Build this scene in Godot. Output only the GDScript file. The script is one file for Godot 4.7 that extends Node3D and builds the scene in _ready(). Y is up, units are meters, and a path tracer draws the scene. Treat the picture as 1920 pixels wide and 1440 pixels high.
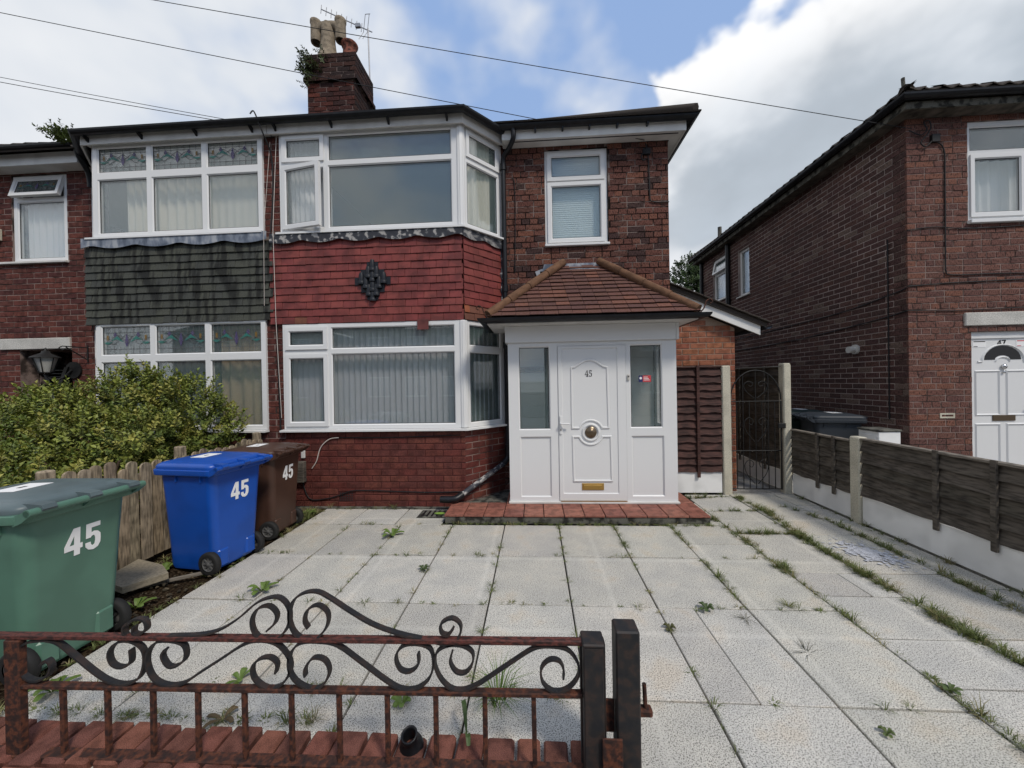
extends Node3D
# Suburban semi-detached houses behind a paved drive, seen over a rusty scrolled gate.
# World axes: x runs along the house fronts, y up, -z away from the viewer; the camera stands at x = 0, z = 0.

const EYE := Vector3(0, 1.63, 0)
const FACADE := -5.4      # main brick front of numbers 43 and 45
const BAY := -4.87        # front of the two-storey bays
var rng := RandomNumberGenerator.new()
var M := {}
var T := {}
var used := {}
var in_world := {}
var cam_basis: Basis
var brick_lists := {}
var brick_meshes := {}
var brick_skin: Material = null


# ------------------------------------------------------------------ mesh collector
class Shape:
	var v := PackedVector3Array()
	var n := PackedVector3Array()
	var c := PackedColorArray()
	var tint := Color.WHITE

	func tri(p: Vector3, q: Vector3, r: Vector3, np: Vector3, nq: Vector3, nr: Vector3) -> void:
		v.append(p); v.append(r); v.append(q)
		n.append(np); n.append(nr); n.append(nq)
		c.append(tint); c.append(tint); c.append(tint)

	func flat(p: Vector3, q: Vector3, r: Vector3) -> void:
		var m := (q - p).cross(r - p).normalized()
		tri(p, q, r, m, m, m)

	func quad(p: Vector3, q: Vector3, r: Vector3, s: Vector3) -> void:   # counter-clockwise seen from outside
		var m := (r - p).cross(s - q).normalized()
		tri(p, q, r, m, m, m)
		tri(p, r, s, m, m, m)

	func box(lo: Vector3, hi: Vector3) -> void:
		obox(Transform3D(Basis(), (lo + hi) / 2.0), hi - lo)

	func obox(t: Transform3D, size: Vector3, ch := 0.0) -> void:
		var h := size / 2.0
		if ch <= 0.0:
			for a in 3:
				for s in [-1.0, 1.0]:
					var m := Vector3.ZERO; m[a] = s
					var b := Vector3.ZERO; b[(a + 1) % 3] = 1.0
					var d := m.cross(b)
					var o := m * h[a]
					var e := b * h[(a + 1) % 3]
					var f := d * h[(a + 2) % 3]
					quad(t * (o - e - f), t * (o + e - f), t * (o + e + f), t * (o - e + f))
			return
		ch = minf(ch, minf(h.x, minf(h.y, h.z)) * 0.9)
		for a in 3:
			var b := (a + 1) % 3
			var k := (a + 2) % 3
			for s in [-1.0, 1.0]:
				var m := Vector3.ZERO; m[a] = s
				var eb := Vector3.ZERO; eb[b] = 1.0
				var ek := m.cross(eb)
				var o := m * h[a]
				var e := eb * (h[b] - ch)
				var f := ek * (h[k] - ch)
				quad(t * (o - e - f), t * (o + e - f), t * (o + e + f), t * (o - e + f))
			for sb in [-1.0, 1.0]:
				for sk in [-1.0, 1.0]:
					var pa := Vector3.ZERO; pa[a] = h[a] - ch
					var p1 := Vector3.ZERO; p1[b] = sb * h[b]; p1[k] = sk * (h[k] - ch)
					var p2 := Vector3.ZERO; p2[b] = sb * (h[b] - ch); p2[k] = sk * h[k]
					if sb * sk > 0:
						quad(t * (p1 - pa), t * (p2 - pa), t * (p2 + pa), t * (p1 + pa))
					else:
						quad(t * (p2 - pa), t * (p1 - pa), t * (p1 + pa), t * (p2 + pa))
		for sx in [-1.0, 1.0]:
			for sy in [-1.0, 1.0]:
				for sz in [-1.0, 1.0]:
					var q := Vector3(sx, sy, sz)
					var x := q * Vector3(h.x, h.y - ch, h.z - ch)
					var y := q * Vector3(h.x - ch, h.y, h.z - ch)
					var z := q * Vector3(h.x - ch, h.y - ch, h.z)
					if sx * sy * sz > 0: flat(t * x, t * y, t * z)
					else: flat(t * x, t * z, t * y)

	func cbox(lo: Vector3, hi: Vector3, ch: float) -> void:
		obox(Transform3D(Basis(), (lo + hi) / 2.0), hi - lo, ch)

	# a box from p to q, w wide along the side axis and d deep along the third one
	func beam(p: Vector3, q: Vector3, w: float, d: float, side := Vector3.RIGHT, ch := 0.0) -> void:
		var y := (q - p).normalized()
		var z := side.cross(y).normalized()
		var x := y.cross(z)
		obox(Transform3D(Basis(x, y, z), (p + q) / 2.0), Vector3(w, (q - p).length(), d), ch)

	func tube(pts: Array, r, sides := 8, caps := true) -> void:
		var rings := []
		var side := Vector3.ZERO
		for i in pts.size():
			var a: Vector3 = pts[maxi(i - 1, 0)]
			var b: Vector3 = pts[mini(i + 1, pts.size() - 1)]
			var t := (b - a).normalized()
			if side == Vector3.ZERO:
				side = t.cross(Vector3.UP if absf(t.y) < 0.9 else Vector3.RIGHT).normalized()
			side = (side - t * side.dot(t)).normalized()
			var up := side.cross(t)
			var rad: float = r[i] if r is Array else r
			var ring := []
			for k in sides:
				var g := TAU * k / sides
				var m := side * cos(g) + up * sin(g)
				ring.append([pts[i] + m * rad, m])
			rings.append(ring)
		for i in rings.size() - 1:
			for k in sides:
				var l := (k + 1) % sides
				var p = rings[i][k]; var q = rings[i][l]; var u = rings[i + 1][l]; var w = rings[i + 1][k]
				tri(p[0], u[0], q[0], p[1], u[1], q[1])
				tri(p[0], w[0], u[0], p[1], w[1], u[1])
		if caps:
			for e in [0, rings.size() - 1]:
				var mid: Vector3 = pts[e]
				for k in sides:
					var l := (k + 1) % sides
					if e == 0: flat(mid, rings[0][k][0], rings[0][l][0])
					else: flat(mid, rings[e][l][0], rings[e][k][0])

	# profile points: x to the side, y along up; swept along pts with mitred corners
	func sweep(profile: Array, pts: Array, up := Vector3.UP, loop := false, smooth := false) -> void:
		var rings := []
		var cnt := pts.size()
		for i in cnt:
			var t0: Vector3 = (pts[i] - pts[(i - 1 + cnt) % cnt]).normalized() if (i > 0 or loop) else (pts[1] - pts[0]).normalized()
			var t1: Vector3 = (pts[(i + 1) % cnt] - pts[i]).normalized() if (i < cnt - 1 or loop) else t0
			var s0 := t0.cross(up).normalized()
			var s1 := t1.cross(up).normalized()
			var s := (s0 + s1).normalized()
			s /= maxf(s.dot(s0), 0.35)
			var t := (t0 + t1).normalized()
			var w := s.normalized().cross(t).normalized()
			var ring := []
			for p in profile:
				ring.append(pts[i] + s * p.x + w * p.y)
			rings.append(ring)
		var m := profile.size()
		var cross := 0.0
		for k in m:
			cross += profile[k].cross(profile[(k + 1) % m])
		for i in (cnt if loop else cnt - 1):
			var j := (i + 1) % cnt
			for k in m:
				var l := (k + 1) % m
				if cross < 0: quad(rings[i][k], rings[i][l], rings[j][l], rings[j][k])
				else: quad(rings[i][l], rings[i][k], rings[j][k], rings[j][l])
		if not loop:
			var poly := PackedVector2Array(profile)
			var ids := Geometry2D.triangulate_polygon(poly)
			for e in [0, cnt - 1]:
				var out: Vector3 = (pts[0] - pts[1]) if e == 0 else (pts[cnt - 1] - pts[cnt - 2])
				for k in range(0, ids.size(), 3):
					var a: Vector3 = rings[e][ids[k]]; var b: Vector3 = rings[e][ids[k + 1]]; var d: Vector3 = rings[e][ids[k + 2]]
					if (b - a).cross(d - a).dot(out) > 0: flat(a, b, d)
					else: flat(a, d, b)

	# polygon in t's xy plane, thick along -z
	func prism(poly: Array, t: Transform3D, depth: float) -> void:
		var p := PackedVector2Array(poly)
		var ids := Geometry2D.triangulate_polygon(p)
		var cw := Geometry2D.is_polygon_clockwise(p)
		var back := Vector3(0, 0, -depth)
		for k in range(0, ids.size(), 3):
			var a := Vector3(p[ids[k]].x, p[ids[k]].y, 0)
			var b := Vector3(p[ids[k + 1]].x, p[ids[k + 1]].y, 0)
			var d := Vector3(p[ids[k + 2]].x, p[ids[k + 2]].y, 0)
			if (b - a).cross(d - a).z < 0:
				var x := b; b = d; d = x
			flat(t * a, t * b, t * d)
			flat(t * (a + back), t * (d + back), t * (b + back))
		for k in p.size():
			var a := Vector3(p[k].x, p[k].y, 0)
			var b := Vector3(p[(k + 1) % p.size()].x, p[(k + 1) % p.size()].y, 0)
			if cw: quad(t * a, t * b, t * (b + back), t * (a + back))
			else: quad(t * b, t * a, t * (a + back), t * (b + back))

	# profile of (radius, height) pairs turned round t's y axis
	func lathe(profile: Array, t: Transform3D, seg := 20) -> void:
		var nr := []
		for i in profile.size():
			var a: Vector2 = profile[maxi(i - 1, 0)]
			var b: Vector2 = profile[mini(i + 1, profile.size() - 1)]
			nr.append(Vector2(b.y - a.y, a.x - b.x).normalized())
		for i in profile.size() - 1:
			for k in seg:
				var g := TAU * k / seg
				var h := TAU * (k + 1) / seg
				var q := []
				for e in [[i, g], [i, h], [i + 1, h], [i + 1, g]]:
					var p: Vector2 = profile[e[0]]
					q.append([t * Vector3(p.x * cos(e[1]), p.y, -p.x * sin(e[1])), t.basis.orthonormalized() * Vector3(nr[e[0]].x * cos(e[1]), nr[e[0]].y, -nr[e[0]].x * sin(e[1]))])
				tri(q[0][0], q[1][0], q[2][0], q[0][1], q[1][1], q[2][1])
				tri(q[0][0], q[2][0], q[3][0], q[0][1], q[2][1], q[3][1])

	# grid of points rows[i][k] joined into a smooth sheet; fronts face (along k) x (along i)
	func sheet(rows: Array) -> void:
		var ns := []
		for i in rows.size():
			var line := []
			for k in rows[i].size():
				var du: Vector3 = rows[i][mini(k + 1, rows[i].size() - 1)] - rows[i][maxi(k - 1, 0)]
				var dv: Vector3 = rows[mini(i + 1, rows.size() - 1)][k] - rows[maxi(i - 1, 0)][k]
				line.append(du.cross(dv).normalized())
			ns.append(line)
		for i in rows.size() - 1:
			for k in rows[i].size() - 1:
				tri(rows[i][k], rows[i][k + 1], rows[i + 1][k + 1], ns[i][k], ns[i][k + 1], ns[i + 1][k + 1])
				tri(rows[i][k], rows[i + 1][k + 1], rows[i + 1][k], ns[i][k], ns[i + 1][k + 1], ns[i + 1][k])

	# rings of equal length joined into a closed smooth skin
	func loft(rings: Array, cap0 := true, cap1 := true) -> void:
		var rows := []
		for r in rings:
			var line: Array = r.duplicate()
			line.append(r[0])
			rows.append(line)
		var ns := []
		var cnt: int = rings[0].size()
		for i in rows.size():
			var line := []
			for k in cnt + 1:
				var du: Vector3 = rings[i][(k + 1) % cnt] - rings[i][(k - 1 + cnt) % cnt]
				var dv: Vector3 = rows[mini(i + 1, rows.size() - 1)][k] - rows[maxi(i - 1, 0)][k]
				line.append(du.cross(dv).normalized())
			ns.append(line)
		for i in rows.size() - 1:
			for k in cnt:
				tri(rows[i][k], rows[i][k + 1], rows[i + 1][k + 1], ns[i][k], ns[i][k + 1], ns[i + 1][k + 1])
				tri(rows[i][k], rows[i + 1][k + 1], rows[i + 1][k], ns[i][k], ns[i + 1][k + 1], ns[i + 1][k])
		for e in [0, rings.size() - 1]:
			if (e == 0 and not cap0) or (e > 0 and not cap1): continue
			var mid := Vector3.ZERO
			for p in rings[e]: mid += p / cnt
			for k in cnt:
				if e == 0: flat(mid, rings[e][(k + 1) % cnt], rings[e][k])
				else: flat(mid, rings[e][k], rings[e][(k + 1) % cnt])

	# flat slab in t's xy plane, front at z = 0, back at -depth, with rectangular holes; bead > 0 slopes the edges of the holes inwards
	func holed(t: Transform3D, outer: Rect2, holes: Array, depth: float, bead := 0.0) -> void:
		var xs := [outer.position.x, outer.end.x]
		var ys := [outer.position.y, outer.end.y]
		for h in holes:
			for x in [h.position.x, h.end.x]:
				if x > outer.position.x and x < outer.end.x and not xs.has(x): xs.append(x)
			for y in [h.position.y, h.end.y]:
				if y > outer.position.y and y < outer.end.y and not ys.has(y): ys.append(y)
		xs.sort(); ys.sort()
		var solid := func(i: int, j: int) -> bool:
			if i < 0 or j < 0 or i >= xs.size() - 1 or j >= ys.size() - 1: return false
			var p := Vector2((xs[i] + xs[i + 1]) / 2.0, (ys[j] + ys[j + 1]) / 2.0)
			for h in holes:
				if h.has_point(p): return false
			return true
		for i in xs.size() - 1:
			for j in ys.size() - 1:
				if not solid.call(i, j): continue
				var a := Vector3(xs[i], ys[j], 0); var b := Vector3(xs[i + 1], ys[j], 0)
				var d := Vector3(xs[i + 1], ys[j + 1], 0); var e := Vector3(xs[i], ys[j + 1], 0)
				var k := Vector3(0, 0, -depth)
				quad(t * a, t * b, t * d, t * e)
				quad(t * (b + k), t * (a + k), t * (e + k), t * (d + k))
				if not solid.call(i - 1, j): quad(t * (a + k), t * a, t * e, t * (e + k))
				if not solid.call(i + 1, j): quad(t * b, t * (b + k), t * (d + k), t * d)
				if not solid.call(i, j - 1): quad(t * (a + k), t * (b + k), t * b, t * a)
				if not solid.call(i, j + 1): quad(t * e, t * d, t * (d + k), t * (e + k))
		if bead > 0:
			for h in holes:
				var p0 := Vector3(h.position.x, h.position.y, -0.004); var p1 := Vector3(h.end.x, h.position.y, -0.004)
				var p2 := Vector3(h.end.x, h.end.y, -0.004); var p3 := Vector3(h.position.x, h.end.y, -0.004)
				var z := Vector3(0, 0, -bead * 0.9)
				var q0 := p0 + Vector3(bead, bead, 0) + z; var q1 := p1 + Vector3(-bead, bead, 0) + z
				var q2 := p2 + Vector3(-bead, -bead, 0) + z; var q3 := p3 + Vector3(bead, -bead, 0) + z
				quad(t * p0, t * p1, t * q1, t * q0); quad(t * p1, t * p2, t * q2, t * q1)
				quad(t * p2, t * p3, t * q3, t * q2); quad(t * p3, t * p0, t * q0, t * q3)

	func mesh() -> ArrayMesh:
		var a := []
		a.resize(Mesh.ARRAY_MAX)
		a[Mesh.ARRAY_VERTEX] = v
		a[Mesh.ARRAY_NORMAL] = n
		a[Mesh.ARRAY_COLOR] = c
		var ids := PackedInt32Array()
		ids.resize(v.size())
		for i in v.size(): ids[i] = i
		a[Mesh.ARRAY_INDEX] = ids
		var m := ArrayMesh.new()
		m.add_surface_from_arrays(Mesh.PRIMITIVE_TRIANGLES, a)
		return m


# ------------------------------------------------------------------ nodes
func numbered(called: String) -> String:
	var k: int = used.get(called, 0)
	used[called] = k + 1
	return called if k == 0 else "%s_%03d" % [called, k]


func tag(o: Node, label: String, category: String, group := "", kind := "") -> Node:
	if label: o.set_meta("label", label)
	if category: o.set_meta("category", category)
	if group: o.set_meta("group", group)
	if kind: o.set_meta("kind", kind)
	return o


# a thing whose parts are given in world metres; its node stands at the thing's base
func thing(called: String, label: String, category: String, at: Vector3, group := "") -> Node3D:
	var o := Node3D.new()
	o.name = numbered(called)
	add_child(o)
	o.position = at
	in_world[o] = true
	tag(o, label, category, group)
	return o


# a thing whose parts are given in its own axes
func own_thing(called: String, label: String, category: String, group := "") -> Node3D:
	var o := Node3D.new()
	o.name = numbered(called)
	add_child(o)
	tag(o, label, category, group)
	return o


func part(s: Shape, called: String, m: Material, parent: Node3D) -> MeshInstance3D:
	return mesh_part(s.mesh(), called, m, parent)


func mesh_part(mesh: Mesh, called: String, m: Material, parent: Node3D, t := Transform3D()) -> MeshInstance3D:
	var o := MeshInstance3D.new()
	o.name = called
	o.mesh = mesh
	o.material_override = m
	parent.add_child(o, true)
	o.transform = t
	if in_world.has(parent): o.position -= parent.position
	return o


func group_part(called: String, parent: Node3D) -> Node3D:
	var o := Node3D.new()
	o.name = called
	parent.add_child(o, true)
	if in_world.has(parent): o.position = -parent.position
	return o


# a thing that is one mesh; its node stands at `at`, the shape is given in world metres
func solo(s: Shape, called: String, m: Material, label: String, category: String, group := "", kind := "") -> MeshInstance3D:
	var o := MeshInstance3D.new()
	o.name = numbered(called)
	o.mesh = s.mesh()
	o.material_override = m
	add_child(o)
	tag(o, label, category, group, kind)
	return o


func copies(mesh: Mesh, called: String, m: Material, parent: Node3D, places: Array, colors: Array) -> MultiMeshInstance3D:
	var mm := MultiMesh.new()
	mm.transform_format = MultiMesh.TRANSFORM_3D
	mm.use_colors = true
	mm.mesh = mesh
	mm.instance_count = places.size()
	for i in places.size():
		mm.set_instance_transform(i, places[i])
		mm.set_instance_color(i, colors[i])
	var o := MultiMeshInstance3D.new()
	o.name = called if parent != self else numbered(called)
	o.multimesh = mm
	o.material_override = m
	parent.add_child(o, true)
	if in_world.has(parent): o.position = -parent.position
	return o


func spline(pts: Array, per := 4) -> Array:
	var out := []
	for i in pts.size() - 1:
		var a = pts[maxi(i - 1, 0)]; var b = pts[i]; var c = pts[i + 1]; var d = pts[mini(i + 2, pts.size() - 1)]
		for k in per:
			var t := float(k) / per
			out.append(0.5 * (2.0 * b + (c - a) * t + (2.0 * a - 5.0 * b + 4.0 * c - d) * t * t + (3.0 * b - a - 3.0 * c + d) * t * t * t))
	out.append(pts[-1])
	return out


func facing(origin: Vector3, along: Vector3) -> Transform3D:   # x along a wall to the viewer's right, y up, z out of the wall
	var x := along.normalized()
	return Transform3D(Basis(x, Vector3.UP, x.cross(Vector3.UP)), origin)


func rect_profile(w: float, h: float) -> Array:
	return [Vector2(-w / 2, -h / 2), Vector2(w / 2, -h / 2), Vector2(w / 2, h / 2), Vector2(-w / 2, h / 2)]


# ------------------------------------------------------------------ materials
func noise_tex(called: String, size: int, freq: float, octaves: int, stops: Array, type := FastNoiseLite.TYPE_SIMPLEX_SMOOTH, seed_ := 1) -> void:
	var f := FastNoiseLite.new()
	f.noise_type = type
	f.seed = seed_
	f.frequency = freq
	f.fractal_octaves = octaves
	if type == FastNoiseLite.TYPE_CELLULAR:
		f.cellular_return_type = FastNoiseLite.RETURN_DISTANCE
	var g := Gradient.new()
	var offs := PackedFloat32Array()
	var cols := PackedColorArray()
	for s in stops:
		offs.append(s[0])
		var k = s[1]
		cols.append(k if k is Color else Color(k, k, k))
	g.offsets = offs
	g.colors = cols
	var t := NoiseTexture2D.new()
	t.width = size
	t.height = size
	t.seamless = true
	t.seamless_blend_skirt = 0.12
	t.noise = f
	t.color_ramp = g
	T[called] = t


# stone-chip face of the slabs: fine grain, small dark chips, a few larger ones
func speckle() -> void:
	var size := 1024
	var layers := []
	for e in [[0.28, 1, 11], [0.10, 2, 12], [0.045, 3, 13]]:
		var f := FastNoiseLite.new()
		f.noise_type = FastNoiseLite.TYPE_SIMPLEX
		f.frequency = e[0]
		f.fractal_octaves = e[1]
		f.seed = e[2]
		layers.append(f.get_seamless_image(size, size, false, false, 0.1, true).get_data())
	var a: PackedByteArray = layers[0]
	var b: PackedByteArray = layers[1]
	var c: PackedByteArray = layers[2]
	var fine := PackedByteArray()
	var chip := PackedByteArray()
	fine.resize(256); chip.resize(256)
	for i in 256:
		fine[i] = int(255.0 * lerpf(0.86, 1.0, smoothstep(40.0, 190.0, i)))
		chip[i] = int(255.0 * lerpf(0.50, 1.0, smoothstep(50.0, 94.0, i)))
	var out := PackedByteArray()
	out.resize(size * size)
	for i in size * size:
		out[i] = fine[a[i]] * chip[b[i]] / 255 * mini(255, 218 + c[i] / 3) / 255
	T["speck"] = ImageTexture.create_from_image(Image.create_from_data(size, size, false, Image.FORMAT_L8, out))


func mat(called: String, base: Color, rough: float, o := {}) -> StandardMaterial3D:
	var m := StandardMaterial3D.new()
	m.resource_name = called
	m.albedo_color = base.linear_to_srgb()
	m.roughness = rough
	m.vertex_color_use_as_albedo = true
	m.metallic_specular = o.get("spec", 0.4)
	m.metallic = o.get("metal", 0.0)
	m.uv1_triplanar = true
	m.uv1_world_triplanar = o.get("world", true)
	m.uv1_triplanar_sharpness = 4.0
	var sc = o.get("scale", 1.0)
	m.uv1_scale = sc if sc is Vector3 else Vector3.ONE * sc
	if o.has("tex"): m.albedo_texture = T[o.tex]
	if o.has("rough_tex"):
		m.roughness_texture = T[o.rough_tex]
	if o.has("bump"):
		m.heightmap_enabled = true
		m.heightmap_texture = T[o.bump]
		m.heightmap_scale = o.get("bump_cm", 0.1)
	if o.has("detail"):
		m.detail_enabled = true
		m.detail_albedo = T[o.detail]
		m.detail_blend_mode = BaseMaterial3D.BLEND_MODE_MUL
		m.detail_uv_layer = BaseMaterial3D.DETAIL_UV_2
		m.uv2_triplanar = true
		m.uv2_world_triplanar = o.get("world", true)
		m.uv2_triplanar_sharpness = 4.0
		var ds = o.get("dscale", 0.3)
		m.uv2_scale = ds if ds is Vector3 else Vector3.ONE * ds
	if o.has("back"):
		m.backlight_enabled = true
		m.backlight = o.back
	M[called] = m
	return m


func glass(called: String, alpha: float, tint := Color(0.6, 0.7, 0.7)) -> void:
	var m := StandardMaterial3D.new()
	m.resource_name = called
	m.transparency = BaseMaterial3D.TRANSPARENCY_ALPHA
	m.albedo_color = Color(tint.r, tint.g, tint.b, alpha)
	m.roughness = 0.02
	m.metallic_specular = 0.5
	M[called] = m


func make_materials() -> void:
	noise_tex("grain", 512, 0.045, 4, [[0.0, 0.74], [0.5, 0.9], [1.0, 1.0]])
	noise_tex("soft", 256, 0.012, 3, [[0.3, 0.93], [0.7, 1.0]], FastNoiseLite.TYPE_SIMPLEX_SMOOTH, 2)
	noise_tex("fine", 512, 0.2, 2, [[0.15, 0.6], [0.5, 0.86], [0.85, 1.0]], FastNoiseLite.TYPE_SIMPLEX, 5)
	noise_tex("blotch", 512, 0.012, 5, [[0.25, 0.80], [0.5, 0.93], [0.75, 1.0]], FastNoiseLite.TYPE_SIMPLEX_SMOOTH, 9)
	noise_tex("soot", 512, 0.014, 5, [[0.28, 0.50], [0.45, 0.86], [0.55, 1.0]], FastNoiseLite.TYPE_SIMPLEX_SMOOTH, 12)
	speckle()
	noise_tex("mortar_mix", 512, 0.012, 5, [[0.40, 0.24], [0.62, 1.0]], FastNoiseLite.TYPE_SIMPLEX_SMOOTH, 24)
	noise_tex("slab_patch", 512, 0.010, 4, [[0.2, Color(0.945, 0.945, 0.945)], [0.45, Color(0.975, 0.972, 0.965)], [0.62, Color(1, 0.995, 0.985)], [0.82, Color(1.0, 0.975, 0.94)]], FastNoiseLite.TYPE_SIMPLEX_SMOOTH, 33)
	noise_tex("rust", 512, 0.03, 5, [[0.2, Color(0.22, 0.16, 0.15)], [0.45, Color(0.31, 0.20, 0.17)], [0.6, Color(0.42, 0.25, 0.19)], [0.75, Color(0.50, 0.30, 0.21)], [0.9, Color(0.30, 0.20, 0.17)]], FastNoiseLite.TYPE_SIMPLEX_SMOOTH, 41)
	noise_tex("rust_black", 512, 0.022, 5, [[0.2, Color(0.13, 0.135, 0.15)], [0.5, Color(0.17, 0.16, 0.16)], [0.70, Color(0.23, 0.185, 0.17)], [0.85, Color(0.19, 0.17, 0.165)]], FastNoiseLite.TYPE_SIMPLEX_SMOOTH, 44)
	noise_tex("rust_red", 512, 0.03, 5, [[0.25, Color(0.25, 0.17, 0.16)], [0.42, Color(0.36, 0.21, 0.19)], [0.58, Color(0.50, 0.28, 0.25)], [0.8, Color(0.36, 0.22, 0.19)]], FastNoiseLite.TYPE_SIMPLEX_SMOOTH, 47)
	noise_tex("peel", 512, 0.016, 5, [[0.0, Color(0.19, 0.20, 0.23)], [0.58, Color(0.26, 0.27, 0.30)], [0.66, Color(0.66, 0.65, 0.64)], [1.0, Color(0.80, 0.79, 0.77)]], FastNoiseLite.TYPE_SIMPLEX_SMOOTH, 51)
	noise_tex("lead", 512, 0.018, 4, [[0.25, Color(0.42, 0.46, 0.52)], [0.5, Color(0.60, 0.63, 0.68)], [0.75, Color(0.80, 0.81, 0.82)]], FastNoiseLite.TYPE_SIMPLEX_SMOOTH, 55)
	noise_tex("wood", 512, 0.03, 5, [[0.2, 0.66], [0.45, 0.88], [0.7, 1.0]], FastNoiseLite.TYPE_SIMPLEX_SMOOTH, 60)
	noise_tex("scored", 512, 0.035, 3, [[0.30, 0.55], [0.42, 0.88], [0.55, 1.0]], FastNoiseLite.TYPE_SIMPLEX_SMOOTH, 63)
	noise_tex("lichen", 512, 0.05, 4, [[0.0, 1.0], [0.62, 0.95], [0.70, Color(0.85, 0.83, 0.68)], [1.0, Color(0.95, 0.92, 0.78)]], FastNoiseLite.TYPE_SIMPLEX_SMOOTH, 66)
	noise_tex("earth", 512, 0.06, 5, [[0.2, Color(0.14, 0.12, 0.10)], [0.5, Color(0.30, 0.26, 0.22)], [0.7, Color(0.40, 0.36, 0.30)], [0.85, Color(0.58, 0.55, 0.50)]], FastNoiseLite.TYPE_SIMPLEX_SMOOTH, 70)

	# brickwork: the bricks carry their own tone as a vertex colour
	mat("brick", Color(1, 1, 1), 0.9, {"tex": "fine", "scale": 2.2, "detail": "scored", "dscale": Vector3(4.5, 1.1, 4.5), "bump": "fine", "bump_cm": 0.12, "spec": 0.25})
	mat("brick_plain", Color(1, 1, 1), 0.88, {"tex": "fine", "scale": 2.2, "detail": "blotch", "dscale": 1.6, "bump": "fine", "bump_cm": 0.1, "spec": 0.25})
	mat("brick_painted", Color(1, 1, 1), 0.62, {"tex": "grain", "scale": 1.5, "detail": "blotch", "dscale": 0.9, "bump": "fine", "bump_cm": 0.06, "spec": 0.35})
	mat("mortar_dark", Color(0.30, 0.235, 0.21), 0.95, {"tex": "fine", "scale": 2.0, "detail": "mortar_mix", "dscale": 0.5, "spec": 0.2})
	mat("mortar_pale", Color(0.34, 0.255, 0.225), 0.95, {"tex": "fine", "scale": 2.0, "detail": "soot", "dscale": 0.45, "spec": 0.2})
	mat("mortar_side", Color(0.60, 0.50, 0.465), 0.95, {"tex": "fine", "scale": 2.0, "detail": "blotch", "dscale": 0.25, "spec": 0.2})
	mat("mortar_red", Color(0.11, 0.024, 0.02), 0.8, {"tex": "fine", "scale": 2.0, "detail": "blotch", "dscale": 0.8})
	mat("mortar_new", Color(0.48, 0.36, 0.28), 0.95, {"tex": "fine", "scale": 2.0, "spec": 0.2})
	mat("tile_red", Color(1, 1, 1), 0.55, {"tex": "soft", "scale": 2.5, "detail": "blotch", "dscale": 0.5, "spec": 0.4})
	mat("tile_slate", Color(1, 1, 1), 0.75, {"tex": "grain", "scale": 1.6, "detail": "soot", "dscale": Vector3(0.9, 0.16, 0.9)})
	mat("tile_clay", Color(1, 1, 1), 0.85, {"tex": "fine", "scale": 2.0, "detail": "lichen", "dscale": 1.2})
	mat("tile_glazed", Color(0.014, 0.017, 0.024), 0.5, {"tex": "grain", "scale": 2.0})
	mat("hip_clay", Color(0.24, 0.125, 0.07), 0.92, {"tex": "fine", "scale": 2.5, "detail": "blotch", "dscale": 1.2, "bump": "fine", "bump_cm": 0.06})
	mat("roof_tile", Color(0.075, 0.062, 0.055), 0.9, {"tex": "fine", "scale": 2.0, "detail": "lichen", "dscale": 1.5})
	mat("lead", Color(0.55, 0.57, 0.6), 0.6, {"tex": "lead", "scale": Vector3(0.7, 0.35, 0.7)})
	mat("lead_peeling", Color(0.75, 0.75, 0.75), 0.7, {"tex": "peel", "scale": 1.1})
	mat("pipe_peeling", Color(0.85, 0.85, 0.85), 0.6, {"tex": "peel", "scale": 1.5})
	mat("upvc", Color(0.685, 0.69, 0.69), 0.32, {"tex": "blotch", "scale": 0.35, "spec": 0.45})
	M.upvc.albedo_texture = null
	mat("upvc_dull", Color(0.60, 0.59, 0.565), 0.5, {"detail": "soft", "dscale": 0.8})
	mat("white_board", Color(0.72, 0.72, 0.70), 0.5, {"detail": "soft", "dscale": 0.6})
	mat("gasket", Color(0.02, 0.02, 0.022), 0.6)
	mat("gutter", Color(0.012, 0.013, 0.016), 0.38, {"detail": "blotch", "dscale": 1.0})
	mat("cable", Color(0.012, 0.012, 0.013), 0.6)
	mat("cable_white", Color(0.55, 0.50, 0.46), 0.6)
	mat("lintel", Color(0.66, 0.645, 0.60), 0.85, {"tex": "grain", "scale": 2.0, "detail": "soft", "dscale": 0.9})
	mat("room", Color(0.32, 0.30, 0.27), 0.95)
	mat("carpet", Color(0.13, 0.10, 0.085), 1.0)
	mat("ceiling", Color(0.7, 0.7, 0.68), 0.95)
	mat("room_pale", Color(0.64, 0.65, 0.62), 0.9)
	mat("slab", Color(0.66, 0.645, 0.605), 0.92, {"tex": "speck", "scale": 1.0, "detail": "slab_patch", "dscale": 0.45, "spec": 0.2})
	mat("joint", Color(0.045, 0.04, 0.033), 1.0, {"tex": "fine", "scale": 2.0})
	mat("soil", Color(0.34, 0.30, 0.26), 1.0, {"tex": "earth", "scale": 1.2, "bump": "earth", "bump_cm": 1.0, "spec": 0.1})
	mat("quarry", Color(1, 1, 1), 0.65, {"tex": "grain", "scale": 2.6, "detail": "blotch", "dscale": 1.5})
	mat("concrete", Color(0.46, 0.45, 0.42), 0.92, {"tex": "grain", "scale": 1.2, "detail": "blotch", "dscale": 0.5})
	mat("concrete_dark", Color(0.17, 0.165, 0.14), 0.95, {"tex": "fine", "scale": 1.2, "detail": "soot", "dscale": 0.8, "bump": "fine", "bump_cm": 0.2})
	mat("post_cream", Color(0.66, 0.62, 0.50), 0.9, {"tex": "grain", "scale": 2.5, "detail": "soft", "dscale": 0.9, "bump": "fine", "bump_cm": 0.03})
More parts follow.
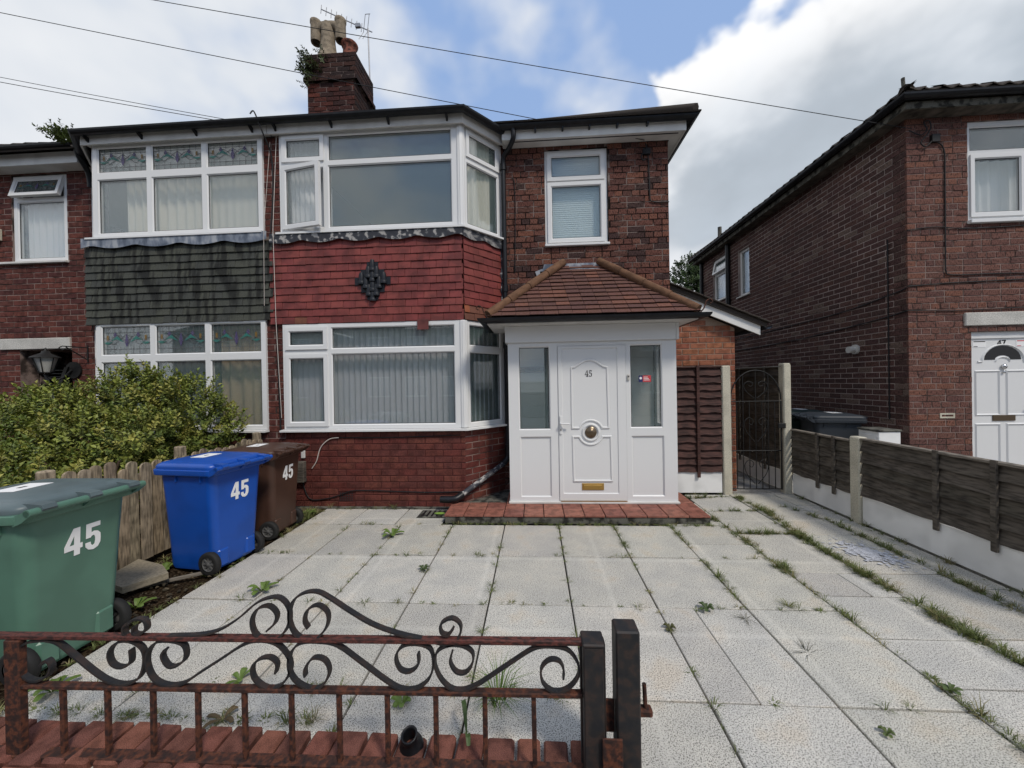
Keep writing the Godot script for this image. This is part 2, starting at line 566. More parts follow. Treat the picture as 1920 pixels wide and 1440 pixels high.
	mat("gravel_board", Color(0.78, 0.78, 0.77), 0.85, {"tex": "soft", "scale": 0.7})
	mat("board_dark", Color(0.125, 0.107, 0.088), 0.9, {"tex": "wood", "scale": Vector3(0.35, 2.6, 0.35), "detail": "blotch", "dscale": 0.5, "bump": "wood", "bump_cm": 0.05})
	mat("board_brown", Color(0.085, 0.037, 0.03), 0.75, {"tex": "wood", "scale": Vector3(0.4, 2.6, 0.4), "detail": "blotch", "dscale": 0.6})
	mat("board_worn", Color(0.20, 0.175, 0.145), 0.9, {"tex": "wood", "scale": Vector3(0.6, 6.0, 0.6)})
	mat("picket", Color(0.40, 0.325, 0.235), 0.92, {"tex": "wood", "scale": Vector3(3.0, 0.35, 3.0), "detail": "blotch", "dscale": 0.9, "bump": "wood", "bump_cm": 0.04})
	mat("stone", Color(0.33, 0.285, 0.21), 0.95, {"tex": "grain", "scale": 1.5, "bump": "grain", "bump_cm": 0.6})
	mat("iron_red", Color(0.72, 0.72, 0.72), 0.68, {"tex": "rust_red", "scale": Vector3(1.2, 3.0, 3.0), "detail": "grain", "dscale": 3.0, "bump": "fine", "bump_cm": 0.02})
	mat("iron_rust", Color(0.66, 0.66, 0.66), 0.8, {"tex": "rust", "scale": 1.6, "detail": "grain", "dscale": 3.0, "bump": "fine", "bump_cm": 0.03})
	mat("iron_black", Color(0.85, 0.85, 0.85), 0.6, {"tex": "rust_black", "scale": 1.2, "bump": "fine", "bump_cm": 0.02})
	mat("iron_side", Color(0.012, 0.012, 0.012), 0.55)
	mat("bin_green", Color(0.085, 0.185, 0.135), 0.42, {"detail": "soft", "dscale": 0.9, "spec": 0.5})
	mat("bin_green_lid", Color(0.10, 0.135, 0.145), 0.42, {"detail": "soft", "dscale": 1.2})
	mat("bin_blue", Color(0.006, 0.07, 0.37), 0.36, {"detail": "soft", "dscale": 0.8, "spec": 0.5})
	mat("bin_brown", Color(0.066, 0.034, 0.024), 0.42, {"detail": "soft", "dscale": 0.8})
	mat("bin_grey", Color(0.030, 0.036, 0.044), 0.5)
	mat("bin_dark_green", Color(0.022, 0.036, 0.034), 0.5)
	mat("tyre", Color(0.015, 0.015, 0.015), 0.75)
	mat("wheel_rim", Color(0.10, 0.10, 0.10), 0.45)
	mat("steel", Color(0.45, 0.45, 0.45), 0.35, {"metal": 0.9})
	mat("sticker", Color(0.80, 0.80, 0.80), 0.5)
	mat("ink", Color(0.02, 0.02, 0.022), 0.5)
	mat("sticker_red", Color(0.55, 0.06, 0.07), 0.5)
	mat("sticker_navy", Color(0.03, 0.035, 0.12), 0.5)
	mat("brass", Color(0.52, 0.33, 0.10), 0.32, {"metal": 0.85})
	mat("bronze", Color(0.16, 0.12, 0.08), 0.3, {"metal": 0.7})
	mat("chrome", Color(0.6, 0.6, 0.6), 0.2, {"metal": 0.9})
	mat("curtain_cream", Color(0.66, 0.63, 0.54), 0.9, {"back": Color(0.3, 0.3, 0.27)})
	mat("curtain_white", Color(0.74, 0.74, 0.74), 0.9, {"back": Color(0.35, 0.35, 0.35)})
	mat("curtain_tan", Color(0.38, 0.30, 0.20), 0.9)
	mat("curtain_grey", Color(0.13, 0.135, 0.14), 0.9)
	mat("blind_lilac", Color(0.68, 0.68, 0.73), 0.75, {"tex": "fine", "scale": 1.5})
	mat("blind_white", Color(0.60, 0.68, 0.66), 0.6)
	mat("coat_rail", Color(0.12, 0.06, 0.025), 0.5, {"tex": "wood", "scale": Vector3(1, 6, 1)})
	mat("pot_buff", Color(0.40, 0.325, 0.235), 0.9, {"tex": "fine", "scale": 2.0, "detail": "blotch", "dscale": 1.4})
	mat("pot_red", Color(0.30, 0.10, 0.065), 0.85, {"tex": "fine", "scale": 2.0, "detail": "soot", "dscale": 1.4})
	mat("aluminium", Color(0.32, 0.32, 0.33), 0.45, {"metal": 0.6})
	mat("leaf", Color(1, 1, 1), 0.5, {"back": Color(0.35, 0.42, 0.12), "spec": 0.4})
	mat("grass", Color(1, 1, 1), 0.65, {"back": Color(0.3, 0.4, 0.12)})
	mat("twig", Color(0.10, 0.07, 0.045), 0.95, {"tex": "fine", "scale": 4.0})
	mat("bark", Color(0.09, 0.07, 0.05), 0.95, {"tex": "wood", "scale": Vector3(3, 0.5, 3)})
	mat("brick_far", Color(0.19, 0.085, 0.068), 0.9, {"tex": "fine", "scale": 1.5})
	mat("asphalt", Color(0.055, 0.055, 0.056), 0.95, {"tex": "fine", "scale": 1.0})
	mat("plaster", Color(0.40, 0.40, 0.39), 0.9)
	mat("lamp_glass", Color(0.38, 0.38, 0.36), 0.35)
	mat("stain_teal", Color(0.04, 0.20, 0.17), 0.2)
	mat("stain_violet", Color(0.09, 0.07, 0.17), 0.2)
	mat("stain_amber", Color(0.24, 0.14, 0.035), 0.2)
	mat("came", Color(0.10, 0.10, 0.105), 0.5)
	mat("efflorescence", Color(0.60, 0.62, 0.68), 0.95, {"tex": "speck", "scale": 1.3})
	glass("glass", 0.06)
	glass("glass_dark", 0.12, Color(0.18, 0.2, 0.2))
	for k in ["stain_teal", "stain_violet", "stain_amber"]:
		M[k].transparency = BaseMaterial3D.TRANSPARENCY_ALPHA
		M[k].albedo_color.a = 0.7
		M[k].roughness = 0.3


# ------------------------------------------------------------------ brickwork and tiles
func brick_mesh(w: float, h: float, tone: Color) -> ArrayMesh:
	var key := "%.3f %.3f %s" % [w, h, tone.to_html()]
	if not brick_meshes.has(key):
		var s := Shape.new()
		s.tint = tone
		var c := 0.0035
		var z := -0.028
		var a := [Vector3(0, 0, -c), Vector3(w, 0, -c), Vector3(w, h, -c), Vector3(0, h, -c)]
		var b := [Vector3(c, c, 0), Vector3(w - c, c, 0), Vector3(w - c, h - c, 0), Vector3(c, h - c, 0)]
		s.quad(b[0], b[1], b[2], b[3])
		for k in 4:
			var l := (k + 1) % 4
			s.quad(a[k], a[l], b[l], b[k])
			s.quad(Vector3(a[k].x, a[k].y, z), Vector3(a[l].x, a[l].y, z), a[l], a[k])
		brick_meshes[key] = s.mesh()
	return brick_meshes[key]


# lays bricks on the wall plane t (x along the wall, y up, z out); they are made later by lay_bricks()
func brickwork(house: Node3D, wall: Node3D, t: Transform3D, w: float, h: float, holes: Array, pitch: Vector2, bond: String, tones: Array, hidden := [], pale := 0.0) -> void:
	var list: Array = brick_lists.get_or_add(house, [])
	var joint := 0.0115
	var rows := int(ceil(h / pitch.y))
	for r in rows:
		var v0 := r * pitch.y
		var v1 := minf(v0 + pitch.y - joint, h)
		if v1 - v0 < 0.02: continue
		var heads: bool = bond == "garden" and r % 4 == 2
		var step := pitch.x * (0.5 if heads else 1.0)
		var u := -pitch.x * (0.25 if heads else (0.5 if r % 2 else 0.0))
		while u < w:
			var wide := step
			if bond == "garden" and not heads and rng.randf() < 0.22: wide = pitch.x * 0.5
			var tone: Color = tones[rng.randi() % tones.size()]
			var spans := [Rect2(maxf(u, 0.0), v0, minf(u + wide - joint, w) - maxf(u, 0.0), v1 - v0)]
			u += wide
			if spans[0].size.x < 0.02: continue
			for k in holes:
				var next := []
				for b in spans:
					var over: Rect2 = b.intersection(k)
					if not over.has_area():
						next.append(b)
					elif over.size.y < 0.6 * b.size.y and over.size.x > 0.3 * b.size.x:
						if k.position.y > b.position.y: next.append(Rect2(b.position.x, b.position.y, b.size.x, k.position.y - b.position.y))
						else: next.append(Rect2(b.position.x, k.end.y, b.size.x, b.end.y - k.end.y))
					else:
						if k.position.x > b.position.x: next.append(Rect2(b.position.x, b.position.y, k.position.x - b.position.x - 0.002, b.size.y))
						if k.end.x < b.end.x: next.append(Rect2(k.end.x + 0.002, b.position.y, b.end.x - k.end.x, b.size.y))
				spans = next
			for b in spans:
				if b.size.x < 0.02 or b.size.y < 0.015: continue
				var p := t * Vector3(b.position.x, b.position.y, rng.randf_range(-0.002, 0.0015))
				var mid := t * Vector3(b.get_center().x, b.get_center().y, 0)
				var score := 0.0
				var to := mid - EYE
				var q := cam_basis.inverse() * to
				if q.z < -0.5 and absf(q.x / q.z) < 1.36 and absf(q.y / q.z) < 1.02:
					score = -to.normalized().dot(t.basis.z) / to.length_squared()
					for k in hidden:
						if k.has_point(b.get_center()): score = 0.0
				list.append([p, t.basis, b.size, tone, wall, score, pitch - Vector2(joint, joint), brick_skin])


func lay_bricks(house: Node3D, m: Material, most := 300) -> void:
	var list: Array = brick_lists[house]
	list.sort_custom(func(a, b): return a[5] > b[5])
	var places := []
	var colors := []
	for i in list.size():
		var b = list[i]
		var full: Vector2 = b[6]
		if i < most and b[5] > 0.0:
			var half: bool = b[2].x < full.x * 0.7
			var fw: float = (full.x - 0.009) / 2.0 if half else full.x
			var mesh := brick_mesh(fw, full.y, b[3])
			var o := mesh_part(mesh, "brick", b[7] if b[7] else m, b[4], Transform3D(b[1].scaled_local(Vector3(b[2].x / fw, b[2].y / full.y, 1)), b[0]))
			if in_world.has(b[4]): o.position = b[0] - b[4].position
		else:
			places.append(Transform3D(b[1].scaled_local(Vector3(b[2].x / full.x, b[2].y / full.y, 1)), b[0]))
			colors.append(b[3])
	if places:
		var o := copies(brick_mesh(list[0][6].x, list[0][6].y, Color.WHITE), "brickwork", m, house, places, colors)
		o.set_meta("kind", "stuff")


# hung or laid tiles on the plane t, each lapping the row below; clip(v) gives the (from, to) of a row
func tiles(panel: Node3D, called: String, m: Material, t: Transform3D, rows: int, gauge: float, wide: float, clip: Callable, tones: Callable, holes := [], lift := 0.018, thick := 0.011) -> void:
	for r in rows:
		var v := r * gauge
		var span: Vector2 = clip.call(v)
		var u := span.x - (wide * 0.5 if r % 2 else 0.0)
		while u < span.y - 0.01:
			var a := maxf(u, span.x)
			var b := minf(u + wide, span.y)
			u += wide
			if b - a < 0.025: continue
			var skip := false
			for k in holes:
				if k.has_point(Vector2((a + b) / 2, v + gauge / 2)): skip = true
			if skip: continue
			var tone: Color = tones.call(r, (a + b) / 2)
			var key := "%s %s %.3f" % [called, tone.to_html(), gauge]
			if not brick_meshes.has(key):
				var s := Shape.new()
				s.tint = tone
				s.cbox(Vector3(0.0015, 0, -thick), Vector3(wide - 0.0015, gauge * 1.45, 0), 0.0025)
				brick_meshes[key] = s.mesh()
			var tilt := atan2(lift, gauge)
			var bs := t.basis * Basis(Vector3.RIGHT, -tilt + rng.randf_range(-0.02, 0.02)) * Basis(Vector3.BACK, rng.randf_range(-0.008, 0.008))
			bs = bs.scaled_local(Vector3((b - a) / wide, 1, 1))
			mesh_part(brick_meshes[key], called, m, panel, Transform3D(bs, t * Vector3(a, v + rng.randf_range(-0.003, 0.003), lift * 1.45 + rng.randf_range(-0.002, 0.003))))


# ------------------------------------------------------------------ windows
# lights: [rect, "fixed"] or [rect, "sash", angle, "left" | "top"]; the frame's front lies in t's xy plane
func window(parent: Node3D, t: Transform3D, w: float, h: float, lights: Array, o := {}) -> MeshInstance3D:
	var s := Shape.new()
	var holes := []
	for l in lights: holes.append(l[0])
	s.holed(t, Rect2(0, 0, w, h), holes, 0.07, 0.014)
	var f := part(s, "window", M.upvc, parent)
	var seal := Shape.new()
	for l in lights:
		var r: Rect2 = l[0]
		var gt := t
		if l[1] == "sash":
			var outer := r.grow(0.014)
			var hinge := Vector3(outer.position.x, outer.position.y, 0.0)
			var turn := Basis(Vector3.UP, -deg_to_rad(l[2]))
			if l[3] == "top":
				hinge = Vector3(outer.position.x, outer.end.y, 0.0)
				turn = Basis(Vector3.RIGHT, -deg_to_rad(l[2]))
			gt = t * Transform3D(Basis(), hinge) * Transform3D(turn, Vector3.ZERO) * Transform3D(Basis(), -hinge)
			var a := Shape.new()
			var inner := r.grow(-0.036)
			a.holed(gt * Transform3D(Basis(), Vector3(0, 0, 0.02)), outer, [inner], 0.05, 0.014)
			part(a, "sash", M.upvc, f)
			r = inner
			gt = gt * Transform3D(Basis(), Vector3(0, 0, 0.02))
		seal.holed(gt * Transform3D(Basis(), Vector3(0, 0, -0.0165)), r.grow(-0.010), [r.grow(-0.0185)], 0.006)
		var g := Shape.new()
		var e := r.grow(-0.012)
		double_glazing(g, gt, e)
		part(g, "pane", M[o.get("glass", "glass")], f)
		if l.size() > 4 and l[4] == "stained": stained(f, gt, e)
	part(seal, "seal", M.gasket, f)
	return f


# a sealed unit: two sheets of glass, each with its two faces
func double_glazing(g: Shape, t: Transform3D, e: Rect2) -> void:
	for z in [-0.024, -0.028, -0.044, -0.048]:
		g.quad(t * Vector3(e.position.x, e.position.y, z), t * Vector3(e.end.x, e.position.y, z), t * Vector3(e.end.x, e.end.y, z), t * Vector3(e.position.x, e.end.y, z))


# leaded top light: lead lines with a few coloured leaves
func stained(parent: Node3D, t: Transform3D, r: Rect2) -> void:
	var came := Shape.new()
	var z := -0.018
	var w := r.size.x
	var h := r.size.y
	var at := func(x: float, y: float) -> Vector3: return t * Vector3(r.position.x + x * w, r.position.y + y * h, z)
	for x in [0.12, 0.24, 0.36, 0.5, 0.64, 0.76, 0.88]:
		came.tube([at.call(x, 0.0), at.call(x, 0.28 + 0.15 * absf(x - 0.5))], 0.0028, 4, false)
		came.tube([at.call(x, 0.72), at.call(x, 1.0)], 0.0028, 4, false)
	for y in [0.2, 0.8]:
		came.tube([at.call(0.0, y), at.call(1.0, y)], 0.0028, 4, false)
	for side in [-1.0, 1.0]:
		var p := []
		for q in [[0.0, 0.42], [0.1, 0.62], [0.22, 0.72], [0.32, 0.52], [0.42, 0.38], [0.5, 0.42]]:
			p.append(at.call(0.5 + side * q[0], q[1]))
		came.tube(spline(p, 3), 0.0032, 4, false)
		p = []
		for q in [[0.0, 0.75], [0.14, 0.55], [0.28, 0.36], [0.4, 0.55], [0.5, 0.62]]:
			p.append(at.call(0.5 + side * q[0], q[1]))
		came.tube(spline(p, 3), 0.0032, 4, false)
	part(came, "lead_lines", M.came, parent)
	var teal := Shape.new()
	var violet := Shape.new()
	var amber := Shape.new()
	var leaf := func(s: Shape, pts: Array) -> void:
		var poly := []
		for q in pts: poly.append(Vector2(r.position.x + q[0] * w, r.position.y + q[1] * h))
		s.prism(poly, t * Transform3D(Basis(), Vector3(0, 0, z + 0.001)), 0.002)
	for side in [-1.0, 1.0]:
		leaf.call(teal, [[0.5 + side * 0.07, 0.45], [0.5 + side * 0.2, 0.68], [0.5 + side * 0.33, 0.5], [0.5 + side * 0.22, 0.56]])
		leaf.call(teal, [[0.5 + side * 0.30, 0.46], [0.5 + side * 0.40, 0.36], [0.5 + side * 0.49, 0.45], [0.5 + side * 0.40, 0.46]])
		leaf.call(violet, [[0.5 + side * 0.20, 0.70], [0.5 + side * 0.24, 0.82], [0.5 + side * 0.28, 0.70], [0.5 + side * 0.24, 0.62]])
		leaf.call(amber, [[0.5 + side * 0.38, 0.52], [0.5 + side * 0.42, 0.52], [0.5 + side * 0.42, 0.70], [0.5 + side * 0.38, 0.70]])
	leaf.call(violet, [[0.46, 0.45], [0.5, 0.25], [0.54, 0.45], [0.5, 0.80]])
	part(teal, "teal_glass", M.stain_teal, parent)
	part(violet, "violet_glass", M.stain_violet, parent)
	part(amber, "amber_glass", M.stain_amber, parent)


# hanging cloth between two points at the top, pleated
func curtain(called: String, label: String, m: Material, p: Vector3, q: Vector3, drop: float, pleats: float, amp: float, gather := 0.0) -> void:
	var s := Shape.new()
	var x := (q - p).normalized()
	var out := x.cross(Vector3.UP)
	var cols := int(pleats * 8)
	var rows := []
	for side in [1.0, -1.0]:
		rows = []
		for i in 9:
			var f := i / 8.0
			var line := []
			for k in cols + 1:
				var g := float(k) / cols
				if side < 0: g = 1.0 - g
				var pull := 1.0 - gather * sin(PI * clampf(f * 1.1, 0, 1)) * 0.6
				var wave := sin(g * TAU * pleats + sin(g * 9.0) * 1.2) * amp * (0.7 + 0.5 * sin(g * 5.0 + f))
				line.append(p + x * ((q - p).length() * g * pull) + Vector3.DOWN * drop * (1.0 - f) + out * (wave + side * 0.0015))
			rows.append(line)
		s.sheet(rows)
	solo(s, called, m, label, "curtain")


func gutter_path(s: Shape, pts: Array, r := 0.058) -> void:
	var prof := []
	for k in 9:
		var g := PI + PI * k / 8.0
		prof.append(Vector2(cos(g) * r, sin(g) * r * 0.95))
	for k in 9:
		var g := TAU - PI * k / 8.0
		prof.append(Vector2(cos(g) * (r - 0.006), sin(g) * (r - 0.006) * 0.95 + 0.0))
	s.sweep(prof, pts)


func scallop(s: Shape, t: Transform3D, w: float, top: float, low: float, waves: float, phase := 0.0) -> void:
	var poly := [Vector2(w, top), Vector2(0, top)]
	var cnt := int(waves * 10)
	for k in cnt + 1:
		var f := float(k) / cnt
		var a := fposmod(f * waves + phase, 1.0)
		poly.append(Vector2(f * w, low - 0.045 * (sin(PI * a))))
	s.prism(poly, t, 0.006)


func stepped_slope(s: Shape, a0: Vector3, b0: Vector3, a1: Vector3, b1: Vector3, courses: int) -> void:   # eave a0-b0 up to ridge a1-b1, tile courses as steps
	var up := (b0 - a0).cross(a1 - a0).normalized()
	for i in courses:
		var f := float(i) / courses
		var g := float(i + 1) / courses
		var p := a0.lerp(a1, f) + up * 0.02
		var q := b0.lerp(b1, f) + up * 0.02
		var r := b0.lerp(b1, g)
		var u := a0.lerp(a1, g)
		if (r - u).length() > 0.001: s.quad(p, q, r, u)
		else: s.flat(p, q, r)
		s.quad(a0.lerp(a1, f), b0.lerp(b1, f), q, p)


func word(text: String, called: String, m: Material, parent: Node3D, t: Transform3D, height: float, bold := true, serif := false, squeeze := 1.0, depth := 0.003) -> void:
	var f := SystemFont.new()
	f.font_names = PackedStringArray(["Droid Serif" if serif else "Droid Sans"])
	f.font_weight = 700 if bold else 400
	var x := TextMesh.new()
	x.text = text
	x.font = f
	x.font_size = 64
	x.pixel_size = height / 46.0
	x.depth = depth
	var o := mesh_part(x, called, m, parent, t * Transform3D(Basis().scaled(Vector3(squeeze, 1, 1)), Vector3(0, 0, depth / 2)))
	o.cast_shadow = GeometryInstance3D.SHADOW_CASTING_SETTING_ON


# ------------------------------------------------------------------ the houses
const OLD := Vector2(0.239, 0.0845)
var red_tones := [Color(0.218, 0.099, 0.078), Color(0.190, 0.085, 0.069), Color(0.241, 0.111, 0.083), Color(0.162, 0.079, 0.066), Color(0.207, 0.091, 0.073), Color(0.230, 0.105, 0.080), Color(0.095, 0.058, 0.053), Color(0.269, 0.116, 0.082)]
var plum_tones := [Color(0.193, 0.067, 0.055), Color(0.158, 0.057, 0.049), Color(0.216, 0.077, 0.060), Color(0.135, 0.053, 0.048), Color(0.175, 0.070, 0.056)]
var dark_tones := [Color(0.147, 0.081, 0.072), Color(0.124, 0.071, 0.065), Color(0.171, 0.092, 0.077), Color(0.118, 0.071, 0.065), Color(0.153, 0.083, 0.077), Color(0.177, 0.098, 0.084), Color(0.142, 0.079, 0.072), Color(0.136, 0.076, 0.067), Color(0.159, 0.086, 0.075), Color(0.130, 0.074, 0.067), Color(0.236, 0.166, 0.138)]  # side wall of number 47: brick tones darker than on its front
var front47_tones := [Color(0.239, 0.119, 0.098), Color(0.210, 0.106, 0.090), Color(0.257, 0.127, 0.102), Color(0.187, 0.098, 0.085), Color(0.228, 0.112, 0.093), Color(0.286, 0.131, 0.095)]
var paint_tones := [Color(0.18, 0.052, 0.042), Color(0.165, 0.046, 0.038), Color(0.19, 0.06, 0.047), Color(0.155, 0.048, 0.04)]
var orange_tones := [Color(0.48, 0.19, 0.11), Color(0.43, 0.165, 0.10), Color(0.51, 0.21, 0.115), Color(0.44, 0.16, 0.105), Color(0.49, 0.20, 0.125)]


func wall(house: Node3D, called: String, t: Transform3D, w: float, h: float, holes: Array, m: Material, thick := 0.22) -> MeshInstance3D:
	var s := Shape.new()
	s.holed(t * Transform3D(Basis(), Vector3(0, 0, -0.005)), Rect2(0, 0, w, h), holes, thick)
	return part(s, called, m, house)


func room_shell(house: Node3D, x0: float, x1: float, z1: float, m: Material) -> void:
	var s := Shape.new()
	s.box(Vector3(x0, 2.70, z1), Vector3(x1, 2.78, FACADE - 0.24))
	s.box(Vector3(x0, -0.02, z1), Vector3(x1, 0.08, FACADE - 0.24))
	part(s, "floor", M.carpet, house)
	var c := Shape.new()
	c.box(Vector3(x0, 5.02, z1), Vector3(x1, 5.06, FACADE - 0.24))
	c.box(Vector3(x0, 2.62, z1), Vector3(x1, 2.695, FACADE - 0.24))
	part(c, "ceiling", M.ceiling, house)
	var p := Shape.new()
	p.box(Vector3(x0, 0.08, -11.0), Vector3(x1, 5.02, -10.9))
	part(p, "partition", m, house)


func side_shell(house: Node3D, called: String, a: Vector3, b: Vector3, m: Material) -> void:
	var s := Shape.new()
	s.box(a, b)
	part(s, called, m, house)


func bay_roof(house: Node3D, x0: float, x1: float, open_right: bool, open_left: bool) -> void:
	var s := Shape.new()
	var y := 5.10
	var zf := BAY + 0.13
	var e0 := Vector3(x0, y, zf)
	var e1 := Vector3(x1, y, zf)
	var r0 := Vector3(x0, y + 0.46, -5.9)
	var r1 := Vector3(x1, y + 0.46, -5.9)
	stepped_slope(s, e0, e1, r0, r1, 6)
	if open_right: stepped_slope(s, e1, Vector3(x1 + 0.52, y, -5.28), r1, r1 + Vector3(0.02, 0, 0), 6)
	if open_left: stepped_slope(s, Vector3(x0 - 0.52, y, -5.28), e0, r0 - Vector3(0.02, 0, 0), r0, 6)
	part(s, "bay_roof", M.roof_tile, house)
	var f := Shape.new()                                                     # soffit and fascia boards
	var path := [Vector3(x0, 5.03, BAY + 0.075), Vector3(x1 - 0.01, 5.03, BAY + 0.075)]
	if open_right: path.append(Vector3(x1 + 0.5, 5.03, -5.33))
	if open_left: path.push_front(Vector3(x0 - 0.5, 5.03, -5.33))
	f.sweep(rect_profile(0.022, 0.13), path)
	part(f, "fascia", M.upvc_dull, house)
	var k := Shape.new()
	k.box(Vector3(x0, 5.0, -5.6), Vector3(x1 - 0.02, 5.012, BAY + 0.06))
	if open_right: k.prism([Vector2(x1 - 0.02, 0.0), Vector2(x1 + 0.46, 0.53), Vector2(x1 - 0.02, 0.53)], Transform3D(Basis(Vector3.RIGHT, -PI / 2), Vector3(0, 5.012, BAY + 0.05)), 0.012)
	part(k, "soffit", M.upvc_dull, house)
	var g := Shape.new()
	path = [Vector3(x0, 5.105, BAY + 0.155), Vector3(x1 + 0.02, 5.105, BAY + 0.155)]
	if open_right: path.append(Vector3(x1 + 0.48, 5.105, -5.20))
	if open_left: path.push_front(Vector3(x0 - 0.5, 5.105, -5.20))
	gutter_path(g, path)
	part(g, "gutter", M.gutter, house)
	for i in 4:
		var b := Shape.new()
		var x := lerpf(x0 + 0.12, x1 - 0.2, i / 3.0)
		b.prism([Vector2(0, 0), Vector2(0.07, 0.05), Vector2(0.07, 0.09), Vector2(0, 0.06)], Transform3D(Basis(Vector3.BACK, Vector3.UP, Vector3.LEFT), Vector3(x - 0.012, 4.99, BAY + 0.087)), 0.024)
		part(b, "gutter_bracket", M.gutter, house)


func hip_roof(house: Node3D, x0: float, x1: float, hip_left: bool, hip_right: bool, z0: float, z1: float, y: float, rise: float) -> void:
	var zm := (z0 + z1) / 2.0
	var half := (z0 - z1) / 2.0
	var ra := Vector3(x0 + (half if hip_left else 0.0), y + rise, zm)
	var rb := Vector3(x1 - (half if hip_right else 0.0), y + rise, zm)
	var s := Shape.new()
	stepped_slope(s, Vector3(x0, y, z0), Vector3(x1, y, z0), ra, rb, 22)
	stepped_slope(s, Vector3(x1, y, z1), Vector3(x0, y, z1), rb, ra, 22)
	if hip_right: stepped_slope(s, Vector3(x1, y, z0), Vector3(x1, y, z1), rb, rb, 22)
	if hip_left: stepped_slope(s, Vector3(x0, y, z1), Vector3(x0, y, z0), ra, ra, 22)
	part(s, "roof", M.roof_tile, house)
	var k := Shape.new()
	if hip_right:
		k.tube([Vector3(x1 - 0.05, y + 0.06, z0 - 0.05), rb + Vector3.UP * 0.04], 0.075, 8)
		k.tube([Vector3(x1 - 0.05, y + 0.06, z1 + 0.05), rb + Vector3.UP * 0.04], 0.075, 8)
	if hip_left:
		k.tube([Vector3(x0 + 0.05, y + 0.06, z0 - 0.05), ra + Vector3.UP * 0.04], 0.075, 8)
		k.tube([Vector3(x0 + 0.05, y + 0.06, z1 + 0.05), ra + Vector3.UP * 0.04], 0.075, 8)
	k.tube([ra + Vector3.UP * 0.04, rb + Vector3.UP * 0.04], 0.075, 8)
	part(k, "ridge_tiles", M.roof_tile, house)


func eave_tiles(house: Node3D, a: Vector3, b: Vector3, m: Material) -> void:   # the bottom row of wavy tiles above the gutter
	var x := (b - a).normalized()
	var out := x.cross(Vector3.UP)
	var cnt := int((b - a).length() / 0.2)
	var s := Shape.new()
	var rows := []
	for side in [0, 1]:
		var line := []
		for k in 9:
			var g := k / 8.0
			line.append(Vector3(g * 0.2, 0.018 * cos(g * TAU) + 0.02, 0.0))
		var far := []
		for p in line: far.append(p + Vector3(0, 0.10, -0.16))
		rows = [line, far]
		if side == 1:
			rows = [far, line]
			for r in rows:
				for k in r.size(): r[k] += Vector3(0, -0.018, 0)
		s.sheet(rows)
	for k in 8:
		var g0 := k / 8.0; var g1 := (k + 1) / 8.0
		var p := Vector3(g0 * 0.2, 0.018 * cos(g0 * TAU) + 0.02, 0); var q := Vector3(g1 * 0.2, 0.018 * cos(g1 * TAU) + 0.02, 0)
		var d := Vector3(0, -0.018, 0)
		s.quad(p + d, q + d, q, p)
	var mesh := s.mesh()
	for i in cnt:
		mesh_part(mesh, "eave_tile", m, house, Transform3D(Basis(x, Vector3.UP, out), a + x * (i * 0.2) + out * rng.randf_range(-0.012, 0.01) + Vector3.UP * rng.randf_range(-0.006, 0.006)))


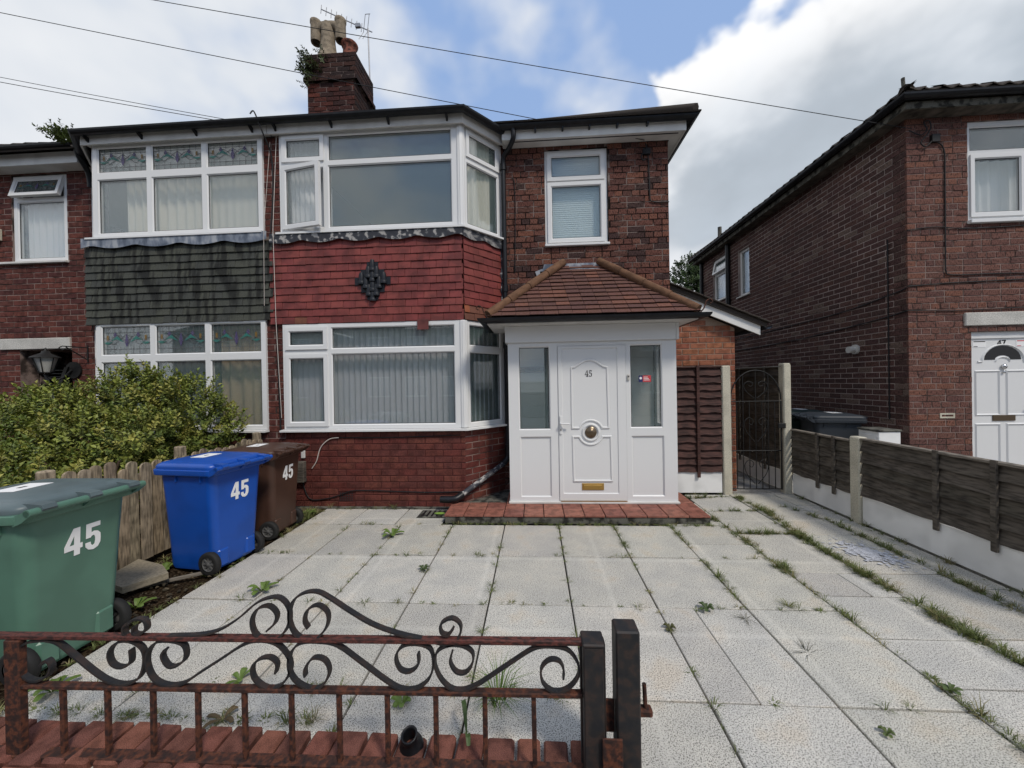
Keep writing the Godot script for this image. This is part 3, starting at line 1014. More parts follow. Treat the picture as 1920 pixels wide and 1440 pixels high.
func make_house_45() -> void:
	var h := thing("semi_detached_house", "red brick semi with red hung tiles on its white framed bay and a tall chimney", "house", Vector3(-0.8, 0, -8.6), "brick houses along the drive")
	# main front, open behind the bay
	var t := facing(Vector3(-0.45, 0, FACADE), Vector3.RIGHT)
	var holes := [Rect2(0.635, 3.55, 0.89, 1.38), Rect2(0.6, 0.0, 1.0, 2.1)]
	var f := wall(h, "front_wall", t, 2.36, 5.03, holes, M.mortar_dark)
	brickwork(h, f, t, 2.36, 5.03, holes, OLD, "garden", red_tones, [Rect2(0.0, -1, 2.4, 4.0)])
	var d := Shape.new()                                                     # front door inside the porch
	d.box(Vector3(0.16, 0.1, FACADE - 0.12), Vector3(1.14, 2.1, FACADE - 0.06))
	part(d, "inner_door", M.upvc_dull, h)
	side_shell(h, "side_wall", Vector3(1.70, 0, -12.0), Vector3(1.905, 5.03, FACADE - 0.23), M.mortar_dark)
	side_shell(h, "back_wall", Vector3(-3.4, 0, -12.2), Vector3(1.905, 5.03, -12.0), M.mortar_dark)
	side_shell(h, "party_wall", Vector3(-3.52, 0, -12.2), Vector3(-3.40, 5.03, BAY - 0.24), M.room)
	room_shell(h, -3.40, 1.70, -12.0, M.room)
	# bay: pier, painted plinth, tile panel
	var pier := facing(Vector3(-3.49, 0, BAY - 0.012), Vector3.RIGHT)
	var pw := wall(h, "bay_pier", pier, 0.125, 5.0, [], M.mortar_pale, 0.2)
	brickwork(h, pw, pier, 0.125, 5.0, [], OLD, "stretcher", plum_tones, [Rect2(-1, -1, 3, 1.8), Rect2(-1, 2.5, 3, 1.05)])
	var pf := facing(Vector3(-3.365, 0, BAY), Vector3.RIGHT)
	var vent := Rect2(0.72, 0.065, 0.215, 0.145)
	var plinth := wall(h, "bay_plinth", pf, 2.445, 1.015, [vent], M.mortar_red, 0.2)
	brick_skin = M.brick_painted
	brickwork(h, plinth, pf, 2.445, 1.015, [vent], OLD, "stretcher", paint_tones, [])
	var corner := Vector3(-0.92, 0, BAY)
	var back := Vector3(-0.45, 0, FACADE)
	var len := (back - corner).length()
	var ps := facing(corner, back - corner)
	var plinth2 := wall(h, "bay_side_plinth", ps, len, 1.015, [], M.mortar_pale, 0.18)
	brickwork(h, plinth2, ps, len, 1.015, [], OLD, "stretcher", paint_tones, [])
	brick_skin = null
	var ab := Shape.new()
	ab.holed(pf * Transform3D(Basis(), Vector3(0.72, 0.065, -0.004)), Rect2(0, 0, 0.215, 0.145), [], 0.05)
	var air := part(ab, "air_brick", M.mortar_red, h)
	var cells := Shape.new()
	for i in 6:
		for j in 4:
			cells.box(Vector3(-2.63 + i * 0.032, 0.082 + j * 0.031, BAY - 0.006), Vector3(-2.613 + i * 0.032, 0.099 + j * 0.031, BAY - 0.002))
	part(cells, "vent_holes", M.gasket, air)
	# tile panel
	var panel := Shape.new()
	panel.box(Vector3(-3.53, 2.47, BAY - 0.12), Vector3(-0.93, 3.6, BAY - 0.01))
	panel.obox(ps * Transform3D(Basis(), Vector3(len / 2 - 0.02, 3.035, -0.08)), Vector3(len, 1.13, 0.13))
	var pn := part(panel, "tile_panel", M.mortar_red, h)
	var tone := func(r: int, x: float) -> Color:
		var k := rng.randf_range(0.86, 1.1)
		if r == 0 and rng.randf() < 0.12: return Color(0.24, 0.085, 0.05)
		return [Color(0.222, 0.048, 0.042), Color(0.212, 0.045, 0.040), Color(0.230, 0.051, 0.044), Color(0.205, 0.045, 0.040)][rng.randi() % 4]
	var motif := []
	for row in [[3, 0], [4, 1], [5, 2], [6, 1], [7, 0]]:
		motif.append(Rect2(1.42 - 0.07 - 0.0825 * row[1], row[0] * 0.0985 - 0.01, 0.14 + 0.165 * row[1], 0.099))
	tiles(pn, "hung_tile", M.tile_red, facing(Vector3(-3.53, 2.455, BAY + 0.012), Vector3.RIGHT), 11, 0.0985, 0.168, func(_v): return Vector2(0.0, 2.62), tone, motif, 0.012, 0.010)
	var side_tone := func(r: int, x: float) -> Color:
		if r < 2: return [Color(0.33, 0.105, 0.05), Color(0.30, 0.075, 0.042), Color(0.20, 0.085, 0.055)][rng.randi() % 3]
		return [Color(0.225, 0.049, 0.042), Color(0.214, 0.046, 0.040)][rng.randi() % 2]
	tiles(pn, "hung_tile", M.tile_red, facing(Vector3(-0.905, 2.455, BAY + 0.012), back - corner), 11, 0.0985, 0.168, func(_v): return Vector2(0.0, len - 0.01), side_tone, [], 0.012, 0.010)
	var slip := Shape.new()                                                  # a tile that has slipped down over the window
	slip.tint = Color(0.16, 0.05, 0.045)
	slip.cbox(Vector3(-1.52, 2.335, BAY + 0.035), Vector3(-1.37, 2.47, BAY + 0.047), 0.003)
	part(slip, "slipped_tile", M.tile_red, pn)
	# black ornament of half-round tiles
	var orn := group_part("tile_ornament", h)
	var bit := Shape.new()
	bit.lathe([Vector2(0.030, 0.0), Vector2(0.036, 0.012), Vector2(0.034, 0.09), Vector2(0.024, 0.13)], Transform3D(), 14)
	var cup := Shape.new()
	cup.lathe([Vector2(0.043, 0.0), Vector2(0.045, 0.02), Vector2(0.040, 0.05), Vector2(0.0, 0.055)], Transform3D(), 14)
	var plate := Shape.new()
	for row in [[7, 0], [6, 1], [5, 2], [4, 1], [3, 0]]:
		var wide: float = 0.15 + 0.165 * row[1]
		plate.box(Vector3(-2.11 - wide / 2, 2.45 + row[0] * 0.0985, BAY + 0.02), Vector3(-2.11 + wide / 2, 2.455 + row[0] * 0.0985 + 0.095, BAY + 0.034))
	part(plate, "backing_tile", M.tile_glazed, orn)
	for p in [[0, 7], [-0.055, 6.1], [0.055, 6.1], [0, 5.6], [-0.15, 5.3], [0.15, 5.3], [-0.09, 4.7], [0.09, 4.7], [0, 4.3], [-0.05, 3.7], [0.05, 3.7], [0, 3.0]]:
		var at := Vector3(-2.11 + p[0], 2.45 + p[1] * 0.0985, BAY + 0.034)
		mesh_part(bit.mesh(), "ornament_tile", M.tile_glazed, orn, Transform3D(Basis(), at))
		mesh_part(cup.mesh(), "ornament_cap", M.tile_glazed, orn, Transform3D(Basis(), at - Vector3(0, 0.02, 0)))
	# lead apron
	var apron := Shape.new()
	scallop(apron, facing(Vector3(-3.5, 0, BAY + 0.062), Vector3.RIGHT), 2.6, 3.66, 3.565, 5.0, 0.15)
	scallop(apron, facing(Vector3(-0.895, 0, BAY + 0.058), back - corner), len, 3.66, 3.56, 1.6, 0.15)
	var vl := []
	for k in 15: vl.append(Vector3(-0.42 + rng.randf_range(-0.015, 0.02), 2.45 + k * 0.08, FACADE + 0.06 + rng.randf_range(-0.02, 0.02)))
	for k in 14:
		apron.beam(vl[k], vl[k + 1] + Vector3(0, 0.02, 0), 0.07 + rng.randf_range(-0.02, 0.02), 0.012)
	part(apron, "lead_apron", M.lead_peeling, h)
	# windows of the bay
	for lvl in [[1.045, 1.405, true], [3.675, 1.325, false]]:
		var y: float = lvl[0]
		var ht: float = lvl[1]
		var tr: float = ht - 0.37 if lvl[2] else ht - 0.42
		var wt := facing(Vector3(-3.365, y, BAY + 0.02), Vector3.RIGHT)
		var open := 0.0 if lvl[2] else 11.0
		window(h, wt, 2.40, ht, [
			[Rect2(0.055, tr + 0.045, 0.55, ht - tr - 0.10), "sash", 0.0, "top"],
			[Rect2(0.055, 0.055, 0.55, tr - 0.10), "sash", open, "left"],
			[Rect2(0.665, tr + 0.03, 1.665, ht - tr - 0.08), "fixed"],
			[Rect2(0.665, 0.05, 1.665, tr - 0.08), "fixed"]])
		var post := Shape.new()
		post.obox(Transform3D(Basis(Vector3.UP, 0.42), Vector3(-0.925, y + ht / 2, BAY - 0.012)), Vector3(0.10, ht, 0.075), 0.012)
		post.obox(Transform3D(Basis(Vector3.UP, 0.42), Vector3(-0.918, y + ht / 2, BAY + 0.012)), Vector3(0.05, ht, 0.05), 0.008)
		part(post, "corner_post", M.upvc, h)
		var st := facing(Vector3(-0.885, y, BAY - 0.015), back - corner)
		window(h, st, len - 0.03, ht, [
			[Rect2(0.05, tr + 0.04, len - 0.15, ht - tr - 0.09), "fixed" if lvl[2] else "sash", 0.0, "top"],
			[Rect2(0.05, 0.05, len - 0.15, tr - 0.09), "fixed"]])
		var sill := Shape.new()
		sill.sweep([Vector2(-0.09, 0.0), Vector2(0.075, -0.012), Vector2(0.075, -0.035), Vector2(-0.09, -0.035)], [Vector3(-3.40, y + 0.004, BAY), corner + Vector3(0.01, y + 0.004, 0), back + Vector3(0.02, y + 0.004, 0.02)])
		part(sill, "sill", M.upvc, h)
	# small upper window
	var sw := window(h, facing(Vector3(0.187, 3.575, FACADE - 0.03), Vector3.RIGHT), 0.88, 1.35, [
		[Rect2(0.05, 0.93, 0.78, 0.37), "sash", 0.0, "top"], [Rect2(0.05, 0.05, 0.78, 0.83), "sash", 0.0, "left"]])
	var sl := Shape.new()
	sl.cbox(Vector3(0.175, 3.545, FACADE - 0.06), Vector3(1.085, 3.578, FACADE + 0.045), 0.006)
	part(sl, "sill", M.upvc, sw)
	# roof, fascia, gutters
	hip_roof(h, -3.5, 2.22, false, true, -5.06, -12.6, 5.12, 2.45)
	bay_roof(h, -3.48, -0.87, true, false)
	eave_tiles(h, Vector3(-0.42, 5.13, -5.10), Vector3(2.2, 5.13, -5.10), M.roof_tile)
	var fa := Shape.new()
	fa.sweep(rect_profile(0.022, 0.155), [Vector3(-0.40, 5.045, -5.20), Vector3(2.07, 5.045, -5.20), Vector3(2.07, 5.045, -12.2)])
	part(fa, "fascia", M.white_board, h)
	var so := Shape.new()
	so.box(Vector3(-0.4, 4.975, FACADE + 0.003), Vector3(2.06, 4.985, -5.21))
	so.box(Vector3(1.93, 4.975, -12.2), Vector3(2.06, 4.985, FACADE + 0.001))
	part(so, "soffit", M.white_board, h)
	var gr := Shape.new()
	gr.box(Vector3(-0.3, 4.971, -5.262), Vector3(2.0, 4.975, -5.245))
	part(gr, "soffit_vent", M.gasket, h)
	var gu := Shape.new()
	gutter_path(gu, [Vector3(-0.45, 5.125, -5.135), Vector3(2.145, 5.125, -5.135), Vector3(2.145, 5.125, -12.3)])
	part(gu, "gutter", M.gutter, h)
	for x in [0.05, 0.42, 0.78, 1.15, 1.55]:
		var b := Shape.new()
		b.box(Vector3(x, 5.04, -5.188), Vector3(x + 0.022, 5.09, -5.12))
		part(b, "gutter_bracket", M.gutter, h)
	# downpipe: swan neck, long drop, peeling end over the step
	var dp := Shape.new()
	dp.tube(spline([Vector3(-0.24, 5.08, -5.14), Vector3(-0.24, 4.97, -5.15), Vector3(-0.30, 4.88, -5.22), Vector3(-0.39, 4.80, -5.31), Vector3(-0.40, 4.70, -5.33)], 5), 0.034, 12)
	dp.tube([Vector3(-0.40, 4.75, -5.33), Vector3(-0.40, 0.62, -5.33)], 0.034, 12)
	for y in [4.72, 3.0, 2.2, 0.75]: dp.tube([Vector3(-0.40, y, -5.33), Vector3(-0.40, y - 0.09, -5.33)], 0.044, 12)
	dp.tube(spline([Vector3(-0.40, 0.64, -5.33), Vector3(-0.41, 0.55, -5.32), Vector3(-0.48, 0.47, -5.26)], 4), 0.04, 12)
	var down := part(dp, "downpipe", M.gutter, h)
	var dl := Shape.new()
	dl.tube([Vector3(-0.46, 0.485, -5.27), Vector3(-0.98, 0.185, -4.74)], 0.034, 12)
	part(dl, "drain_pipe", M.pipe_peeling, down)
	var ds := Shape.new()
	ds.tube(spline([Vector3(-0.95, 0.20, -4.77), Vector3(-1.02, 0.165, -4.71), Vector3(-1.10, 0.155, -4.70), Vector3(-1.22, 0.155, -4.71)], 4), 0.043, 12)
	part(ds, "pipe_shoe", M.gutter, down)
	# telephone bracket and cables on the walls
	var hook := Shape.new()
	hook.tube(spline([Vector3(1.60, 4.93, FACADE + 0.02), Vector3(1.60, 4.86, FACADE + 0.05), Vector3(1.57, 4.80, FACADE + 0.05), Vector3(1.53, 4.75, FACADE + 0.04), Vector3(1.56, 4.69, FACADE + 0.04), Vector3(1.60, 4.72, FACADE + 0.03)], 4), 0.009, 6)
	hook.box(Vector3(1.56, 4.78, FACADE), Vector3(1.66, 4.86, FACADE + 0.04))
	part(hook, "cable_bracket", M.cable, h)
	var c1 := Shape.new()
	c1.tube(spline([Vector3(1.63, 4.8, FACADE + 0.012), Vector3(1.645, 4.45, FACADE + 0.012), Vector3(1.65, 4.2, FACADE + 0.012), Vector3(1.67, 4.13, FACADE + 0.012), Vector3(1.78, 4.11, FACADE + 0.012), Vector3(1.91, 4.11, FACADE + 0.012)], 4), 0.008, 6)
	part(c1, "wall_cable", M.cable, h)
	c1 = Shape.new()
	c1.tube(spline([Vector3(-0.28, 4.55, FACADE + 0.01), Vector3(-0.25, 4.50, FACADE + 0.01), Vector3(-0.24, 4.2, FACADE + 0.01), Vector3(-0.25, 3.6, FACADE + 0.01), Vector3(-0.26, 3.2, FACADE + 0.01)], 4), 0.006, 6)
	part(c1, "wall_cable", M.cable, h)
	var c2 := Shape.new()
	c2.tube(spline([Vector3(-3.15, 0.42, BAY + 0.012), Vector3(-3.05, 0.12, BAY + 0.012), Vector3(-2.8, 0.115, BAY + 0.012), Vector3(-2.6, 0.17, BAY + 0.012), Vector3(-2.4, 0.225, BAY + 0.012), Vector3(-1.8, 0.21, BAY + 0.012), Vector3(-1.4, 0.20, BAY + 0.012), Vector3(-0.95, 0.21, BAY + 0.012)], 4), 0.007, 6)
	part(c2, "plinth_cable", M.cable, h)
	c2 = Shape.new()
	c2.tube(spline([Vector3(-2.7, 0.93, BAY + 0.012), Vector3(-2.0, 0.925, BAY + 0.012), Vector3(-0.98, 0.95, BAY + 0.012)], 4), 0.006, 6)
	part(c2, "plinth_cable", M.cable, h)
	var c3 := Shape.new()
	c3.tube(spline([Vector3(-2.62, 0.93, BAY + 0.02), Vector3(-2.75, 0.91, BAY + 0.02), Vector3(-2.87, 0.80, BAY + 0.02), Vector3(-2.93, 0.62, BAY + 0.02), Vector3(-3.0, 0.52, BAY + 0.012)], 4), 0.006, 6)
	part(c3, "white_cable", M.cable_white, h)
	c3 = Shape.new()
	c3.tube([Vector3(-3.40, 4.98, BAY + 0.02), Vector3(-3.43, 3.7, BAY + 0.08), Vector3(-3.42, 2.5, BAY + 0.07), Vector3(-3.41, 1.2, BAY + 0.01)], 0.004, 5)
	part(c3, "white_cable", M.cable_white, h)
	c3 = Shape.new()
	c3.tube([Vector3(-3.49, 4.9, BAY + 0.02), Vector3(-3.55, 3.7, BAY + 0.09), Vector3(-3.57, 2.7, BAY + 0.08)], 0.003, 5)
	part(c3, "white_cable", M.cable_white, h)
	var c4 := Shape.new()
	c4.tube(spline([Vector3(-3.62, 5.16, BAY + 0.2), Vector3(-3.60, 5.21, BAY + 0.18), Vector3(-3.55, 5.15, BAY + 0.2), Vector3(-3.50, 4.95, BAY + 0.14), Vector3(-3.47, 4.7, BAY + 0.02), Vector3(-3.47, 4.2, BAY + 0.01), Vector3(-3.5, 3.7, BAY + 0.03)], 4), 0.009, 6)
	part(c4, "party_cable", M.cable, h)
	c4 = Shape.new()
	c4.tube([Vector3(-3.455, 2.46, BAY + 0.004), Vector3(-3.45, 1.9, BAY + 0.004), Vector3(-3.43, 1.0, BAY + 0.004)], 0.009, 6)
	part(c4, "party_cable", M.cable, h)
	# chimney stack
	var cw := group_part("chimney", h)
	var stack := Shape.new()
	stack.box(Vector3(-4.02, 5.4, -7.30), Vector3(-3.14, 7.1, -6.607))
	stack.box(Vector3(-4.075, 7.1, -7.36), Vector3(-3.085, 7.18, -6.56))
	stack.box(Vector3(-4.05, 7.18, -7.33), Vector3(-3.115, 7.60, -6.587))
	stack.box(Vector3(-4.0, 7.60, -7.28), Vector3(-3.16, 7.625, -6.64))
	part(stack, "stack", M.mortar_dark, cw)
	var chim := [Color(0.12, 0.045, 0.038), Color(0.095, 0.04, 0.036), Color(0.14, 0.05, 0.04), Color(0.07, 0.037, 0.035), Color(0.19, 0.06, 0.045)]
	var soot := [Color(0.06, 0.036, 0.034), Color(0.075, 0.042, 0.037), Color(0.05, 0.034, 0.033), Color(0.09, 0.045, 0.037)]
	brickwork(h, cw, facing(Vector3(-4.02, 6.0, -6.60), Vector3.RIGHT), 0.88, 1.1, [], OLD, "stretcher", chim, [Rect2(-1, -1, 3, 1.25)])
	brickwork(h, cw, facing(Vector3(-3.134, 6.0, -6.60), Vector3.FORWARD), 0.70, 1.1, [], OLD, "stretcher", soot, [Rect2(-1, -1, 3, 1.25)])
	brickwork(h, cw, facing(Vector3(-4.075, 7.1, -6.553), Vector3.RIGHT), 0.99, 0.084, [], OLD, "stretcher", soot)
	brickwork(h, cw, facing(Vector3(-3.078, 7.1, -6.553), Vector3.FORWARD), 0.80, 0.084, [], OLD, "stretcher", soot)
	brickwork(h, cw, facing(Vector3(-4.05, 7.184, -6.58), Vector3.RIGHT), 0.935, 0.42, [], OLD, "stretcher", soot)
	brickwork(h, cw, facing(Vector3(-3.108, 7.184, -6.58), Vector3.FORWARD), 0.74, 0.42, [], OLD, "stretcher", soot)
	# pots: a forked buff cowl and a round red pot
	var pot := Shape.new()
	var pc := Vector3(-3.72, 7.72, -6.80)
	pot.lathe([Vector2(0.22, -0.12), Vector2(0.17, 0.0), Vector2(0.15, 0.1), Vector2(0.125, 0.30), Vector2(0.12, 0.52), Vector2(0.10, 0.60)], Transform3D(Basis(), pc), 8)
	pot.tube(spline([pc + Vector3(-0.22, 0.47, 0), pc + Vector3(-0.13, 0.56, 0), pc + Vector3(0.13, 0.56, 0), pc + Vector3(0.22, 0.47, 0)], 4), 0.082, 12)
	for sx in [-1.0, 1.0]:
		var q := pc + Vector3(sx * 0.235, 0.27, 0)
		pot.lathe([Vector2(0.065, 0.02), Vector2(0.090, 0.0), Vector2(0.095, 0.02), Vector2(0.092, 0.34), Vector2(0.102, 0.35), Vector2(0.102, 0.40), Vector2(0.08, 0.41), Vector2(0.075, 0.36)], Transform3D(Basis(), q), 14)
	part(pot, "forked_pot", M.pot_buff, cw)
	var pot2 := Shape.new()
	pot2.lathe([Vector2(0.16, -0.12), Vector2(0.12, 0), Vector2(0.115, 0.14), Vector2(0.14, 0.16), Vector2(0.155, 0.20), Vector2(0.145, 0.22), Vector2(0.11, 0.20), Vector2(0.10, 0.02)], Transform3D(Basis(), Vector3(-3.36, 7.78, -6.88)), 18)
	part(pot2, "round_pot", M.pot_red, cw)
	lay_bricks_in(h)


func lay_bricks_in(h: Node3D) -> void:
	lay_bricks(h, M.brick, 300)


func make_house_43() -> void:
	var h := thing("semi_detached_house", "dark red brick semi with grey-green hung tiles and leaded glass in its bay", "house", Vector3(-6.2, 0, -8.6), "brick houses along the drive")
	var t := facing(Vector3(-8.95, 0, FACADE), Vector3.RIGHT)
	var holes := [Rect2(0.84, 3.62, 0.93, 1.37), Rect2(0.92, 0.0, 0.88, 2.25)]
	var f := wall(h, "front_wall", t, 2.20, 5.03, holes, M.mortar_pale)
	brickwork(h, f, t, 2.20, 5.03, holes, OLD, "stretcher", plum_tones, [Rect2(0, -1, 3, 2.4)])
	side_shell(h, "side_wall", Vector3(-8.95, 0, -12.0), Vector3(-8.75, 5.03, FACADE - 0.23), M.mortar_dark)
	side_shell(h, "back_wall", Vector3(-8.95, 0, -12.2), Vector3(-3.53, 5.03, -12.0), M.mortar_dark)
	room_shell(h, -8.75, -3.53, -12.0, M.room)
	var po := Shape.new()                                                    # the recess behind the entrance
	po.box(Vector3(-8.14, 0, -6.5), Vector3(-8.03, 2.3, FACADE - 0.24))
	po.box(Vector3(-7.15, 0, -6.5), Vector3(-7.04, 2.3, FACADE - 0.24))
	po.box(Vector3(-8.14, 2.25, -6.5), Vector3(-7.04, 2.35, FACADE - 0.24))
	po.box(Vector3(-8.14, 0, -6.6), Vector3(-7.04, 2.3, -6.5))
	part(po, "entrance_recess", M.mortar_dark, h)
	var li := Shape.new()
	li.cbox(Vector3(-8.33, 2.265, FACADE - 0.05), Vector3(-7.15, 2.435, FACADE + 0.03), 0.008)
	part(li, "lintel", M.lintel, h)
	# bay
	var pier := facing(Vector3(-3.62, 0, BAY - 0.012), Vector3.RIGHT)
	var pw := wall(h, "bay_pier", pier, 0.13, 5.0, [], M.mortar_pale, 0.2)
	brickwork(h, pw, pier, 0.13, 5.0, [], OLD, "stretcher", plum_tones, [Rect2(-1, -1, 3, 1.8), Rect2(-1, 2.5, 3, 1.05)])
	var pf := facing(Vector3(-6.08, 0, BAY), Vector3.RIGHT)
	var plinth := wall(h, "bay_plinth", pf, 2.46, 1.0, [], M.mortar_pale, 0.2)
	brickwork(h, plinth, pf, 2.46, 1.0, [], OLD, "stretcher", plum_tones, [Rect2(-1, -1, 5, 3)])
	var corner := Vector3(-6.08, 0, BAY)
	var back := Vector3(-6.76, 0, FACADE)
	var len := (corner - back).length()
	var ps := facing(back, corner - back)
	wall(h, "bay_side_plinth", ps, len, 1.0, [], M.mortar_pale, 0.18)
	var panel := Shape.new()
	panel.box(Vector3(-6.17, 2.53, BAY - 0.12), Vector3(-3.54, 3.65, BAY - 0.01))
	panel.obox(ps * Transform3D(Basis(), Vector3(len / 2, 3.09, -0.08)), Vector3(len, 1.12, 0.13))
	var pn := part(panel, "tile_panel", M.mortar_dark, h)
	var tone := func(_r: int, _x: float) -> Color: return [Color(0.070, 0.074, 0.062), Color(0.064, 0.069, 0.059), Color(0.076, 0.079, 0.065)][rng.randi() % 3]
	tiles(pn, "hung_tile", M.tile_slate, facing(Vector3(-6.19, 2.52, BAY + 0.012), Vector3.RIGHT), 10, 0.103, 0.19, func(v): return Vector2(0.0, 2.65 + (0.06 if int(v / 0.103) % 2 else 0.0)), tone)
	tiles(pn, "hung_tile", M.tile_slate, facing(back + Vector3(0, 2.52, 0.012), corner - back), 10, 0.103, 0.19, func(_v): return Vector2(0.0, len), tone)
	var apron := Shape.new()
	scallop(apron, facing(Vector3(-6.2, 0, BAY + 0.062), Vector3.RIGHT), 2.66, 3.70, 3.60, 4.2, 0.75)
	part(apron, "lead_apron", M.lead, h)
	for lvl in [[1.045, 1.50, 0.50], [3.715, 1.29, 0.44]]:
		var y: float = lvl[0]
		var ht: float = lvl[1]
		var tr: float = ht - lvl[2]
		var lights := []
		for k in 3:
			var x: float = 0.065 + k * 0.795
			lights.append([Rect2(x, tr + 0.045, 0.725, ht - tr - 0.095), "fixed", 0, "", "stained"])
			lights.append([Rect2(x, 0.055, 0.725, tr - 0.10), "fixed"])
		window(h, facing(Vector3(-6.05, y, BAY + 0.02), Vector3.RIGHT), 2.445, ht, lights)
		window(h, facing(back + Vector3(0.02, y, 0.02), corner - back), len - 0.04, ht, [[Rect2(0.05, tr + 0.04, len - 0.15, ht - tr - 0.09), "fixed"], [Rect2(0.05, 0.05, len - 0.15, tr - 0.09), "fixed"]])
		var sill := Shape.new()
		sill.sweep([Vector2(-0.09, 0.0), Vector2(0.075, -0.012), Vector2(0.075, -0.035), Vector2(-0.09, -0.035)], [back + Vector3(0, y + 0.004, 0.02), corner + Vector3(-0.02, y + 0.004, 0), Vector3(-3.6, y + 0.004, BAY)])
		part(sill, "sill", M.upvc, h)
	# stair window with its top light tilted open
	var sw := window(h, facing(Vector3(-8.10, 3.63, FACADE - 0.02), Vector3.RIGHT), 0.91, 1.34, [
		[Rect2(0.06, 1.0, 0.79, 0.30), "sash", 14.0, "top", "stained"], [Rect2(0.06, 0.05, 0.79, 0.89), "fixed"]])
	var sl := Shape.new()
	sl.cbox(Vector3(-8.34, 3.592, FACADE - 0.06), Vector3(-7.16, 3.628, FACADE + 0.05), 0.006)
	part(sl, "sill", M.upvc_dull, sw)
	hip_roof(h, -9.25, -3.5, true, false, -5.06, -12.6, 5.12, 2.45)
	bay_roof(h, -6.14, -3.48, false, true)
	var fa := Shape.new()
	fa.sweep(rect_profile(0.022, 0.17), [Vector3(-9.1, 5.085, -5.20), Vector3(-6.72, 5.085, -5.20)])
	part(fa, "fascia", M.white_board, h)
	var so := Shape.new()
	so.box(Vector3(-9.1, 5.0, FACADE + 0.003), Vector3(-6.70, 5.01, -5.21))
	part(so, "soffit", M.upvc_dull, h)
	var gu := Shape.new()
	gutter_path(gu, [Vector3(-9.2, 5.235, -5.13), Vector3(-6.7, 5.235, -5.13)], 0.062)
	part(gu, "gutter", M.gutter, h)
	eave_tiles(h, Vector3(-9.2, 5.225, -5.09), Vector3(-6.75, 5.225, -5.09), M.roof_tile)
	var dk := Shape.new()                                                    # pipe where bay and main gutter meet
	dk.tube(spline([Vector3(-6.62, 5.2, -5.1), Vector3(-6.62, 5.05, -5.14), Vector3(-6.68, 4.9, -5.3), Vector3(-6.70, 4.7, -5.34)], 4), 0.036, 10)
	part(dk, "downpipe", M.gutter, h)
	var box := Shape.new()
	box.cbox(Vector3(-8.42, 3.97, FACADE), Vector3(-8.27, 4.15, FACADE + 0.08), 0.008)
	part(box, "alarm_box", M.post_cream, h)
	lay_bricks(h, M.brick_plain, 300)


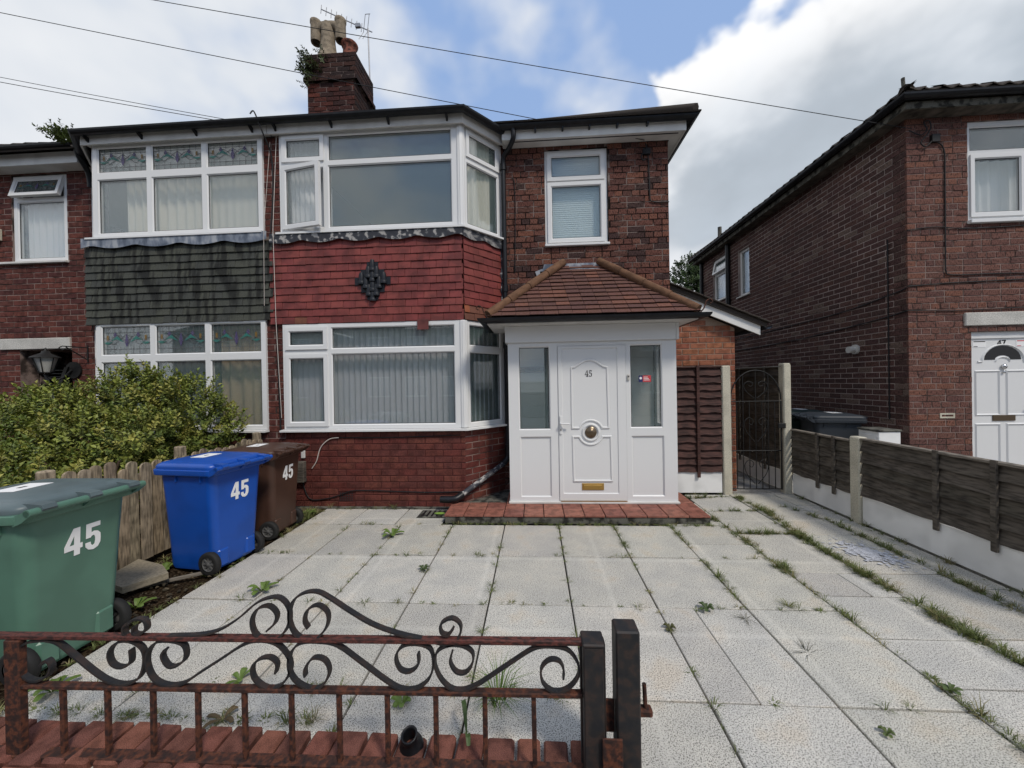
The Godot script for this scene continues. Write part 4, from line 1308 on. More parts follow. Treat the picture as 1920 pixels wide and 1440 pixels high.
func make_house_47() -> void:
	var h := thing("detached_house", "brick house with a darker side wall and white front door numbered 47", "house", Vector3(7.2, 0, -8.8), "brick houses along the drive")
	var x0 := 5.141
	var z0 := -5.5
	var t := facing(Vector3(x0, 0, z0), Vector3.RIGHT)
	var holes := [Rect2(0.785, 3.69, 1.55, 1.38), Rect2(0.81, 0.15, 1.15, 2.06)]
	var f := wall(h, "front_wall", t * Transform3D(Basis(), Vector3(0.007, 0, 0)), 4.2, 5.2, holes.map(func(r): return Rect2(r.position - Vector2(0.007, 0), r.size)), M.mortar_pale)
	brickwork(h, f, t, 4.2, 5.2, holes, OLD, "garden", front47_tones, [Rect2(-1, -1, 6, 1.55)])
	var st := facing(Vector3(x0, 0, -11.8), Vector3.BACK)
	var sh := [Rect2(2.0, 3.66, 0.49, 1.14), Rect2(0.68, 3.80, 0.82, 1.18)]
	var sw := wall(h, "side_wall", st, 6.09, 5.2, sh, M.mortar_side)
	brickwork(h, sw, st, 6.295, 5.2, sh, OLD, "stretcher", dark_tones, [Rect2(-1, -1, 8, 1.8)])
	side_shell(h, "back_wall", Vector3(x0 + 0.23, 0, -12.0), Vector3(9.3, 5.2, -11.8), M.mortar_dark)
	side_shell(h, "far_wall", Vector3(9.12, 0, -11.8), Vector3(9.34, 5.2, z0 - 0.24), M.mortar_dark)
	var rm := Shape.new()
	rm.box(Vector3(x0 + 0.23, 0.1, -8.3), Vector3(9.1, 5.1, -8.2))
	part(rm, "partition", M.room, h)
	rm = Shape.new()
	rm.box(Vector3(x0 + 0.23, 2.62, -11.8), Vector3(9.1, 2.78, z0 - 0.24))
	rm.box(Vector3(x0 + 0.23, 5.1, -11.8), Vector3(9.1, 5.16, z0 - 0.24))
	rm.box(Vector3(x0 + 0.23, -0.02, -11.8), Vector3(9.1, 0.1, z0 - 0.24))
	part(rm, "floor", M.carpet, h)
	var li := Shape.new()
	li.cbox(Vector3(5.853, 2.29, z0 - 0.05), Vector3(7.4, 2.468, z0 + 0.025), 0.008)
	part(li, "lintel", M.lintel, h)
	# upper window
	var win := window(h, facing(Vector3(5.93, 3.72, z0 - 0.03), Vector3.RIGHT), 1.53, 1.35, [
		[Rect2(0.05, 0.96, 1.43, 0.33), "fixed"], [Rect2(0.06, 0.07, 0.66, 0.82), "sash", 0.0, "left"], [Rect2(0.82, 0.06, 0.66, 0.84), "fixed"]])
	var sl := Shape.new()
	sl.cbox(Vector3(5.915, 3.675, z0 - 0.06), Vector3(7.5, 3.725, z0 + 0.05), 0.006)
	part(sl, "sill", M.upvc, win)
	# side windows
	window(h, facing(Vector3(x0 + 0.06, 3.66, -9.8), Vector3.BACK), 0.49, 1.14, [[Rect2(0.05, 0.05, 0.39, 1.04), "fixed"]])
	window(h, facing(Vector3(x0 + 0.05, 3.80, -11.12), Vector3.BACK), 0.82, 1.18, [[Rect2(0.05, 0.78, 0.72, 0.34), "sash", 12.0, "top"], [Rect2(0.05, 0.05, 0.72, 0.66), "fixed"]])
	for e in [[-9.84, 0.57, 3.63], [-11.16, 0.9, 3.77]]:
		var ss := Shape.new()
		ss.cbox(Vector3(x0 - 0.035, e[2], e[0]), Vector3(x0 + 0.06, e[2] + 0.03, e[0] + e[1]), 0.005)
		part(ss, "sill", M.upvc_dull, h)
	# front door
	var dz := z0 - 0.06
	var fr := Shape.new()
	fr.holed(facing(Vector3(5.955, 0.15, dz + 0.02), Vector3.RIGHT), Rect2(0, 0, 1.14, 2.06), [Rect2(0.035, 0.04, 0.86, 1.93)], 0.07, 0.0)
	part(fr, "door_frame", M.upvc, h)
	var dt := facing(Vector3(5.995, 0.2, dz), Vector3.RIGHT)
	var ds := Shape.new()
	ds.holed(dt, Rect2(0, 0, 0.845, 1.92), [], 0.05)
	var door := part(ds, "front_door", M.upvc, h)
	var mo := Shape.new()
	for r in [Rect2(0.06, 0.87, 0.30, 0.60), Rect2(0.46, 0.87, 0.30, 0.60), Rect2(0.06, 0.14, 0.30, 0.60), Rect2(0.46, 0.14, 0.30, 0.60)]:
		var q := [Vector3(r.position.x, r.position.y, 0), Vector3(r.end.x, r.position.y, 0), Vector3(r.end.x, r.end.y, 0), Vector3(r.position.x, r.end.y, 0)]
		mo.sweep([Vector2(-0.015, 0.0), Vector2(0.015, 0.0), Vector2(0.0, 0.014)], q.map(func(p): return dt * p), Vector3(0, 0, 1), true)
	var arc := []
	for k in 17:
		var g := PI * k / 16.0
		arc.append(dt * Vector3(0.41 - cos(g) * 0.27, 1.60 + sin(g) * 0.23, 0))
	arc.push_front(dt * Vector3(0.09, 1.60, 0))
	arc.append(dt * Vector3(0.73, 1.60, 0))
	mo.sweep([Vector2(-0.014, 0.0), Vector2(0.014, 0.0), Vector2(0.0, 0.016)], arc, Vector3(0, 0, 1))
	var arc2 := []
	for k in 9:
		var g := PI * k / 8.0
		arc2.append(dt * Vector3(0.41 - cos(g) * 0.09, 1.60 + sin(g) * 0.06, 0))
	mo.sweep([Vector2(-0.012, 0.0), Vector2(0.012, 0.0), Vector2(0.0, 0.014)], arc2, Vector3(0, 0, 1))
	part(mo, "moulding", M.upvc, door)
	var fl := []
	for k in 13:
		var g := PI * k / 12.0
		fl.append(Vector2(0.41 - cos(g) * 0.235, 1.625 + sin(g) * 0.19))
	for k in 9:
		var g := PI * k / 8.0
		fl.append(Vector2(0.41 + cos(g) * 0.10, 1.625 + sin(g) * 0.06))
	var fan := Shape.new()
	fan.prism(fl, dt * Transform3D(Basis(), Vector3(0, 0, 0.004)), 0.003)
	part(fan, "fanlight", M.gasket, door)
	var kn := Shape.new()
	kn.lathe([Vector2(0.0, -0.008), Vector2(0.032, -0.004), Vector2(0.036, 0.012), Vector2(0.02, 0.024), Vector2(0, 0.026)], dt * Transform3D(Basis(Vector3.RIGHT, PI / 2), Vector3(0.415, 1.53, 0.012)), 14)
	kn.lathe([Vector2(0.0, 0), Vector2(0.018, 0.004), Vector2(0.016, 0.014), Vector2(0, 0.016)], dt * Transform3D(Basis(Vector3.RIGHT, PI / 2), Vector3(0.415, 1.455, 0.008)), 12)
	part(kn, "knocker", M.chrome, door)
	var lb := Shape.new()
	lb.cbox(dt * Vector3(0.27, 0.785, 0), dt * Vector3(0.56, 0.865, 0.012), 0.004)
	part(lb, "letterbox", M.bronze, door)
	word("47", "number", M.ink, door, dt * Transform3D(Basis(), Vector3(0.40, 1.855, 0.0)), 0.075)
	for e in [[0.03, 0.17, M.ink], [0.585, 0.17, M.sticker_red]]:
		var sk := Shape.new()
		sk.box(dt * Vector3(e[0], 1.80, 0.001), dt * Vector3(e[0] + e[1], 1.89, 0.003))
		part(sk, "sticker", M.sticker, door)
		var bar := Shape.new()
		bar.box(dt * Vector3(e[0] + 0.01, 1.872, 0.0035), dt * Vector3(e[0] + e[1] - 0.01, 1.884, 0.0045))
		bar.box(dt * Vector3(e[0] + 0.01, 1.806, 0.0035), dt * Vector3(e[0] + 0.06, 1.814, 0.0045))
		part(bar, "sticker_print", e[2], door)
	var hd := Shape.new()
	hd.cbox(Vector3(6.80, 1.05, dz + 0.02), Vector3(6.84, 1.27, dz + 0.035), 0.004)
	hd.beam(Vector3(6.83, 1.2, dz + 0.06), Vector3(6.70, 1.2, dz + 0.06), 0.018, 0.018, Vector3.UP, 0.004)
	part(hd, "handle", M.ink, door)
	# letter plate in the wall, flue, cables
	var lp := Shape.new()
	lp.holed(facing(Vector3(5.53, 1.035, z0 + 0.008), Vector3.RIGHT), Rect2(0, 0, 0.19, 0.07), [Rect2(0.02, 0.022, 0.15, 0.026)], 0.012)
	part(lp, "wall_letterbox", M.post_cream, h)
	var flu := Shape.new()
	flu.tube([Vector3(x0 + 0.02, 2.06, -6.35), Vector3(x0 - 0.03, 2.06, -6.35)], 0.075, 16)
	flu.tube([Vector3(x0 - 0.03, 2.06, -6.35), Vector3(x0 - 0.10, 2.055, -6.35)], 0.042, 16)
	flu.tube([Vector3(x0 - 0.08, 2.055, -6.35), Vector3(x0 - 0.12, 2.055, -6.35)], 0.052, 16)
	part(flu, "boiler_flue", M.upvc_dull, h)
	var cb := Shape.new()
	cb.tube(spline([Vector3(5.15, 4.97, z0 + 0.03), Vector3(5.30, 4.90, z0 + 0.03), Vector3(5.36, 4.96, z0 + 0.05), Vector3(5.33, 5.06, z0 + 0.04), Vector3(5.40, 5.08, z0 + 0.04), Vector3(5.41, 4.98, z0 + 0.05), Vector3(5.36, 4.88, z0 + 0.04), Vector3(5.30, 4.80, z0 + 0.03), Vector3(5.36, 4.74, z0 + 0.03), Vector3(5.45, 4.82, z0 + 0.03)], 4), 0.008, 6)
	cb.box(Vector3(5.44, 4.80, z0), Vector3(5.54, 4.90, z0 + 0.04))
	cb.tube(spline([Vector3(5.50, 4.82, z0 + 0.012), Vector3(5.61, 4.70, z0 + 0.012), Vector3(5.62, 4.3, z0 + 0.012), Vector3(5.615, 3.2, z0 + 0.012), Vector3(5.62, 3.05, z0 + 0.012), Vector3(5.7, 2.99, z0 + 0.012), Vector3(6.3, 2.99, z0 + 0.012), Vector3(7.4, 2.97, z0 + 0.012)], 4), 0.008, 6)
	cb.tube(spline([Vector3(5.13, 3.62, z0 + 0.01), Vector3(5.5, 3.65, z0 + 0.012), Vector3(6.0, 3.61, z0 + 0.012), Vector3(7.4, 3.65, z0 + 0.012)], 4), 0.007, 6)
	cb.tube([Vector3(5.13, 2.85, z0 + 0.012), Vector3(5.6, 2.88, z0 + 0.012), Vector3(7.4, 2.92, z0 + 0.012)], 0.008, 6)
	cb.tube([Vector3(5.13, 2.52, z0 + 0.012), Vector3(5.7, 2.50, z0 + 0.012), Vector3(7.4, 2.54, z0 + 0.012)], 0.006, 6)
	part(cb, "front_cable", M.cable, h)
	var cs := Shape.new()
	cs.tube(spline([Vector3(x0 - 0.012, 2.84, z0), Vector3(x0 - 0.012, 2.80, -5.7), Vector3(x0 - 0.012, 2.7, -6.6), Vector3(x0 - 0.012, 2.66, -8.0), Vector3(x0 - 0.012, 2.6, -10.5)], 4), 0.008, 6)
	cs.tube(spline([Vector3(x0 - 0.012, 2.52, z0), Vector3(x0 - 0.012, 2.45, -6.2), Vector3(x0 - 0.012, 2.36, -7.8), Vector3(x0 - 0.012, 2.33, -10.0)], 4), 0.008, 6)
	cs.tube([Vector3(x0 - 0.012, 3.6, -5.78), Vector3(x0 - 0.012, 1.0, -5.78)], 0.008, 6)
	part(cs, "side_cable", M.cable, h)
	# roof and dark eaves
	hip_roof(h, 4.86, 13.0, true, true, -5.2, -12.1, 5.30, 2.3)
	eave_tiles(h, Vector3(4.9, 5.32, -5.19), Vector3(9.5, 5.32, -5.19), M.roof_tile)
	eave_tiles(h, Vector3(4.85, 5.32, -12.0), Vector3(4.85, 5.32, -5.2), M.roof_tile)
	var fa := Shape.new()
	fa.sweep(rect_profile(0.022, 0.09), [Vector3(4.95, 5.19, -12.0), Vector3(4.95, 5.19, -5.30), Vector3(9.5, 5.19, -5.30)])
	part(fa, "fascia", M.concrete_dark, h)
	var so := Shape.new()
	so.box(Vector3(4.96, 5.145, z0 + 0.002), Vector3(9.4, 5.155, -5.31))
	so.box(Vector3(4.96, 5.145, -12.0), Vector3(x0 - 0.002, 5.155, z0 + 0.001))
	part(so, "soffit", M.board_dark, h)
	var gu := Shape.new()
	gutter_path(gu, [Vector3(4.88, 5.29, -12.05), Vector3(4.88, 5.29, -5.235), Vector3(9.5, 5.29, -5.235)], 0.06)
	part(gu, "gutter", M.gutter, h)
	var dp := Shape.new()
	dp.tube([Vector3(x0 - 0.06, 5.2, -10.18), Vector3(x0 - 0.06, 0.1, -10.18)], 0.055, 10)
	dp.tube([Vector3(x0 - 0.05, 5.2, -11.75), Vector3(x0 - 0.05, 0.1, -11.75)], 0.045, 10)
	part(dp, "downpipe", M.gutter, h)
	var nub := Shape.new()
	nub.tube([Vector3(4.93, 5.4, -5.3), Vector3(4.92, 5.56, -5.3)], 0.02, 8)
	nub.tube([Vector3(4.95, 5.38, -10.3), Vector3(4.95, 5.64, -10.3)], 0.05, 8)
	part(nub, "vent_pipe", M.concrete_dark, h)
	lay_bricks(h, M.brick, 300)


func make_extension() -> void:
	var h := thing("side_extension", "orange brick side extension under a sloping roof with a white bargeboard", "extension", Vector3(2.4, 0, -7.0))
	var t := facing(Vector3(1.925, 0, -5.62), Vector3.RIGHT)
	var w := 0.965
	var s := Shape.new()
	s.prism([Vector2(0, 0), Vector2(w, 0), Vector2(w, 2.36), Vector2(0, 2.80)], t * Transform3D(Basis(), Vector3(0, 0, -0.007)), 0.2)
	var f := part(s, "front_wall", M.mortar_new, h)
	var before: int = brick_lists.get(h, []).size()
	brickwork(h, f, t, w, 2.80, [], Vector2(0.229, 0.083), "stretcher", orange_tones, [Rect2(-1, -1, 1.75, 2.75)])
	var kept := []
	for b in brick_lists[h]:
		var q: Vector3 = t.affine_inverse() * b[0]
		if q.y + b[2].y < 2.80 - (q.x + b[2].x) / w * 0.44 + 0.02: kept.append(b)
	brick_lists[h] = kept
	side_shell(h, "side_wall", Vector3(2.69, 0, -11.8), Vector3(2.885, 2.36, -5.83), M.mortar_new)
	side_shell(h, "back_wall", Vector3(1.925, 0, -12.0), Vector3(2.885, 2.36, -11.8), M.mortar_new)
	var slope := (Vector3(3.16, 2.36, 0) - Vector3(1.92, 2.90, 0)).normalized()
	var bb := Shape.new()
	bb.prism([Vector2(1.925, 2.78), Vector2(3.18, 2.235), Vector2(3.18, 2.375), Vector2(1.925, 2.92)], Transform3D(Basis(), Vector3(0, 0, -5.50)), 0.025)
	part(bb, "bargeboard", M.white_board, h)
	var ro := Shape.new()
	ro.prism([Vector2(1.915, 2.915), Vector2(3.25, 2.335), Vector2(3.25, 2.40), Vector2(1.915, 2.985)], Transform3D(Basis(), Vector3(0, 0, -5.47)), 6.5)
	part(ro, "roof", M.roof_tile, h)
	var k := 0
	while k < 9:                                                            # verge tiles along the slope
		var c := Shape.new()
		var p := Vector3(1.92, 2.985, -5.46).lerp(Vector3(3.27, 2.395, -5.46), k / 9.0)
		var q := Vector3(1.92, 2.985, -5.46).lerp(Vector3(3.27, 2.395, -5.46), (k + 1.15) / 9.0)
		c.beam(p + Vector3(0, 0.012 + rng.randf_range(-0.003, 0.003), -0.06), q + Vector3(0, 0.018, -0.06), 0.18, 0.018, Vector3.BACK, 0.004)
		part(c, "verge_tile", M.roof_tile, h)
		k += 1
	var g := Shape.new()
	gutter_path(g, [Vector3(3.26, 2.36, -11.8), Vector3(3.26, 2.36, -5.45)], 0.055)
	part(g, "gutter", M.gutter, h)
	lay_bricks(h, M.brick_plain, 300)


# ------------------------------------------------------------------ porch and doorstep
func make_porch() -> void:
	var h := thing("porch", "white plastic porch with panelled door numbered 45 under a hipped clay tile roof", "porch", Vector3(0.7, 0.1, -5.0))
	var z := -4.73
	var ft := facing(Vector3(-0.335, 0.13, z), Vector3.RIGHT)
	var hole := func(a: float, b: float, c: float, d: float) -> Rect2: return Rect2(a + 0.335, c - 0.13, b - a, d - c)
	var gl: Rect2 = hole.call(-0.207, 0.191, 1.023, 2.072)
	var gr: Rect2 = hole.call(1.171, 1.565, 1.036, 2.072)
	var pl: Rect2 = hole.call(-0.195, 0.191, 0.18, 0.94)
	var pr: Rect2 = hole.call(1.185, 1.578, 0.19, 0.94)
	var dh: Rect2 = hole.call(0.285, 1.125, 0.135, 2.07)
	var s := Shape.new()
	s.holed(ft, Rect2(0, 0, 2.07, 1.99), [gl, gr, pl, pr, dh], 0.07, 0.014)
	part(s, "front_frame", M.upvc, h)
	for r in [pl, pr]:
		var p := Shape.new()
		p.holed(ft * Transform3D(Basis(), Vector3(0, 0, -0.02)), r.grow(-0.002), [], 0.03)
		part(p, "infill_panel", M.upvc, h)
	for r in [gl, gr]:
		var seal := Shape.new()
		seal.holed(ft * Transform3D(Basis(), Vector3(0, 0, -0.0165)), r.grow(-0.010), [r.grow(-0.019)], 0.006)
		part(seal, "seal", M.gasket, h)
		var g := Shape.new()
		var e: Rect2 = r.grow(-0.012)
		double_glazing(g, ft, e)
		part(g, "pane", M.glass, h)
	for sx in [0, 1]:
		var st := facing(Vector3(-0.335, 0.13, FACADE + 0.02), Vector3.BACK) if sx == 0 else facing(Vector3(1.735, 0.13, z - 0.072), Vector3.FORWARD)
		var w := 0.575
		var side := Shape.new()
		var hg := Rect2(0.08, 0.91, w - 0.16, 1.03)
		side.holed(st, Rect2(0, 0, w, 1.99), [hg, Rect2(0.08, 0.06, w - 0.16, 0.75)], 0.06, 0.014)
		part(side, "side_frame", M.upvc, h)
		var sp := Shape.new()
		sp.holed(st * Transform3D(Basis(), Vector3(0, 0, -0.02)), Rect2(0.082, 0.062, w - 0.164, 0.746), [], 0.03)
		part(sp, "infill_panel", M.upvc, h)
		var g := Shape.new()
		var e := hg.grow(-0.01)
		double_glazing(g, st, e)
		part(g, "pane", M.glass, h)
	var base := Shape.new()
	base.cbox(Vector3(-0.35, 0.101, FACADE + 0.02), Vector3(-0.27, 0.129, z + 0.025), 0.004)
	base.cbox(Vector3(-0.35, 0.1, z - 0.08), Vector3(1.75, 0.1295, z + 0.03), 0.006)
	base.cbox(Vector3(1.67, 0.101, FACADE + 0.02), Vector3(1.75, 0.129, z + 0.025), 0.004)
	part(base, "base_sill", M.upvc_dull, h)
	var fa := Shape.new()
	fa.cbox(Vector3(-0.365, 2.121, z - 0.06), Vector3(1.725, 2.325, z + 0.035), 0.004)
	fa.cbox(Vector3(1.728, 2.121, z - 0.06), Vector3(1.762, 2.325, z + 0.036), 0.004)
	fa.box(Vector3(-0.365, 2.122, FACADE + 0.01), Vector3(-0.335, 2.325, z - 0.061))
	fa.box(Vector3(1.732, 2.122, FACADE + 0.01), Vector3(1.762, 2.325, z - 0.061))
	part(fa, "fascia", M.upvc, h)
	var ce := Shape.new()
	ce.box(Vector3(-0.33, 2.122, FACADE + 0.01), Vector3(1.73, 2.14, z - 0.075))
	part(ce, "ceiling", M.room_pale, h)
	# door
	var dt := facing(Vector3(0.29, 0.14, z + 0.012), Vector3.RIGHT)
	var ds := Shape.new()
	ds.holed(dt, Rect2(0, 0, 0.83, 1.925), [Rect2(0.045, 0.085, 0.685, 1.81)], 0.055, 0.012)
	ds.holed(dt * Transform3D(Basis(), Vector3(0, 0, -0.011)), Rect2(0.046, 0.086, 0.683, 1.808), [], 0.04)
	var door := part(ds, "front_door", M.upvc, h)
	var zf := z + 0.002
	var mo := Shape.new()
	var prof := [Vector2(-0.013, 0.0), Vector2(-0.006, 0.012), Vector2(0.006, 0.012), Vector2(0.013, 0.0)]
	var up := [Vector3(0.455, 1.045, zf), Vector3(0.455, 1.795, zf), Vector3(0.50, 1.805, zf), Vector3(0.56, 1.845, zf), Vector3(0.62, 1.88, zf), Vector3(0.675, 1.89, zf), Vector3(0.73, 1.88, zf), Vector3(0.79, 1.845, zf), Vector3(0.85, 1.805, zf), Vector3(0.895, 1.795, zf), Vector3(0.905, 1.045, zf), Vector3(0.825, 1.045, zf)]
	for k in 11:
		var g := deg_to_rad(22.0 + 136.0 * k / 10.0)
		up.append(Vector3(0.684 + cos(g) * 0.152, 0.988 + sin(g) * 0.152, zf))
	up.append(Vector3(0.54, 1.045, zf))
	mo.sweep(prof, up, Vector3.BACK, true)
	var lo := [Vector3(0.468, 0.385, zf), Vector3(0.935, 0.385, zf), Vector3(0.928, 0.935, zf), Vector3(0.828, 0.935, zf)]
	for k in 11:
		var g := deg_to_rad(-22.0 - 136.0 * k / 10.0)
		lo.append(Vector3(0.684 + cos(g) * 0.152, 0.988 + sin(g) * 0.152, zf))
	lo.append(Vector3(0.54, 0.935, zf))
	lo.append(Vector3(0.462, 0.935, zf))
	mo.sweep(prof, lo, Vector3.BACK, true)
	var ring := []
	for k in 28: ring.append(Vector3(0.684 + cos(TAU * k / 28) * 0.098, 0.988 + sin(TAU * k / 28) * 0.098, zf))
	mo.sweep([Vector2(-0.016, 0.0), Vector2(-0.006, 0.016), Vector2(0.006, 0.016), Vector2(0.016, 0.0)], ring, Vector3.BACK, true)
	part(mo, "moulding", M.upvc, door)
	var kn := Shape.new()
	kn.lathe([Vector2(0.073, 0.0), Vector2(0.07, 0.012), Vector2(0.05, 0.014), Vector2(0.036, 0.028), Vector2(0.015, 0.034), Vector2(0.0, 0.035)], Transform3D(Basis(Vector3.RIGHT, PI / 2), Vector3(0.684, 0.988, zf)), 24)
	part(kn, "knob_rose", M.bronze, door)
	var lb := Shape.new()
	lb.cbox(Vector3(0.565, 0.27, zf), Vector3(0.835, 0.355, zf + 0.008), 0.003)
	lb.cbox(Vector3(0.585, 0.287, zf + 0.006), Vector3(0.815, 0.338, zf + 0.018), 0.006)
	part(lb, "letterbox", M.brass, door)
	var hd := Shape.new()
	hd.cbox(Vector3(0.298, 0.965, zf + 0.01), Vector3(0.328, 1.20, zf + 0.024), 0.006)
	hd.beam(Vector3(0.312, 1.105, zf + 0.055), Vector3(0.425, 1.10, zf + 0.055), 0.02, 0.018, Vector3.UP, 0.006)
	hd.beam(Vector3(0.312, 1.105, zf + 0.02), Vector3(0.312, 1.105, zf + 0.062), 0.02, 0.02, Vector3.RIGHT, 0.004)
	part(hd, "handle", M.upvc, door)
	var ky := Shape.new()
	ky.box(Vector3(0.308, 1.01, zf + 0.0245), Vector3(0.319, 1.04, zf + 0.0265))
	part(ky, "keyhole", M.ink, door)
	word("45", "number", M.ink, door, Transform3D(Basis(), Vector3(0.668, 1.72, zf)), 0.078, false, true, 0.8)
	var th := Shape.new()
	th.box(Vector3(0.30, 0.131, z + 0.02), Vector3(1.115, 0.14, z + 0.028))
	part(th, "threshold", M.brass, door)
	var be := Shape.new()
	be.cbox(Vector3(1.137, 1.63, z), Vector3(1.168, 1.70, z + 0.02), 0.005)
	var bell := part(be, "doorbell", M.lintel, h)
	var bp := Shape.new()
	bp.tube([Vector3(1.153, 1.675, z + 0.018), Vector3(1.153, 1.675, z + 0.025)], 0.008, 10)
	part(bp, "button", M.ink, bell)
	var sk := Shape.new()
	sk.box(Vector3(1.285, 1.605, z - 0.0235), Vector3(1.335, 1.685, z - 0.0225))
	part(sk, "security_sticker", M.sticker_navy, h)
	var sk2 := Shape.new()
	sk2.box(Vector3(1.3355, 1.605, z - 0.0235), Vector3(1.435, 1.685, z - 0.0225))
	var st2 := part(sk2, "sticker_label", M.sticker_red, h)
	var sk3 := Shape.new()
	for k in 3: sk3.box(Vector3(1.345, 1.625 + k * 0.018, z - 0.0222), Vector3(1.42 - k * 0.012, 1.632 + k * 0.018, z - 0.0216))
	sk3.tube([Vector3(1.31, 1.652, z - 0.0222), Vector3(1.31, 1.652, z - 0.0216)], 0.016, 12)
	part(sk3, "sticker_print", M.sticker, st2)
	# inside: pale boards and a coat rail
	var inn := Shape.new()
	for k in 12: inn.cbox(Vector3(-0.33, 0.13 + k * 0.165, FACADE + 0.004), Vector3(0.14, 0.2935 + k * 0.165, FACADE + 0.02), 0.0025)
	part(inn, "lining_board", M.room_pale, h)
	var inr := Shape.new()
	for k in 12: inr.cbox(Vector3(1.16, 0.13 + k * 0.165, FACADE + 0.004), Vector3(1.66, 0.2935 + k * 0.165, FACADE + 0.02), 0.0025)
	part(inr, "lining_board", M.room_pale, h)
	var cr := Shape.new()
	cr.cbox(Vector3(-0.22, 1.76, FACADE + 0.021), Vector3(0.14, 1.84, FACADE + 0.045), 0.006)
	for k in 4: cr.tube(spline([Vector3(-0.15 + k * 0.08, 1.80, FACADE + 0.045), Vector3(-0.15 + k * 0.08, 1.78, FACADE + 0.085), Vector3(-0.15 + k * 0.08, 1.81, FACADE + 0.10)], 3), 0.006, 6)
	part(cr, "coat_rail", M.coat_rail, h)
	# hipped clay roof
	var e0 := Vector3(-0.55, 2.40, -4.47)
	var wide := 2.45
	var run := 0.93
	var rise := 0.85
	var shift := 0.97
	var up1 := Vector3(0, rise, -run).normalized()
	var len := Vector2(run, rise).length()
	var deck := Shape.new()
	var a := e0; var b := e0 + Vector3(wide, 0, 0)
	var c := Vector3(e0.x + wide - shift, e0.y + rise, FACADE + 0.01); var d := Vector3(e0.x + shift, e0.y + rise, FACADE + 0.01)
	deck.quad(a, b, c, d)
	deck.flat(Vector3(a.x, a.y, FACADE + 0.01), a, d)
	deck.flat(b, Vector3(b.x, b.y, FACADE + 0.01), c)
	deck.quad(Vector3(a.x, a.y - 0.02, FACADE + 0.01), Vector3(b.x, b.y - 0.02, FACADE + 0.01), b - Vector3(0, 0.02, 0), a - Vector3(0, 0.02, 0))
	var roof := part(deck, "roof", M.roof_tile, h)
	var clay := func(r: int, x: float) -> Color:
		var g := rng.randf()
		if g < 0.12: return Color(0.25, 0.108, 0.08)
		if g < 0.5: return Color(0.175, 0.083, 0.07)
		if g < 0.78: return Color(0.15, 0.074, 0.064)
		return Color(0.195, 0.088, 0.072)
	tiles(roof, "roof_tile", M.tile_clay, Transform3D(Basis(Vector3.RIGHT, up1, Vector3.RIGHT.cross(up1)), e0 + Vector3(0, 0.005, 0.02)), 13, len / 13.0, 0.168, func(v): return Vector2(v / len * shift, wide - v / len * shift), clay)
	var lenl := Vector2(shift, rise).length()
	var upl := Vector3(shift, rise, 0).normalized()
	tiles(roof, "roof_tile", M.tile_clay, Transform3D(Basis(Vector3.BACK, upl, Vector3.BACK.cross(upl)), Vector3(e0.x - 0.02, e0.y + 0.005, FACADE)), 13, lenl / 13.0, 0.168, func(v): return Vector2(0.0, run * (1.0 - v / lenl)), clay)
	var upr := Vector3(-shift, rise, 0).normalized()
	tiles(roof, "roof_tile", M.tile_clay, Transform3D(Basis(Vector3.FORWARD, upr, Vector3.FORWARD.cross(upr)), Vector3(e0.x + wide + 0.02, e0.y + 0.005, e0.z)), 13, lenl / 13.0, 0.168, func(v): return Vector2(run * v / lenl, run), clay)
	for hp in [[a, d], [b, c]]:
		var p0: Vector3 = hp[0] + Vector3(0, 0.035, 0.0)
		var p1: Vector3 = hp[1] + Vector3(0, 0.05, 0.05)
		for k in 4:
			var ht := Shape.new()
			var q0 := p0.lerp(p1, k / 4.0)
			var q1 := p0.lerp(p1, (k + 1.04) / 4.0)
			ht.tube([q0, q0.lerp(q1, 0.5), q1], [0.058, 0.054, 0.050], 14)
			part(ht, "hip_tile", M.hip_clay, roof)
		var sx := -1.0 if p0.x < 0.5 else 1.0
		var ir := Shape.new()
		ir.tube(spline([p0 + Vector3(sx * -0.02, -0.06, 0.06), p0 + Vector3(sx * 0.03, 0.0, 0.07), p0 + Vector3(sx * 0.055, 0.075, 0.07), p0 + Vector3(sx * 0.10, 0.10, 0.07), p0 + Vector3(sx * 0.125, 0.07, 0.07), p0 + Vector3(sx * 0.10, 0.052, 0.07)], 5), 0.008, 6)
		part(ir, "hip_iron", M.iron_rust, roof)
	var lead := Shape.new()
	lead.prism([Vector2(0.05, 3.14), Vector2(0.10, 3.14), Vector2(0.10, 3.20), Vector2(0.42, 3.21), Vector2(0.93, 3.21), Vector2(1.16, 3.13), Vector2(1.2, 3.18), Vector2(1.10, 3.30), Vector2(0.16, 3.30), Vector2(0.14, 3.24), Vector2(0.03, 3.2)], Transform3D(Basis(), Vector3(0, 0, FACADE + 0.014)), 0.006)
	lead.obox(Transform3D(Basis(Vector3.RIGHT, up1, Vector3.RIGHT.cross(up1)), Vector3(0.675, 3.215, FACADE + 0.072)), Vector3(0.5, 0.10, 0.012))
	part(lead, "lead_flashing", M.lead, roof)
	var gu := Shape.new()
	gutter_path(gu, [Vector3(-0.61, 2.385, FACADE + 0.05), Vector3(-0.61, 2.385, -4.42), Vector3(1.955, 2.385, -4.42), Vector3(1.955, 2.385, FACADE + 0.05)], 0.056)
	part(gu, "gutter", M.gutter, h)
	var sf := Shape.new()
	sf.box(Vector3(-0.56, 2.326, FACADE + 0.02), Vector3(1.90, 2.336, -4.475))
	part(sf, "soffit", M.upvc_dull, h)
	var eb := Shape.new()
	eb.sweep(rect_profile(0.016, 0.06), [Vector3(-0.555, 2.365, FACADE + 0.03), Vector3(-0.555, 2.365, -4.47), Vector3(1.905, 2.365, -4.47), Vector3(1.905, 2.365, FACADE + 0.03)])
	part(eb, "eaves_board", M.gutter, h)


